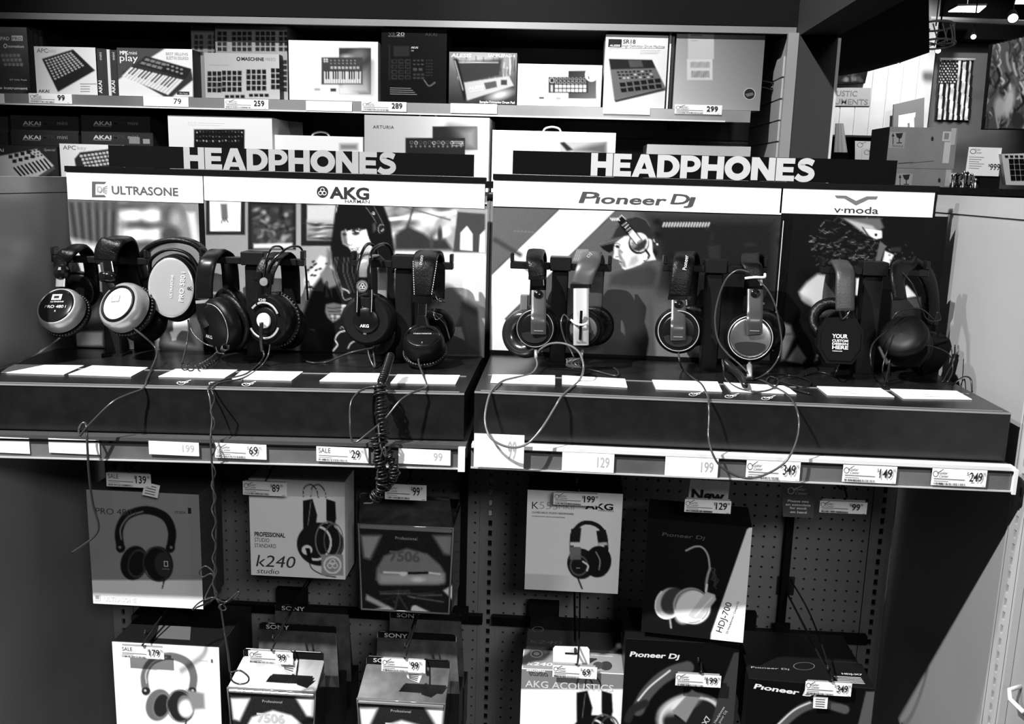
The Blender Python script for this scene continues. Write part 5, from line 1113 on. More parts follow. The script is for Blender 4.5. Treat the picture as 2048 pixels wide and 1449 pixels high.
# white box lower left
bx = Carton('headphone_box', 'bright white headphone box with silver headphones picture, lower left', 230, 1290, 441, 1475, -.375, .12, SIDE_D, 245, k=1.0, group=GB, top=TOP_BLACK)
q = bx.pic; hp_art(q, 338, 1377, 50, 40, 120, 205, 1, 110); q.ell(372, 1418, 15, 18, 245, 0, 3); q.poly([(372, 1380), (408, 1388), (410, 1418), (385, 1420)], 140, 3)
bx.pr.text('STOCK', 398, 1323, 3, .4, 18); bx.pr.rect(422, 1319, 426, 1326, .12)
part('hang_slot_window', mat('grey_window', .10, .4), bx.t, lambda b: b.prism([wp(x, y, Z=bx.zt+.001) for x, y in ((312, 1277), (318, 1252), (382, 1254), (380, 1281))], (0, 0, .0006)))
bx.done()
for k, yy in enumerate((-.252, -.13)):
    Carton('headphone_box', ('second', 'third')[k]+' black-topped box in the row behind the bright white box', 250+k*18, 1275-k*38, 462+k*22, 1460-k*30, yy, (.118, .075)[k], SIDE_D, 30, pic=False, group=GB, top=TOP_BLACK, zbot=bx.zb).done()
# lower k240 boxes
bx = Carton('headphone_box', 'lit white studio headphone box with grey top in the lower row', 1040, 1344, 1244, 1545, -.335, .085, SIDE_W, 235, k=.9, group=GB, top=mat('grey_carton_top', .28, .45))
k240_front(bx, 1040, 1344, 1244, 1545)
pz = Print(PZ(bx.zt+.0008), .0004); pz.text('k240', 1054, 1331, 13, .7, 50, .02, slant=.2); pz.text('studio', 1052, 1343, 7, .7, 38, .03, slant=.15); pz.ell(1073, 1309, 13, 8, .75); pz.ell(1073, 1309, 10, 6, .2); pz.ell(1073, 1309, 6, 3.5, .7); pz.ell(1212, 1333, 12, 9, .04); pz.ell(1196, 1332, 10, 7, .06); pz.text('STUDIO STANDARD', 1182, 1313, 4, .7, 44, .03); pz.build('top_print', bx.t)
h = part('hang_tab', WHITE, bx.t, lambda b: b.prism([wp(x, y, -.30) for x, y in ((1106, 1335), (1106, 1298), (1110, 1293), (1175, 1295), (1179, 1300), (1179, 1336))], (0, .001, 0)))
part('hang_slot', MATTE, h, lambda b: b.prism([wp(x, y, -.3012) for x, y in ((1130, 1306), (1156, 1307), (1156, 1310), (1130, 1309))], (0, .0006, 0)))
bx.done()
b2 = Carton('headphone_box', 'shadowed studio headphone box behind the lit one in the lower row', 1048, 1300, 1240, 1500, -.245, .085, SIDE_G, 60, group=GB, pic=False, top=mat('shaded_grey_carton_top', .10, .45), zbot=bx.zb)  # shaded copy of the lit box: darker top, sides and lettering
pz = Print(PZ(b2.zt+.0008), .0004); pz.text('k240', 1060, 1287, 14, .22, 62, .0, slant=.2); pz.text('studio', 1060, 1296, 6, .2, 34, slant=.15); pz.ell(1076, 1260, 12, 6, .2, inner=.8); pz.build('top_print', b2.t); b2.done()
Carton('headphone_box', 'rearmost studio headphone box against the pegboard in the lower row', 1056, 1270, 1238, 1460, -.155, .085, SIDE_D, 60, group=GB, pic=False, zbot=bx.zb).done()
# HDJ-X5
bx = Carton('headphone_box', 'black DJ headphone box with large grey headphones, tagged 199, lower row', 1246, 1284, 1472, 1480, -.34, .10, TOP_BLACK, 8, k=.7, group=GB)
q = bx.pic; q.arc([(1276, 1420), (1292, 1390), (1318, 1362), (1345, 1345), (1375, 1336)], 26, 62, 2); q.arc([(1276, 1402), (1300, 1374), (1340, 1342)], 3, 200, 1.2); q.ell(1378, 1432, 68, 44, 96, -12, 2); q.ell(1385, 1440, 58, 38, 24, -12, 2); q.ring(1380, 1436, 60, 40, 5, 170, -12, 1.5); q.ell(1360, 1410, 34, 14, 190, -22, 8); q.poly([(1344, 1424), (1384, 1380), (1402, 1392), (1372, 1446)], 110, 1.5); q.line([(1350, 1432), (1360, 1440)], 4, 15)
q.poly([(1468, 1306), (1478, 1306), (1478, 1490), (1412, 1490), (1440, 1380)], 46, 1.4); q.arc([(1256, 1440), (1266, 1420), (1290, 1408)], 16, 30, 2)
bx.pr.text('P\u0131oneer D\u0237', 1259, 1313, 11, .7, 98, .03, slant=.22); bx.pr.text('Headphones', 1431, 1447, 5, .45, 40, .01, rot=66); bx.pr.text('pour DJ', 1440, 1447, 5, .4, 30, .01, rot=66); bx.pr.text('X7', 1413, 1452, 12, .5, 20, .02, rot=66); bx.done()
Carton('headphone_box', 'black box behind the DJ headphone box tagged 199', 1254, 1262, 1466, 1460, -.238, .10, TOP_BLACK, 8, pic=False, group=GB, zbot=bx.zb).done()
# HDJ-X7
bx = Carton('headphone_box', 'black headphone box with white lettering at the lower right corner', 1492, 1368, 1744, 1490, -.375, .10, TOP_BLACK, 8, k=.7, yaw=-3, group=GB)
q = bx.pic; q.arc([(1556, 1460), (1580, 1435), (1610, 1415), (1645, 1408), (1690, 1420)], 18, 66, 2); q.arc([(1556, 1450), (1590, 1420), (1630, 1402)], 3, 190, 1.2); q.poly([(1732, 1384), (1760, 1384), (1760, 1500), (1704, 1500)], 70, 1.4)
bx.pr.text('P\u0131oneer D\u0237', 1507, 1377, 11, .75, 124, .03, slant=.24, rot=-4)
pz = Print(PZ(bx.zt+.0005), .0004); pz.text('P\u0131oneer D\u0237', 1502, 1337, 6, .4, 74, .01, slant=.2); pz.text('HDJ-X7', 1684, 1350, 6, .6, 40, .03)
for k in range(5): pz.line([(1668+k*2, 1354+k*3), (1722+k*2, 1357+k*3)], 1.4, .5)
pz.ell(1608, 1334, 22, 8, .12, inner=.9); pz.build('top_print', bx.t); bx.done()
Carton('headphone_box', 'plain black box behind the white-lettered box at the lower right', 1488, 1320, 1712, 1440, -.273, .12, TOP_BLACK, 8, pic=False, group=GB, zbot=bx.zb).done()

# ---- hooks and tags
WIRE = mat('black_wire', .01, .3, spec=.4)
def hook(label, x, ztag, Y, z0=None):
    """pegboard hook with a second tag arm; x, ztag at the tag end"""
    z0 = z0 or ztag+.045; t = thing('peg_hook', label, 'hook', (x, -.02, z0-.03), 'hooks on the pegboard')
    part('backplate', WIRE, t, lambda b: b.box(x-.02, x+.02, -.006, -.0005, z0-.025, z0+.02))
    part('prong', WIRE, t, lambda b: b.tube(catmull([(x, -.006, z0-.012), (x, Y*.5, z0-.014), (x, Y+.03, z0-.016), (x, Y+.018, z0-.004)], 6), .0026, 8), True)
    part('tag_arm', WIRE, t, lambda b: b.tube(catmull([(x+.012, -.006, z0+.012), (x+.010, Y*.5, z0+.014), (x+.006, Y+.01, ztag+.026), (x, Y+.004, ztag+.014)], 6), .002, 8), True)
    part('tag_holder', mat('clear_tag_holder', .35, .15), t, lambda b: b.box(x-.042, x+.042, Y+.0012, Y+.0024, ztag-.004, ztag+.016)); return t
def price_tag(label, x0, y0, x1, y1, Y, price, sale=False, extra=True, k=.62, faded=False, cents=True, g='price tags'):
    A, B = wp(x0, (y0+y1)/2, Y), wp(x1, (y0+y1)/2, Y); mm = (B-A).length/(x1-x0); H_ = (y1-y0); zc = (A.z+B.z)/2; zt, zb = zc+H_*mm/2, zc-H_*mm/2
    o = part('price_tag', PAPER, None, lambda b: b.box(A.x, B.x, Y-.0006, Y, zb, zt)); tagp(o, label, 'price tag', g)
    p_ = Print(PY(Y-.0006), .0003); W_ = x1-x0; dk = .02 if not faded else .38; lt = .12 if not faded else .62
    sl = (proj((B.x, Y, zc))[1]-proj((A.x, Y, zc))[1])/W_
    f = lambda u, v: (x0+u*W_, (y0+y1)/2-H_/2+v*H_+sl*(u-.5)*W_)
    if sale: p_.text('SALE', *f(.04, .42), H_*.34, dk, W_*.23, .0)
    elif extra:
        p_.ell(*f(.075, .34), W_*.05, H_*.17, dk if not faded else .6, inner=.80); p_.line([f(.10, .30), f(.22, .06)], 1.2, lt); p_.text('Guitar', *f(.12, .34), H_*.17, lt, W_*.17, .004, slant=.25); p_.text('Center', *f(.13, .52), H_*.17, lt, W_*.17, .004, slant=.25)
    if extra:
        p_.line([f(.04, .60), f(.60, .62)], H_*.06, lt+.1); p_.line([f(.04, .72), f(.30, .73)], H_*.045, lt+.2)
        for i in range(30):
            u = .04+i*.019; p_.line([f(u, .80), f(u, .93)], W_*random.choice((.006, .010, .013)), dk+.02)
        p_.text('0000', *f(.90, .93), H_*.07, lt)
    p_.text('$' if cents else '', *f(.635, .34), H_*.22, dk, W_*.03) if cents else None
    p_.text(price, *f(.672, .66 if extra else .72), H_*.56, dk, W_*.235 if len(price) > 2 else W_*.17, .012)
    if cents: p_.text('99', *f(.925 if len(price) > 2 else .86, .32), H_*.20, dk, W_*.05)
    p_.build('lettering', o); return o
HK = [('SALE', (213, 947, 302, 975), -.37, '139', 'above the pale-banded grey box', True), ('', (486, 964, 574, 992), -.325, '89', 'over the upper studio headphone box', False), ('', (770, 969, 853, 1001), -.30, '99', 'half behind the dangling coiled cable', False),
      ('', (1107, 987, 1198, 1012), -.32, '199', 'over the closed-back headphone box', False), ('', (1369, 1000, 1462, 1027), -.365, '129', 'under the New card', False), ('', (1639, 1003, 1734, 1028), -.315, '99', 'on the empty hook at the upper right', False),
      ('SALE', (241, 1294, 328, 1318), -.395, '179', 'on the bright white box', True), ('', (497, 1303, 586, 1329), -.40, '99', 'on the lower left clear packs', False), ('', (763, 1318, 851, 1346), -.385, '99', 'on the clear pack beside the upright', False),
      ('', (1105, 1332, 1194, 1358), -.345, '69', 'on the lit white studio box', False), ('', (1351, 1349, 1442, 1375), -.36, '199', 'on the lower black DJ headphone box', False), ('', (1610, 1364, 1703, 1393), -.39, '349', 'on the lower right black box', False)]
for sale, r, Y, pr_, wh, s_ in HK:
    c = wp((r[0]+r[2])/2, (r[1]+r[3])/2, Y); hook('black wire peg hook holding the '+pr_+' tag '+wh, c.x, c.z, Y)
    price_tag(('white sale tag reading ' if s_ else 'white price tag reading ')+pr_+', '+wh, *r, Y, pr_, s_, g='price tags on the hooks')
def slip(label, pts, Y, lines=4, m=None, nm='label_slip'):
    o = part(nm, m or PAPER, None, lambda b: b.prism([wp(x, y, Y) for x, y in pts][::-1], (0, .0008, 0))); tagp(o, label, 'label')
    p_ = Print(PY(Y), .0006); a, b_, c_, d = [Vector((x, y, 0)) for x, y in pts]
    for i in range(lines):
        f = (i+1)/(lines+1); s0 = a.lerp(d, f).lerp(b_.lerp(c_, f), .15); s1 = a.lerp(d, f).lerp(b_.lerp(c_, f), .8); p_.line([(s0.x, s0.y), (s1.x, s1.y)], 1.6, .08)
    p_.build('small_print', o)
slip('small tilted barcode slip hanging under the sale tag 139', [(290, 965), (320, 972), (315, 997), (284, 990)], -.366)
slip('small tilted paper slip under the lower left 99 tag', [(560, 1328), (596, 1322), (590, 1350), (566, 1338)], -.396)
slip('small tilted barcode slip under the 99 tag beside the centre upright', [(812, 1347), (846, 1347), (838, 1367), (815, 1357)], -.381)
slip('narrow paper slip hanging under the 349 tag on the lower hook', [(1627, 1394), (1656, 1396), (1654, 1419), (1626, 1417)], -.386)
nw = part('promotional_card', mat('grey_card', .42, .5), None, lambda b: b.prism([wp(x, y, -.362) for x, y in ((1381, 959), (1460, 964), (1456, 1001), (1376, 1000))][::-1], (0, .001, 0))); tagp(nw, 'grey card printed New, above the 129 price tag', 'card')
p = Print(PY(-.362), .0006); p.text('New', 1382, 998, 21, .01, 66, .04, rot=-2); p.build('lettering', nw)
st = part('notice_card', mat('dark_notice_card', .05, .5), None, lambda b: b.prism([wp(x, y, -.30) for x, y in ((1563, 964), (1630, 966), (1627, 1037), (1566, 1034))][::-1], (0, .001, 0))); tagp(st, 'dark card asking shoppers to see an associate for stock on hand', 'card')
p = Print(PY(-.30), .0006)
p.ell(1582, 982, 7, 7, .6, inner=.8); p.line([(1586, 980), (1605, 972)], 1.3, .6); p.text('Guitar', 1588, 981, 6, .6, 22, slant=.2); p.text('Center', 1590, 989, 6, .6, 24, slant=.2)
for tx, x, y, wd in (('Please see', 1575, 1004, 42), ('an associate', 1571, 1011, 50), ('for stock', 1579, 1018, 35), ('on hand', 1580, 1026, 33)): p.text(tx, x, y, 5, .62, wd, .03)
p.build('lettering', st)
t = thing('peg_hook', 'black wire hook carrying the dark stock notice card', 'hook', (wp(1600, 960, -.3).x, -.02, 1.14), 'hooks on the pegboard'); x_ = wp(1598, 960, -.3).x; z_ = wp(1598, 966, -.3).z
part('prong', WIRE, t, lambda b: b.tube([(x_+.02, -.004, z_+.045), (x_, -.298, z_+.004)], .0022, 8), True); part('backplate', WIRE, t, lambda b: b.box(x_+.005, x_+.035, -.006, -.001, z_+.03, z_+.06))

# ---- tags in the shelf rails
RT_ = [((-40, 875, 59, 906), '', 'blank white tag at the left end of the shelf rail', True), ((98, 879, 199, 908), '', 'blank white tag under the hanging left cables', True), ((298, 884, 398, 911), '199', 'left of the twisted cable on the shelf rail', True), ((430, 888, 533, 918), '69', 'right of the twisted cable on the shelf rail', False),
       ((633, 895, 737, 925), '29', 'on the shelf rail, left of the coiled cable', False), ((797, 899, 901, 930), '99', 'on the shelf rail, right of the coiled cable', True), ((948, 868, 1048, 937), '99', 'large card at the start of the right shelf rail', True), ((1124, 906, 1228, 945), '129', 'below the pale-armed DJ headphones', True),
       ((1330, 915, 1436, 955), '199', 'on the right shelf rail beside the hanging cable', True), ((1492, 922, 1600, 962), '349', 'on the right shelf rail inside the cable loop', False), ((1685, 931, 1793, 967), '149', 'on the right shelf rail, second from its end', False), ((1863, 938, 1973, 974), '249', 'at the right end of the shelf rail', False)]
for r, pr_, wh, fd in RT_:
    big = pr_ == '99' and r[0] == 948
    lab = (wh if not pr_ else ('white sale tag reading ' if pr_ == '29' else 'white price tag reading ')+pr_+', '+wh)
    if not pr_:
        price_tag(lab, *r, -.5565, ' ', False, False, cents=False, g='price tags in the shelf rail'); continue
    price_tag(lab, *r, -.5585 if not big else -.566, pr_, pr_ == '29', not fd, faded=fd, cents=not fd, g='price tags in the shelf rail')
# ================================================================ REAR SHELVES WITH KEYBOARD AND PAD BOXES
ZD = 2.026; YS = 1.45; KS = 1.35; ZD2 = wp(60, 358, YS).z
SHM = mat('rear_shelf_metal', .30, .35, .5, vary=.3, vscale=2.2)
for z, lab in ((ZD, 'long grey metal shelf with price rail carrying controller boxes'), (ZD2, 'lower metal shelf behind the headphone displays')):
    t = thing('shelf', lab, 'shelf', (-1.0, 1.7, z-.05), 'rear shelves'); xr_ = wp(1500, 222, YS).x
    part('deck', mat('rear_deck_dark', .06, .5), t, lambda b: b.box(-3.1, xr_, YS-.005, YB-.016, z-.022, z-.001))
    part('price_rail', SHM, t, lambda b: b.box(-3.1, xr_, YS-.016, YS-.0055, z-.043, z-.002))
    part('rail_lip', mat('white_lip', .7, .4), t, lambda b: b.box(-3.1, xr_-.09, YS-.020, YS-.0165, z-.044, z-.039))
    for x in (-1.75, -.62, .06, .56):
        part('bracket', BLACK, t, lambda b: b.box(x, x+.04, YS+.10, YB-.016, z-.050, z-.023))
GC = 'controller boxes on the rear shelf'
def bxr(label, x0, y0, x1, y1, Y=YS, depth=.2, side=SIDE_D, base=200, zbot='d', k=KS, step=1.6, yaw=0., name='controller_box', pic=True, group=GC, gloss=.4):
    zb = {'d': ZD, 'l': ZD2, None: None}[zbot] if not isinstance(zbot, float) else zbot
    return Carton(name, label, x0, y0, x1, y1, Y, depth, side, base, k, yaw, group, 'box', step, gloss, pic, None, zb)
def pads(q, x0, y0, nx, ny, dx, dy, w, h, v, shear=0., b=.7):
    for i in range(nx):
        for j in range(ny):
            x, y = x0+i*dx+j*shear, y0+j*dy; q.poly([(x, y), (x+w, y), (x+w, y+h), (x, y+h)], v, b)
def keys(q, a, b_, c_, d, n, vw=235, vb=25):
    """keybed quad a-b-c-d (top-left, top-right, bottom-right, bottom-left)"""
    A, B, C, D = [Vector((*p_, 0)) for p_ in (a, b_, c_, d)]; q.poly([a, b_, c_, d], vw, 1.)
    for i in range(1, n):
        f = i/n; s_ = A.lerp(B, f); e = D.lerp(C, f); q.line([(s_.x, s_.y), (e.x, e.y)], .9, 120, .6)
        if i % 7 not in (0, 3): m = s_.lerp(e, .6); q.line([(s_.x, s_.y), (m.x, m.y)], 2.6, vb, .7)
bx = bxr('dark pad controller box cut off by the left edge of the rear shelf', -45, 54, 58, 203, base=70); q = bx.pic
q.grad(0, 60, 50, 200, 120, 30); q.poly([(-40, 160), (10, 140), (55, 175), (40, 200), (-40, 200)], 70, 6); q.poly([(-40, 100), (20, 120), (60, 90), (60, 60), (-40, 80)], 95, 8); pads(q, 2, 108, 5, 3, 8, 9, 6, 6, 150, 3)
bx.pr.text('NCHPAD', -18, 80, 7, .7, 37, .01); bx.pr.rect(23, 71, 46, 82, .6); bx.pr.text('PRO', 25, 80, 6, .1, 19, .01); bx.pr.text('novation', 17, 95, 5, .7, 31, .02); bx.pr.ell(11, 92, 4, 4.5, .7, inner=.6); bx.pr.text('performance instrument', -50, 177, 5, .7, 105, .02); bx.pr.text('64 Velo Pads', 20, 161, 3.5, .55, 34); bx.done()
for k in range(3): bxr(('first', 'second', 'third')[k]+' black spine beside the dark pad controller box', 60.5+k*10, 54+k*3, 69+k*10, 200, Y=YS+.02+k*.012, depth=.22, side=TOP_BLACK, pic=False).done()
bx = bxr('white box with a tilted button-grid controller picture', 71, 94, 193, 189, base=225, side=SIDE_D); q = bx.pic; q.grad(80, 100, 190, 185, 215, 240)
q.poly([(84, 118), (146, 99), (190, 141), (116, 184)], 38, 1.2)
for i in range(9):
    for j in range(8):
        u, v = (i+.5)/9.5, (j+.5)/11.5; a = Vector((88, 119)).lerp(Vector((145, 102)), u); b_ = Vector((117, 180)).lerp(Vector((186, 141)), u); c_ = a.lerp(b_, v); q.poly([(c_.x-2.4, c_.y), (c_.x+1.6, c_.y-1.4), (c_.x+3, c_.y+1.2), (c_.x-1, c_.y+2.6)], 205, .6)
bx.pr.text('APC', 74, 105, 8, .12, 22, .01); bx.pr.text('mini', 97, 105.5, 8, .3, 15); bx.pr.text('AKAI', 77, 185, 6, .05, 22, .02); bx.pr.line([(160, 168), (193, 168)], 1, .1)
for k in range(3): bx.pr.line([(161, 173+k*5), (180, 173+k*5)], 1.4, .25)
bx.done()
for k, (a, c_, m_) in enumerate(((194.5, 208, SIDE_G), (209, 214.5, SIDE_D), (215.5, 221, SIDE_W), (222, 234, SIDE_G))):
    b2 = bxr(('leftmost dark spine between the button-grid box and the keyboard box', 'narrow black spine left of the thin white spine', 'thin white spine left of the white-keyed keyboard box', 'rightmost dark spine touching the white-keyed keyboard box')[k], a, 97+k, c_, 191, Y=YS+.01, depth=.2, side=m_, base=62 if k != 2 else 225, pic=True)
    if k in (0, 3): b2.pr.text('AKAI', c_-3, 187, 7, .65, 24, .02, rot=90); b2.pr.text('mini', c_-4, 120, 6, .5, 14, rot=90)
    b2.done()
bx = bxr('small keyboard box with large white keys and the word play', 236, 97, 386, 194, base=78); q = bx.pic
q.poly([(236, 160), (262, 140), (330, 97), (386, 97), (386, 194), (236, 194)], 238, 1.5); q.poly([(244, 146), (292, 112), (382, 138), (386, 160), (344, 194), (330, 194)], 55, 1.5); q.poly([(290, 113), (382, 138), (372, 158), (278, 130)], 40, 1.2)
for i in range(4):
    for j in range(2): q.poly([(292+i*11-j*8, 116+i*3+j*7), (301+i*11-j*8, 118.5+i*3+j*7), (297+i*11-j*8, 123+i*3+j*7), (288+i*11-j*8, 120.5+i*3+j*7)], 130, .7)
for i in range(8): q.ell(336+i % 4*9, 130+i//4*8+i % 4*3, 3, 2, 150, 0, .6)
keys(q, (262, 134), (366, 160), (336, 190), (244, 152), 15)
bx.pr.text('MPK', 240, 109, 7, .7, 17, .03); bx.pr.text('mini', 258, 109, 7, .65, 16); bx.pr.text('play', 240, 122, 13, .75, 36, .0); bx.pr.text('BEST SELLING', 332, 110, 5, .25, 44, .01); bx.pr.text('KEYBOARD NOW WITH', 333, 114, 2, .4, 42); bx.pr.text('BUILT-IN SOUNDS', 333, 119, 5, .25, 44, .01); bx.pr.rect(354, 183, 379, 190, .03); bx.pr.text('Pro Tools', 360, 188.5, 3, .6, 16); bx.done()
bx = bxr('tall grey pad-grid box rearmost of three', 384, 51, 430, 196, Y=1.53, depth=.2, side=SIDE_G, base=135); pads(bx.pic, 389, 70, 2, 4, 10, 11, 7, 8, 55); pads(bx.pic, 416, 70, 2, 4, 10, 11, 7, 8, 70); bx.done()
bx = bxr('large grey pad-grid box behind the light grey one', 432, 51, 575, 197, Y=1.50, depth=.22, side=SIDE_G, base=150); q = bx.pic; q.grad(432, 50, 575, 200, 130, 190)
for x0 in (435, 464, 511, 558): pads(q, x0, 63, 4 if x0 not in (435, 558) else 2, 4, 10.4, 10.5, 8, 8, 42); pads(q, x0+8, 120, 2, 6, 10.4, 11, 8, 8.5, 48)
q.noise(5); bx.done()
bx = bxr('light grey box with rows of dark square pads', 410, 107, 559, 199, base=188, side=SIDE_G, depth=.045); q = bx.pic; q.grad(410, 110, 560, 200, 172, 205)
for x0, n in ((415, 3), (444, 4), (493, 4), (542, 2)): pads(q, x0, 143-(x0-415)*.05, n, 4, 9.8 if n < 4 else 10.4, 11, 8, 9, 30)
for x0 in (450, 498): pads(q, x0, 192-(x0-415)*.05, 4, 1, 10.4, 11, 8, 6, 30)
bx.pr.text('MASCHINE', 483, 121, 6.5, .02, 45, .035); bx.pr.text('MIKRO', 531, 122, 6.5, .2, 20, .0); bx.pr.ell(477, 118, 4, 4, .02); bx.pr.ell(477, 118, 2, 2, .5); bx.pr.text('PRODUCTION SYSTEM', 418, 131, 2.4, .3, 40); bx.done()
bx = bxr('bright white keyboard box with keys and a dark photo square', 578, 82, 756, 200, base=248, side=SIDE_W); q = bx.pic
q.rect(678, 96, 742, 189, 60, 1.); q.ell(714, 112, 20, 12, 120, -20, 6); q.ell(692, 114, 10, 5, 190, 0, 4); q.grad(690, 190, 742, 110, 250, 60, [(678, 160), (742, 125), (742, 189), (678, 189)], 10); q.poly([(676, 170), (715, 188), (676, 192)], 240, 5)
q.rect(643, 115, 725, 169, 70, 1.2); pads(q, 661, 133, 8, 1, 7.5, 0, 5, 5, 190); keys(q, (648, 143), (722, 143), (722, 167), (648, 167), 16)
for i in range(14): q.ell(662+i % 7*8, 121+i//7*6, 1.5, 1.5, 150, 0, .6)
for dx, dy in ((0, 0), (5, 0), (0, 4), (5, 4)): q.ell(649+dx, 119+dy, 2.2, 1.8, 225, 0, .5)
q.rect(629, 177, 640, 181, 170); q.rect(661, 177, 672, 183, 60); bx.pr.text('ARTURIA', 590, 99, 5, .66, 34, .0, sp=1.2); bx.done()
bx = bxr('tall black drum machine box with twelve pads picture', 763, 57, 893, 204, base=14, side=TOP_BLACK, depth=.24); q = bx.pic
q.rect(787, 92, 819, 113, 42, 1); pads(q, 783, 119, 3, 4, 13.5, 10.5, 11, 8, 60); pads(q, 785, 120.5, 3, 4, 13.5, 10.5, 8, 5, 22); pads(q, 826, 120, 3, 2, 8, 8, 5, 2, 90); pads(q, 826, 136, 2, 1, 11, 8, 8, 6, 70); pads(q, 826, 147, 3, 2, 8, 7, 6, 4, 60); pads(q, 852, 120, 3, 6, 5, 6, 2.5, 2, 60); q.line([(779, 90), (779, 160)], 3, 40); q.arc([(848, 160), (858, 172), (870, 165)], 2, 130)
bx.pr.text('XR', 777, 72, 7, .06, 14); bx.pr.text('20', 793, 71.5, 7, .35, 16, .0); bx.pr.text('BEAT PRODUCTION CENTER', 777, 73.5, 1.8, .25, 32); bx.pr.text('AKAI', 850, 72, 7, .03, 24); bx.pr.text('AKAI', 822, 97, 4, .5, 14, .02); bx.pr.text('XR', 822, 103, 3, .4, 6)
for k in range(4): bx.pr.line([(780, 176+k*4), (822+k*4, 177+k*4)], 1.2, .22)
bx.done()
bx = bxr('grey sample pad box showing an angled drum pad', 898, 105, 1033, 207, base=72); q = bx.pic; q.grad(960, 110, 960, 200, 130, 50); q.ell(965, 125, 45, 25, 175, 10, 16)
for k in range(60): x = random.uniform(915, 1030); q.line([(x, random.uniform(112, 140)), (x+random.uniform(-2, 2), random.uniform(140, 165))], 1.1, random.choice((60, 90, 190, 220)), 1)
q.poly([(908, 118), (925, 125), (1005, 118), (1000, 152), (930, 168), (918, 150)], 52, 4); q.line([(918, 125), (996, 125)], 1.6, 220); q.poly([(908, 118), (915, 118), (934, 190), (928, 204)], 25, 1.4); q.line([(910, 122), (926, 180)], 2, 190, 1.2); q.poly([(928, 165), (1018, 152), (1028, 172), (934, 202)], 185, 1.4); q.poly([(968, 166), (992, 162), (994, 174), (972, 179)], 80, 1); q.rect(1002, 160, 1014, 170, 60, 1); q.poly([(934, 202), (1028, 172), (1028, 180), (940, 207)], 60, 2); q.ell(1000, 190, 20, 8, 215, -15, 6)
bx.pr.text('ALESIS', 902, 114, 7, .7, 40, .02, slant=.15); bx.pr.text('SAMPLEPAD 4', 976, 114, 6, .6, 54, .01); bx.pr.text('ALESIS', 937, 180, 6, .75, 30, .02, rot=8, slant=.15); bx.pr.text('SAMPLEPAD', 939, 185, 3.5, .6, 28, rot=8); bx.pr.text('Sample-Triggering Drum Pad', 959, 206, 4.5, .7, 70, .02); bx.done()
bx = bxr('white step sequencer box with a round sticker', 1035, 129, 1203, 210, base=248, side=SIDE_W); q = bx.pic; q.rect(1137, 142, 1192, 197, 62, 1.); q.grad(1140, 145, 1190, 195, 45, 110, [(1137, 142), (1192, 142), (1192, 197), (1137, 197)], 1); q.rect(1097, 154, 1176, 186, 46, 1.); pads(q, 1110, 170, 8, 2, 8, 8, 6.4, 6, 225)
for i in range(16): q.ring(1113+i % 8*8, 158+i//8*7.5, 2.6, 2.6, 1.2, 170, 0, .6)
q.ring(1104, 161, 4.5, 5, 1.5, 190, 0, .6); q.rect(1101, 170, 1106, 184, 190, .8); q.rect(1078, 194, 1088, 198, 70); q.rect(1112, 194, 1122, 200, 170); bx.pr.text('ARTURIA', 1058, 147, 5, .35, 26, .0, sp=1.2); bx.pr.ell(1183, 149.5, 13.5, 14.5, .45); bx.pr.text('FREE', 1177, 142, 4, .8, 13, .01); bx.pr.line([(1174, 148), (1192, 149)], 1.2, .7); bx.pr.line([(1177, 153), (1178, 158)], 1.6, .05); bx.done()
bx = bxr('tall white drum machine box with a large drum machine picture', 1209, 70, 1333, 210, base=238, side=SIDE_W, depth=.22); q = bx.pic; q.ell(1300, 80, 30, 18, 252, 20, 8); q.poly([(1216, 130), (1222, 118), (1230, 200), (1228, 204)], 190, 4)
q.poly([(1218, 118), (1304, 120), (1331, 175), (1229, 200)], 105, 1.2); q.poly([(1218, 118), (1304, 120), (1311, 136), (1222, 139)], 34, 1); q.poly([(1256, 120), (1283, 121), (1287, 134), (1260, 135)], 78, 1); q.poly([(1229, 200), (1331, 175), (1331, 181), (1231, 205)], 60, 1)
for i in range(6):
    for j in range(2): q.poly([(1239+i*14+j*2, 166-i*1.6+j*11), (1250+i*14+j*2, 165-i*1.6+j*11), (1252+i*14+j*2, 173-i*1.6+j*11), (1241+i*14+j*2, 174-i*1.6+j*11)], 18, .8)
for i in range(9):
    for j in range(3): q.rect(1234+i*8+j*2, 143+j*6-i*.3, 1239+i*8+j*2, 146+j*6-i*.3, random.choice((20, 25, 190)), .6)
bx.pr.rect(1217, 78, 1243, 95, .012); bx.pr.text('ALESIS', 1219, 93, 4, .7, 21, .02, slant=.15); bx.pr.text('SR18', 1246, 87, 8, .03, 25, .02); bx.pr.text('High Definition Drum Machine', 1245, 94.5, 5.5, .10, 84, .0); bx.pr.line([(1217, 97), (1329, 97)], .8, .3)
for k in range(3): bx.pr.line([(1280, 101+k*3), (1322-k*3, 101+k*3)], .8, .5)
bx.done()
bxr('thin white spine between the tall white box and the big grey box', 1336, 58, 1340, 209, Y=YS+.02, side=SIDE_W, pic=False).done(); bxr('thin black spine between the tall white box and the big grey box', 1341.5, 58, 1347, 208, Y=YS+.03, side=TOP_BLACK, pic=False).done()
bx = bxr('large plain grey synthesizer box with a pale label column, right end', 1350, 56, 1526, 208, base=150, side=SIDE_G, depth=.14); q = bx.pic; q.grad(1350, 200, 1526, 60, 205, 105); q.rect(1376, 57, 1428, 118, 205, 1); q.rect(1374, 118, 1425, 160, 222, 1); q.rect(1380, 124, 1420, 136, 185, 1); q.rect(1382, 142, 1419, 155, 175, 1)
for k in range(10): q.line([(1385+k*3.6, 142), (1385+k*3.6, 155)], .8, 120, .5); q.line([(1384+k*3.6, 124), (1384+k*3.6, 134)], 1., 150, .5)
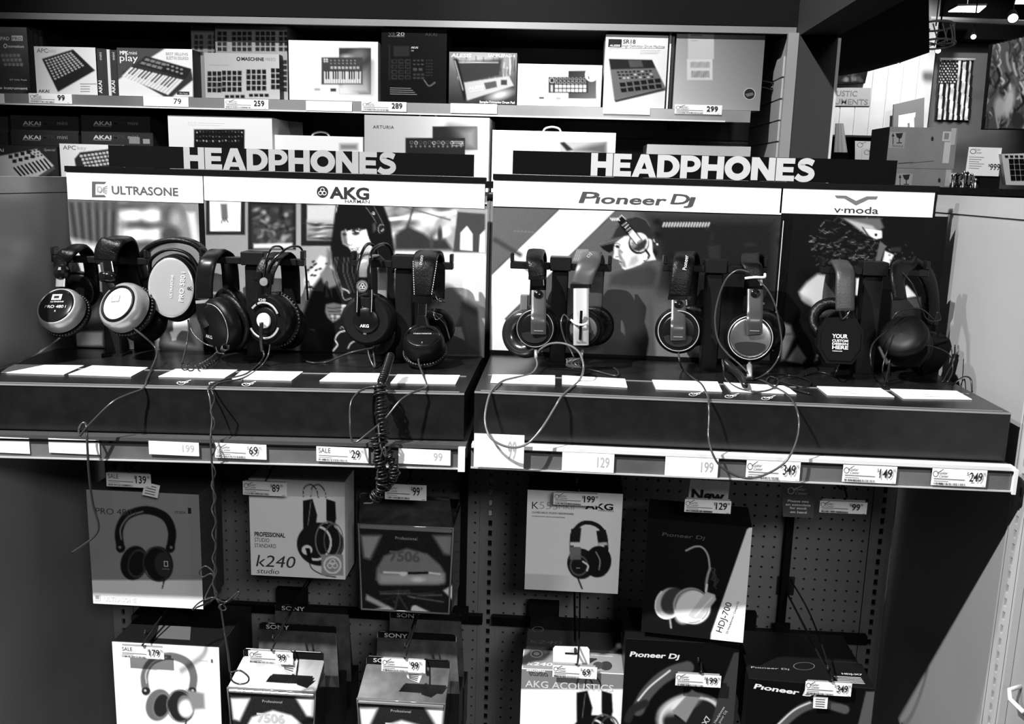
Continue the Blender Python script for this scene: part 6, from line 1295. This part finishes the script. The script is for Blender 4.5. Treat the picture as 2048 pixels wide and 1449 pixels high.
bx.pr.text('monologue', 1381, 72, 4, .12, 23, .02); bx.pr.line([(1381, 76), (1423, 77)], 1, .35); bx.pr.line([(1381, 81), (1396, 81)], 1, .35); bx.pr.ell(1499, 188, 12, 12, .45); bx.pr.ell(1499, 188, 10.5, 10.5, .015); bx.pr.poly([(1490, 188), (1505, 185), (1508, 190), (1494, 194)], .12); bx.done()
# wire security hook on the slat wall
t = thing('wire_hook', 'black wire bracket with white tag on the slatted niche side wall', 'hook', (wp(1553, 190, 1.5).x, 1.5, wp(1553, 195, 1.5).z)); 
b = MB(); b.tube(catmull([wp(x, y, 1.55) for x, y in ((1508, 158), (1530, 163), (1556, 170), (1560, 176), (1554, 182), (1530, 176), (1510, 172))], 5), .004, 8); b.build('wire_loop', WIRE, t, True)
b = MB(); b.tube([wp(1530, 180, 1.56), wp(1558, 170, 1.56), wp(1556, 198, 1.56)], .005, 8); b.build('wire_arm', WIRE, t, True)
part('tag', WHITE, t, lambda m_: m_.prism([wp(x, y, 1.548) for x, y in ((1497, 154), (1507, 153), (1508, 168), (1498, 172))][::-1], (0, .002, 0)))
# lower rear shelf
GA = 'long dark boxes stacked on the lower rear shelf'
rows = [(232, 262, 60), (263.5, 290, 55), (291.5, 322, 40), (323.5, 357, 40)]
for j, (y0, y1, bs) in enumerate(rows):
    for i, (x0, x1) in enumerate(((-120, 16), (22, 157), (163, 300 if j == 0 else 306))):
        vis = j < 2
        lab = 'long dark keyboard box, %s in the %s stack' % (('top', 'second', 'third', 'lowest')[j], ('left-cut', 'middle', 'right')[i])
        b2 = bxr(lab, x0, y0, x1, y1, Y=1.53, depth=.30, side=SIDE_D, base=bs, zbot=(wp((x0+x1)/2, y1+1.5, 1.53).z if j < 3 else 'l'), group=GA, pic=vis)
        if vis:
            b2.pr.text('AKAI', x0+24, y1-12, 7.5, .55, 36, .025); b2.pr.text('PROFESSIONAL', x0+24, y1-9, 2, .4, 36); b2.pr.text('MPK', x0+64, y1-12, 8, .045, 26, .01); b2.pr.text('mini', x0+93, y1-12, 8, .28, 20)
            if i == 2 and j: b2.pr.rect(286, 278, 300, 288, .25); b2.pr.rect(258, 274, 280, 288, .2)
        b2.done()
for i, (x0, x1) in enumerate(((305, 338), (0, 150))): 
    b2 = bxr(('shadowed dark box end beside the right stack', 'shadowed box lying behind on top of the dark box stacks')[i], x0, (234, 206)[i], x1, (290, 228)[i], Y=1.66, depth=.25, side=SIDE_D, base=22, zbot=('l' if i == 0 else None), group=GA); b2.pr.text('AKAI' if i == 0 else 'mini', x0+(3 if i == 0 else 53), (251, 217)[i], 6, .12, 16); b2.done()
bx = bxr('white synthesizer box with a dark panel photo behind the left header', 338, 233, 545, 350, Y=1.46, base=246, side=SIDE_W, zbot='l', depth=.25); q = bx.pic; q.rect(388, 259, 489, 300, 24, 1)
for i in range(44): q.ell(394+i % 15*6.4, 264+i//15*9+random.uniform(-1, 1), 1.4, 1.4, random.choice((90, 130, 220, 60)), 0, .6)
bx.pr.text('OLD', 376, 251, 7, .55, 18, -.01); bx.pr.line([(396, 246), (450, 247)], 1, .6); bx.pr.line([(396, 250), (440, 251)], 1, .66); bx.done()
t = thing('open_carton', 'open brown-grey carton behind the white boxes on the lower rear shelf', 'box', (wp(575, 260, 1.75).x, 1.75, ZD2)); KR = mat('kraft_grey', .18, .6, vary=.15, vscale=9); a, c_ = wp(548, 240, 1.70), wp(606, 272, 1.70)
part('body', KR, t, lambda b: (b.box(a.x, a.x+.004, 1.70, 1.93, ZD2, a.z), b.box(a.x+.004, c_.x, 1.70, 1.704, ZD2, c_.z), b.box(c_.x-.004, c_.x, 1.704, 1.93, ZD2, c_.z)))
part('flap', KR, t, lambda b: b.prism([(a.x+.005, 1.70, c_.z+.001), (c_.x, 1.70, c_.z+.001), (c_.x+.01, 1.66, c_.z+.05), (a.x+.01, 1.66, c_.z+.06)], (0, .003, 0)))
def handle(bx, x, y):
    P = [wp(x-18, y+1, bx.Y+.03), wp(x-13, y-6, bx.Y+.03), wp(x, y-9, bx.Y+.03), wp(x+13, y-6, bx.Y+.03), wp(x+18, y+1, bx.Y+.03)]
    b = MB(); b.tube(catmull(P, 5), .004, 8); b.build('carry_handle', mat('pale_handle', .4, .4), bx.t, True)
bx = bxr('plain white box with carry handle behind the left header', 547, 272, 726, 350, Y=1.49, base=250, side=SIDE_W, zbot='l'); bx.pic.rect(680, 288, 715, 300, 140, 4); handle(bx, 641, 273); bx.done()
bx = bxr('large white box with dark photo square above the end of the left header', 729, 233, 978, 352, Y=1.42, base=228, side=SIDE_W, zbot=ZD2, depth=.28); q = bx.pic; q.grad(729, 250, 978, 250, 195, 252); q.rect(865, 253, 955, 300, 45, 1.); q.grad(870, 260, 955, 262, 25, 175, [(900, 253), (955, 253), (955, 300), (930, 300)], 14); q.rect(811, 276, 930, 320, 42, 1)
for i in range(12): q.ring(823+i*9, 285+i % 2, 3, 3, 1.2, random.choice((90, 210, 120)), 0, .6); q.ell(823+i*9, 293, 2, 2, 130, 0, .6)
for i in range(24): q.ell(905+i % 8*3, 283+i//8*4, 1, 1, 200, 0, .5)
bx.pr.text('ARTURIA', 746, 257, 6.5, .03, 42, .012, sp=1.15); handle(bx, 856, 234); bx.done()
bx = bxr('bright white box with photo strip between the two HEADPHONES headers', 984, 263, 1230, 358, Y=1.43, base=252, side=SIDE_W, zbot=ZD2, depth=.26); q = bx.pic; q.rect(1120, 284, 1213, 320, 190, 1.); q.poly([(1120, 286), (1128, 284), (1146, 300), (1134, 302)], 40, 2); q.poly([(1150, 300), (1185, 290), (1213, 285), (1213, 310)], 100, 6); handle(bx, 1104, 263); bx.done()
bx = bxr('white flat box end just above the right HEADPHONES header', 1293, 291, 1500, 345, Y=1.52, base=205, side=SIDE_W, zbot='l'); bx.done()
bx = bxr('dark keyboard box with white keyboard picture at the far left of the lower rear shelf', -60, 291, 116, 357, Y=1.36, base=52, zbot=ZD2, depth=.07, group=GC); q = bx.pic; q.poly([(-20, 320), (0, 312), (75, 298), (108, 332), (72, 356), (10, 360), (-20, 350)], 225, 1.3)
for i in range(4):
    for j in range(2): q.rect(17+i*12+j*8, 310-i*3+j*9, 25+i*12+j*8, 317-i*3+j*9, 40, .7)
for i in range(12): q.ell(62+i % 4*7, 303+i//4*6-i % 4*1.4, 2, 1.8, 60, 0, .6)
for i in range(9): q.line([(28+i*7.5, 336-i*2.2), (42+i*7.5, 352-i*2.0)], 3.2, 20, .7)
q.poly([(72, 356), (108, 332), (110, 338), (78, 360)], 90, 1); bx.pr.text('AKAI', -20, 303, 6, .5, 28, .02); bx.pr.text('Special', 88, 302, 5, .3, 22, slant=.3); bx.done()
bx = bxr('white key controller box half hidden by the left header board', 121, 289, 250, 357, Y=1.36, base=245, side=SIDE_D, zbot=ZD2, depth=.07); q = bx.pic; q.poly([(149, 318), (160, 305), (240, 296), (250, 340), (170, 352), (152, 335)], 50, 1.3)
for i in range(8):
    for j in range(4): q.rect(160+i*7.5+j*3, 310-i+j*7, 165.5+i*7.5+j*3, 314.5-i+j*7, 215, .6)
bx.pr.text('APC', 126, 299, 8, .14, 26, .012); bx.pr.text('key', 155, 299, 7, .4, 18); bx.done()
# tags on the rear rail
for k, (a, c_, y0, pr_, fd, wh) in enumerate(((-14, 9, 188, '', 1, 'blank tag at the left end of the rear shelf rail'), (58, 144, 188, '99', 0, 'under the button-grid controller box'), (287, 377, 194, '79', 1, 'under the white-keyed keyboard box'), (449, 537, 199, '259', 0, 'under the light grey pad-grid box'), (612, 704, 203, '', 1, 'blank tag under the bright white keyboard box'), (723, 813, 204, '289', 0, 'under the tall black drum machine box'), (901, 994, 208, '', 1, 'blank tag under the sample pad box'), (1206, 1300, 210, '', 1, 'blank tag under the tall white drum machine box'), (1349, 1444, 210, '299', 0, 'under the large plain grey box'))):
    price_tag((wh if not pr_ else 'white price tag reading '+pr_+', '+wh), a, y0, c_, y0+18.5, YS-.022, pr_ or ' ', False, not fd, faded=bool(fd and k != 2), cents=False, g='price tags on the rear rail')
# ================================================================ FAR PART OF THE STORE, RIGHT
YW = 11.0
FARW = mat('far_wall_grey', .10, .8, vary=.1, vscale=1.5); WOODW = mat('pale_wood_wall', .55, .6, vary=.12, vscale=3)
def pwall(b, pts, Y, th=.1): b.prism([wp(x, y, Y) for x, y in pts][::-1], (0, th, 0))
def far(x, y): return wp(x, y, YW)
a, c_ = far(1850, 100), far(2300, 420); structure(part('wall_far', FARW, None, lambda b: b.box(far(1862, 200).x, 14, YW, YW+.1, 0, far(1900, 86).z)))
a0 = far(1792, 200).x; structure(part('wall_far_angled', mat('far_wall_mid', .14, .8), None, lambda b: b.prism([(far(1862, 200).x, YW+.02, 0), (a0, YW-1.2, 0), (a0, YW-1.2, far(1830, 86).z), (far(1862, 200).x, YW+.02, far(1850, 86).z)], (-.05, .05, 0))))
structure(part('trim_far_bulkhead', mat('dead_black', .003, .9, spec=.05), None, lambda b: b.box(a0-.05, 14, YW-.35, YW+.1, far(1900, 86).z+.002, 4.58)))
ww = structure(part('wall_wood', WOODW, None, lambda b: b.box(2.0, a0, YW-1.22, YW-1.12, 0, 4.58)))
x = 2.0
while x < a0-.05: part('plank', WOODW, ww, lambda b: b.box(x, min(a0, x+.165), YW-1.232, YW-1.221, 0, 4.55)); x += .175
YV = YW-1.25
sg = thing('store_sign', 'raised letter sign reading ACOUSTIC INSTRUMENTS on the pale wood wall', 'sign', wp(1710, 212, YV)); 
part('board', mat('sign_board_pale', .30, .5), sg, lambda b: pwall(b, [(1600, 174), (1742, 176), (1740, 212), (1600, 211)], YV, .03))
p = Print(PY(YV), .003); p.text('ACOUSTIC', 1637, 191, 11, .16, 77, .01); p.text('INSTRUMENTS', 1622, 207, 11, .16, 113, .01); p.build('lettering', sg)
# dark monitor picture panel under the soffit, black hanging block
structure(part('trim_hanging_block', mat('dead_black', .003, .9, spec=.05), None, lambda b: b.prism([wp(x, y, 5.2) for x, y in ((1560, -60), (1857, -60), (1859, 105), (1790, 124), (1560, 160))][::-1], (0, .6, 0))))
t = thing('wall_screen', 'dark screen showing a picture at the top of the pale wood wall', 'screen', wp(1700, 170, YV)); part('frame', MATTE, t, lambda b: pwall(b, [(1620, 128), (1740, 124), (1730, 167), (1620, 170)], YV-.05, .05))
q = Pic(PY(YV-.05), 1622, 130, 1728, 165, 14, 2., .8, .001)
for k in range(30): q.ell(random.uniform(1670, 1722), random.uniform(138, 164), random.uniform(2, 6), random.uniform(2, 6), random.choice((20, 50, 90, 30)), 0, 2)
q.build('screen_picture', t)
# sign with round letters and dark board on the angled wall
t = thing('department_board', 'grey board with a bright white shape on the far wall left of the flag', 'sign', wp(1815, 255, YV-.1)); part('board', mat('grey_board', .16, .6), t, lambda b: pwall(b, [(1788, 209), (1849, 195), (1846, 300), (1784, 300)], YV-.15, .04)); part('post', MATTE, t, lambda b: b.box(wp(1815, 300, YV-.12).x-.05, wp(1815, 300, YV-.12).x+.05, YV-.10, YV-.02, 0, wp(1815, 300, YV-.12).z+.1))
p = Print(PY(YV-.15), .004); p.poly([(1797, 231), (1831, 225), (1830, 234), (1828, 236), (1829, 300), (1820, 300), (1819, 246), (1815, 247), (1815, 300), (1807, 300), (1806, 246), (1803, 300), (1794, 300)], .8); p.build('lettering', t)
# flag
t = thing('flag', 'American flag hung vertically on the far grey wall', 'flag', wp(1905, 240, YW-.05)); YFL = YW-.06
q = Pic(PY(YFL), 1872, 117, 1947, 241, 200, 1.1, 1.1, .0, .7)
x0_ = lambda y: 1879-(y-118)*.072
xs = np.array(q.X); ys = np.array(q.Y); u = (xs-(1879-(ys-118)*.070))/70.; tt = np.where((np.floor(u*13) % 2) == 0, 30., 232.)
wob = 1+.08*np.sin(ys*.35+xs*.2); tt = tt*wob; q.t = tt; q.poly([(1879, 118), (1915, 119), (1911, 168), (1875, 168)], 32, .8)
for i in range(9):
    for j in range(6): q.ell(1881+j*6.1+(3 if i % 2 else 0)-i*.35, 121.5+i*5.3, 1.6, 1.7, 215, 0, .6)
q.t = np.clip(q.t*(1+.12*np.sin(ys*.12-xs*.25)), 0, 255); q.keep = (u > 0) & (u < 1.0); q.P[:, 1] += .018*np.sin(xs*.33+ys*.05); q.build('cloth', t)
part('flag_pole', mat('white_pole', .6, .4), t, lambda b: b.tube([wp(1880, 118, YFL-.02), wp(1950, 119, YFL-.02)], .016, 8), True)
part('cloth_back', mat('flag_back', .3, .8), t, lambda b: b.prism([wp(x, y, YFL+.035) for x, y in ((1879, 118), (1948, 119), (1936, 241), (1871, 240))][::-1], (0, .004, 0)))
# painting
t = thing('painting', 'large swirling grey canvas painting at the upper right edge of the store', 'painting', wp(2030, 260, 8.6)); YC = 8.6
part('canvas', MATTE, t, lambda b: pwall(b, [(1984, 88), (2300, 10), (2300, 262), (1968, 259)], YC, .08))
q = Pic(PY(YC), 1960, 0, 2150, 262, 90, 2., 1.2, .001, .6); 
for k in range(120):
    x, y = random.uniform(1965, 2060), random.uniform(70, 258); an = random.uniform(-1.2, 1.2); L = random.uniform(10, 40)
    q.arc([(x, y), (x+L*.3*math.sin(an)+4, y-L*.5), (x+L*math.sin(an)*.2, y-L)], random.uniform(1.5, 6), random.choice((30, 60, 110, 160, 200, 225, 45)), 1.6)
q.ell(2000, 215, 12, 22, 190, 0, 4); q.ell(2018, 205, 10, 30, 215, 10, 4); q.ell(2035, 240, 14, 18, 60, 0, 4)
q.keep = q.sdpoly([(1984, 89), (2300, 11), (2300, 261), (1968, 258)]) < 0; q.build('picture', t)
# wire truss ring with ceiling lights and spots
t = thing('truss_ring', 'round wire truss ring hanging below the dark ceiling', 'light fixture', wp(1880, 95, 7.)); TRM = mat('truss_grey', .6, .4)
c1, c2 = wp(1872, 52, 7.0), wp(1872, 88, 7.0)
for c, r in ((c1, .15), (c2, .16)): part('hoop', TRM, t, lambda b: b.torus(c, (0, .15, 1), r, .010, 40, 8), True)
for k in range(12):
    a = 2*math.pi*k/12; a2 = a+.26; part('lattice_bar', TRM, t, lambda b: b.tube([c1+Vector((.15*math.cos(a), .15*math.sin(a), 0)), c2+Vector((.16*math.cos(a2), .16*math.sin(a2), 0))], .006, 6))
for k in range(4): part('spoke', TRM, t, lambda b: b.tube([c2+Vector((.16*math.cos(k*.8), .16*math.sin(k*.8), 0)), c2-Vector((.16*math.cos(k*.8), .16*math.sin(k*.8), 0))], .005, 6))
part('hanger', WIRE, t, lambda b: b.tube([c1, Vector((c1.x, c1.y, 4.6))], .006, 6))
LAMP = mat('lamp_glow', .9, .5, emit=7.)
for k, (pts, lab) in enumerate(((((1897, 22), (1916, 12), (1972, 11), (1958, 23)), 'bright square ceiling panel light above the truss ring'), (((2030, 6), (2034, -6), (2080, -6), (2080, 6)), 'ceiling panel light cut off by the top right corner'))):
    P = [wp(x, y, Z=3.9) for x, y in pts]; t = thing('ceiling_light', lab, 'ceiling light', P[0], 'ceiling panel lights'); part('hanger', WIRE, t, lambda b: b.tube([(P[0]+P[2])/2+Vector((0, 0, .015)), Vector(((P[0].x+P[2].x)/2, (P[0].y+P[2].y)/2, 4.6))], .006, 6))
    part('frame', MATTE, t, lambda b: b.prism([p_+(p_-(P[0]+P[2])/2)*.06 for p_ in P], (0, 0, .019))); part('diffuser', LAMP, t, lambda b: b.prism([p_-Vector((0, 0, .012)) for p_ in P], (0, 0, .010)))
def spotcan(label, x, y, Y, r=.05, glow=14.):
    c = wp(x, y, Y); t = thing('track_light', label, 'spotlight', c, 'ceiling spotlights'); ax = Vector((-.25, -.75, -.5)).normalized()
    part('housing', MATTE, t, lambda b: b.lathe(c, ax, [(r*.7, -r*2.6), (r, -r*.4), (r*1.05, 0), (r*.9, 0)], 20), True, 40); part('bulb', mat('spot_glow_%g' % glow, .9, .5, emit=glow), t, lambda b: b.lathe(c-ax*.004, ax, [(r*.85, 0), (r*.6, .02), (.0005, .028)], 20), True)
    part('stem', MATTE, t, lambda b: b.tube([c-ax*r*2, Vector((c.x, c.y, 4.59))], .008, 6))
spotcan('bright glowing spotlight below the ceiling at the top right', 2026, 37, 7.5, .05, 20); spotcan('small spotlight on the dark ceiling left of the painting', 1947, 74, 9.0, .032, 6); spotcan('spotlight shining below the truss ring', 1876, 102, 8.0, .03, 8); spotcan('spotlight below the black hanging block', 1796, 123, 8.4, .03, 8)
structure(part('trim_ceiling_pipe', mat('ceiling_pipe', .12, .5), None, lambda b: b.tube([wp(1860, 38, 9.), wp(2200, 52, 9.)], .03, 8)))
l = spot('far_spot_flag', (wp(1915, 60, YW).x-.3, YW-2.2, 4.3), tuple(far(1908, 175)), 230, 60, .05, .9)
l = spot('far_spot_wood', (wp(1740, 60, YW).x-.3, YW-3.0, 4.3), tuple(wp(1735, 240, YV)), 420, 80, .05, .9)
l = spot('far_spot_painting', (wp(2030, 60, 8.6).x-.2, 6.6, 4.3), tuple(wp(2040, 190, 8.6)), 200, 60, .05, .9)
l = spot('far_spot_counter', (2.0, 1.2, 4.3), (2.6, 3.9, 1.9), 420, 60, .05, .9)
# counter run carrying cartons and demo gear
YK = 3.9; ZK = wp(1990, 378, YK).z
ct = thing('counter', 'dark counter run behind the right side wall carrying cartons', 'counter', (3.0, YK+.3, 0)); part('top', PLAT, ct, lambda b: b.box(1.9, 5.0, YK-.35, YK+.6, ZK-.04, ZK)); part('base', MATTE, ct, lambda b: b.box(1.95, 4.95, YK-.30, YK+.6, 0, ZK-.0405))
KRAFT = mat('kraft_cardboard', .20, .7, vary=.1, vscale=6)
def kraft(label, x0, y0, x1, y1, zbot=None, big=True):
    b_ = Carton('shipping_carton', label, x0, y0, x1, y1, YK, .35, KRAFT, 135, 1.2, 0., 'shipping cartons on the counter', 'box', 2., .7, False, None, zbot); p_ = b_.pr
    p_.rect(x0+4, y0+9, x0+32, y0+42, .30); p_.line([(x0+10, y0+34), (x0+10, y0+16)], 1.6, .02); p_.poly([(x0+7, y0+18), (x0+10, y0+11), (x0+13, y0+18)], .02); p_.poly([(x0+15, y0+12), (x0+30, y0+11), (x0+27, y0+21), (x0+23, y0+23), (x0+18, y0+20)], .02); p_.line([(x0+22.5, y0+22), (x0+22.5, y0+30)], 1.8, .02); p_.line([(x0+17, y0+31), (x0+28, y0+31)], 1.8, .02); p_.text('FRAGILE', x0+8, y0+39, 4, .05, 22)
    p_.poly([(x0+85, y0+23), (x0+88.5, y0+17), (x0+92, y0+23)], .02); p_.rect(x0+86.5, y0+22.5, x0+90.5, y0+27, .02)
    p_.rect(x0+110, y0+8, x0+124, y0+28, .5); p_.rect(x0+113, y0+11, x0+121, y0+24, .22); 
    if big: p_.rect(x0+113, y0+29, x0+121, y0+72, .5); p_.line([(x0+20, y0+72), (x0+50, y0+70)], 1.6, .06); p_.line([(x0+45, y0+71), (x0+92, y0+67)], 1., .1)
    part('tape', mat('packing_tape', .42, .3), b_.t, lambda m_: m_.box(b_.B.x-.04, b_.B.x-.01, YK-.0012, YK-.0004, b_.zt-.10, b_.zt)); b_.done(); return b_
lo = kraft('lower kraft shipping carton on the counter, mostly hidden by the header', 1790, 338, 1904, 372, ZK, False)
kraft('upper kraft shipping carton with fragile glass mark', 1776, 255, 1912, 334, lo.zt+.0012)
t = thing('price_sign', 'white price sign reading 999 standing beside the pad controller', 'sign', wp(1970, 350, YK-.1)); part('card', PAPER, t, lambda b: pwall(b, [(1938, 294), (2004, 296), (1997, 353), (1930, 351)], YK-.12, .004))
p = Print(PY(YK-.12), .001); p.ell(1946, 303, 6, 5, .1, inner=.8); p.text('Guitar', 1949, 301, 4, .15, 12, slant=.2); p.text('Center', 1950, 307, 4, .15, 13, slant=.2)
for k in range(6): p.line([(1938, 314+k*4.4), (1968-k % 3*5, 315+k*4.4)], 1.2, .35)
p.text('999', 1979, 340, 13, .02, 20, .01); p.text('$', 1976.5, 333, 5, .02); p.build('lettering', t); part('stand', MATTE, t, lambda b: b.box(wp(1945, 350, YK).x, wp(1985, 350, YK).x, YK-.11, YK-.04, ZK, wp(1965, 351, YK-.12).z))
t = thing('pad_controller', 'pale pad controller with dark square pads propped up at the right edge', 'controller', wp(2030, 375, YK-.15)); P4 = [(2003, 308), (2090, 306), (2100, 372), (2012, 370)]
part('body', mat('pale_controller', .5, .4), t, lambda b: b.prism([wp(x, y, YK-.16) for x, y in P4][::-1], (0, .05, 0)))
for i in range(5):
    for j in range(4):
        x, y = 2018+i*10.4+j*1.2, 318+j*11.2; part('pad', BLACK, t, lambda b: b.prism([wp(u_, v_, YK-.165) for u_, v_ in ((x, y), (x+9, y), (x+10, y+9.4), (x+1, y+9.4))][::-1], (0, .0049, 0)))
for i in range(5): part('knob_button', MATTE, t, lambda b: b.prism([wp(u_, v_, YK-.165) for u_, v_ in ((2010+i*10, 311), (2016+i*10, 311), (2017+i*10, 315), (2011+i*10, 315))][::-1], (0, .0049, 0)))
t = thing('brochure_rack', 'dark narrow rack carrying the fanned brochures', 'rack', (wp(1674, 300, 2.6).x, 2.7, 0)); part('body', MATTE, t, lambda b: b.box(wp(1655, 306, 2.6).x, wp(1695, 306, 2.6).x, 2.58, 2.80, 0, wp(1674, 305, 2.6).z))
t = thing('brochure_stack', 'fanned stack of pale brochures beside the white corner strip', 'brochures', wp(1674, 300, 2.6))
for k in range(9): part('brochure', mat('brochure_%d' % (k % 3), (.75, .85, .6)[k % 3], .6), t, lambda b: b.prism([wp(x, y, 2.6+.012*k) for x, y in ((1672+k*1.6, 247), (1674+k*1.6, 247), (1671+k*3.0, 305), (1668+k*3.0, 305))][::-1], (0, .010, 0)))
for k, (x0, y0, x1, y1, Y, lab) in enumerate(((1710, 282, 1749, 310, 5.0, 'blank white card standing in front of the pale wood wall'), (1724, 297, 1774, 312, 4.85, 'low white sign with a guitar logo left of the upper carton'))):
    o = part('counter_card', PAPER, None, lambda b: b.prism([wp(x, y, Y) for x, y in ((x0, y0), (x1, y0+1), (x1, 335), (x0, 335))][::-1], (0, .003, 0))); tagp(o, lab, 'card')
    p = Print(PY(Y), .001); p.ell(x0+10, y0+8, 6, 5, .25, inner=.8); p.line([(x0+12, y0+6), (x0+22, y0-1+3)], 1, .25); p.build('logo', o)
t = thing('card_stand', 'dark low table carrying the white cards', 'table', (wp(1740, 340, 4.95).x, 4.95, 0)); part('body', MATTE, t, lambda b: b.box(wp(1700, 340, 4.9).x, wp(1775, 340, 4.9).x, 4.8, 5.1, 0, wp(1740, 336, 4.9).z))
t = thing('gear_shelf', 'dark low shelf unit in front of the pale wood wall', 'shelf', wp(1720, 300, 7.)); part('body', MATTE, t, lambda b: b.box(wp(1660, 290, 7.).x, wp(1790, 290, 7.).x, 7.0, 7.4, 0, wp(1720, 275, 7.).z)); part('top_edge', mat('shelf_edge_pale', .5, .5), t, lambda b: b.box(wp(1660, 290, 7.).x, wp(1790, 290, 7.).x, 6.98, 7.4, wp(1720, 275, 7.).z+.0005, wp(1720, 271, 7.).z))
for k in range(7):
    x, y, r = 1908+k*7+random.uniform(-2, 2), 352+random.uniform(-10, 12), random.uniform(.012, .02); c = wp(x, y, YK-.2)
    o = part('small_trinket', (STEEL, BLACKG, CHROME)[k % 3], None, lambda b: (b.lathe(Vector((c.x, c.y, ZK)), (0, 0, 1), [(r, 0), (r*1.1, .012), (r*.5, .03), (r*.4, max(.04, c.z-ZK)), (r*.9, max(.04, c.z-ZK)+.008), (.0005, max(.04, c.z-ZK)+.02)], 14)), True); tagp(o, ('steel', 'black', 'chrome')[k % 3]+' knobbed demo item on the counter, '+('first', 'second', 'third', 'fourth', 'fifth', 'sixth', 'seventh')[k]+' along from the cartons', 'ornament', 'small items on the counter')
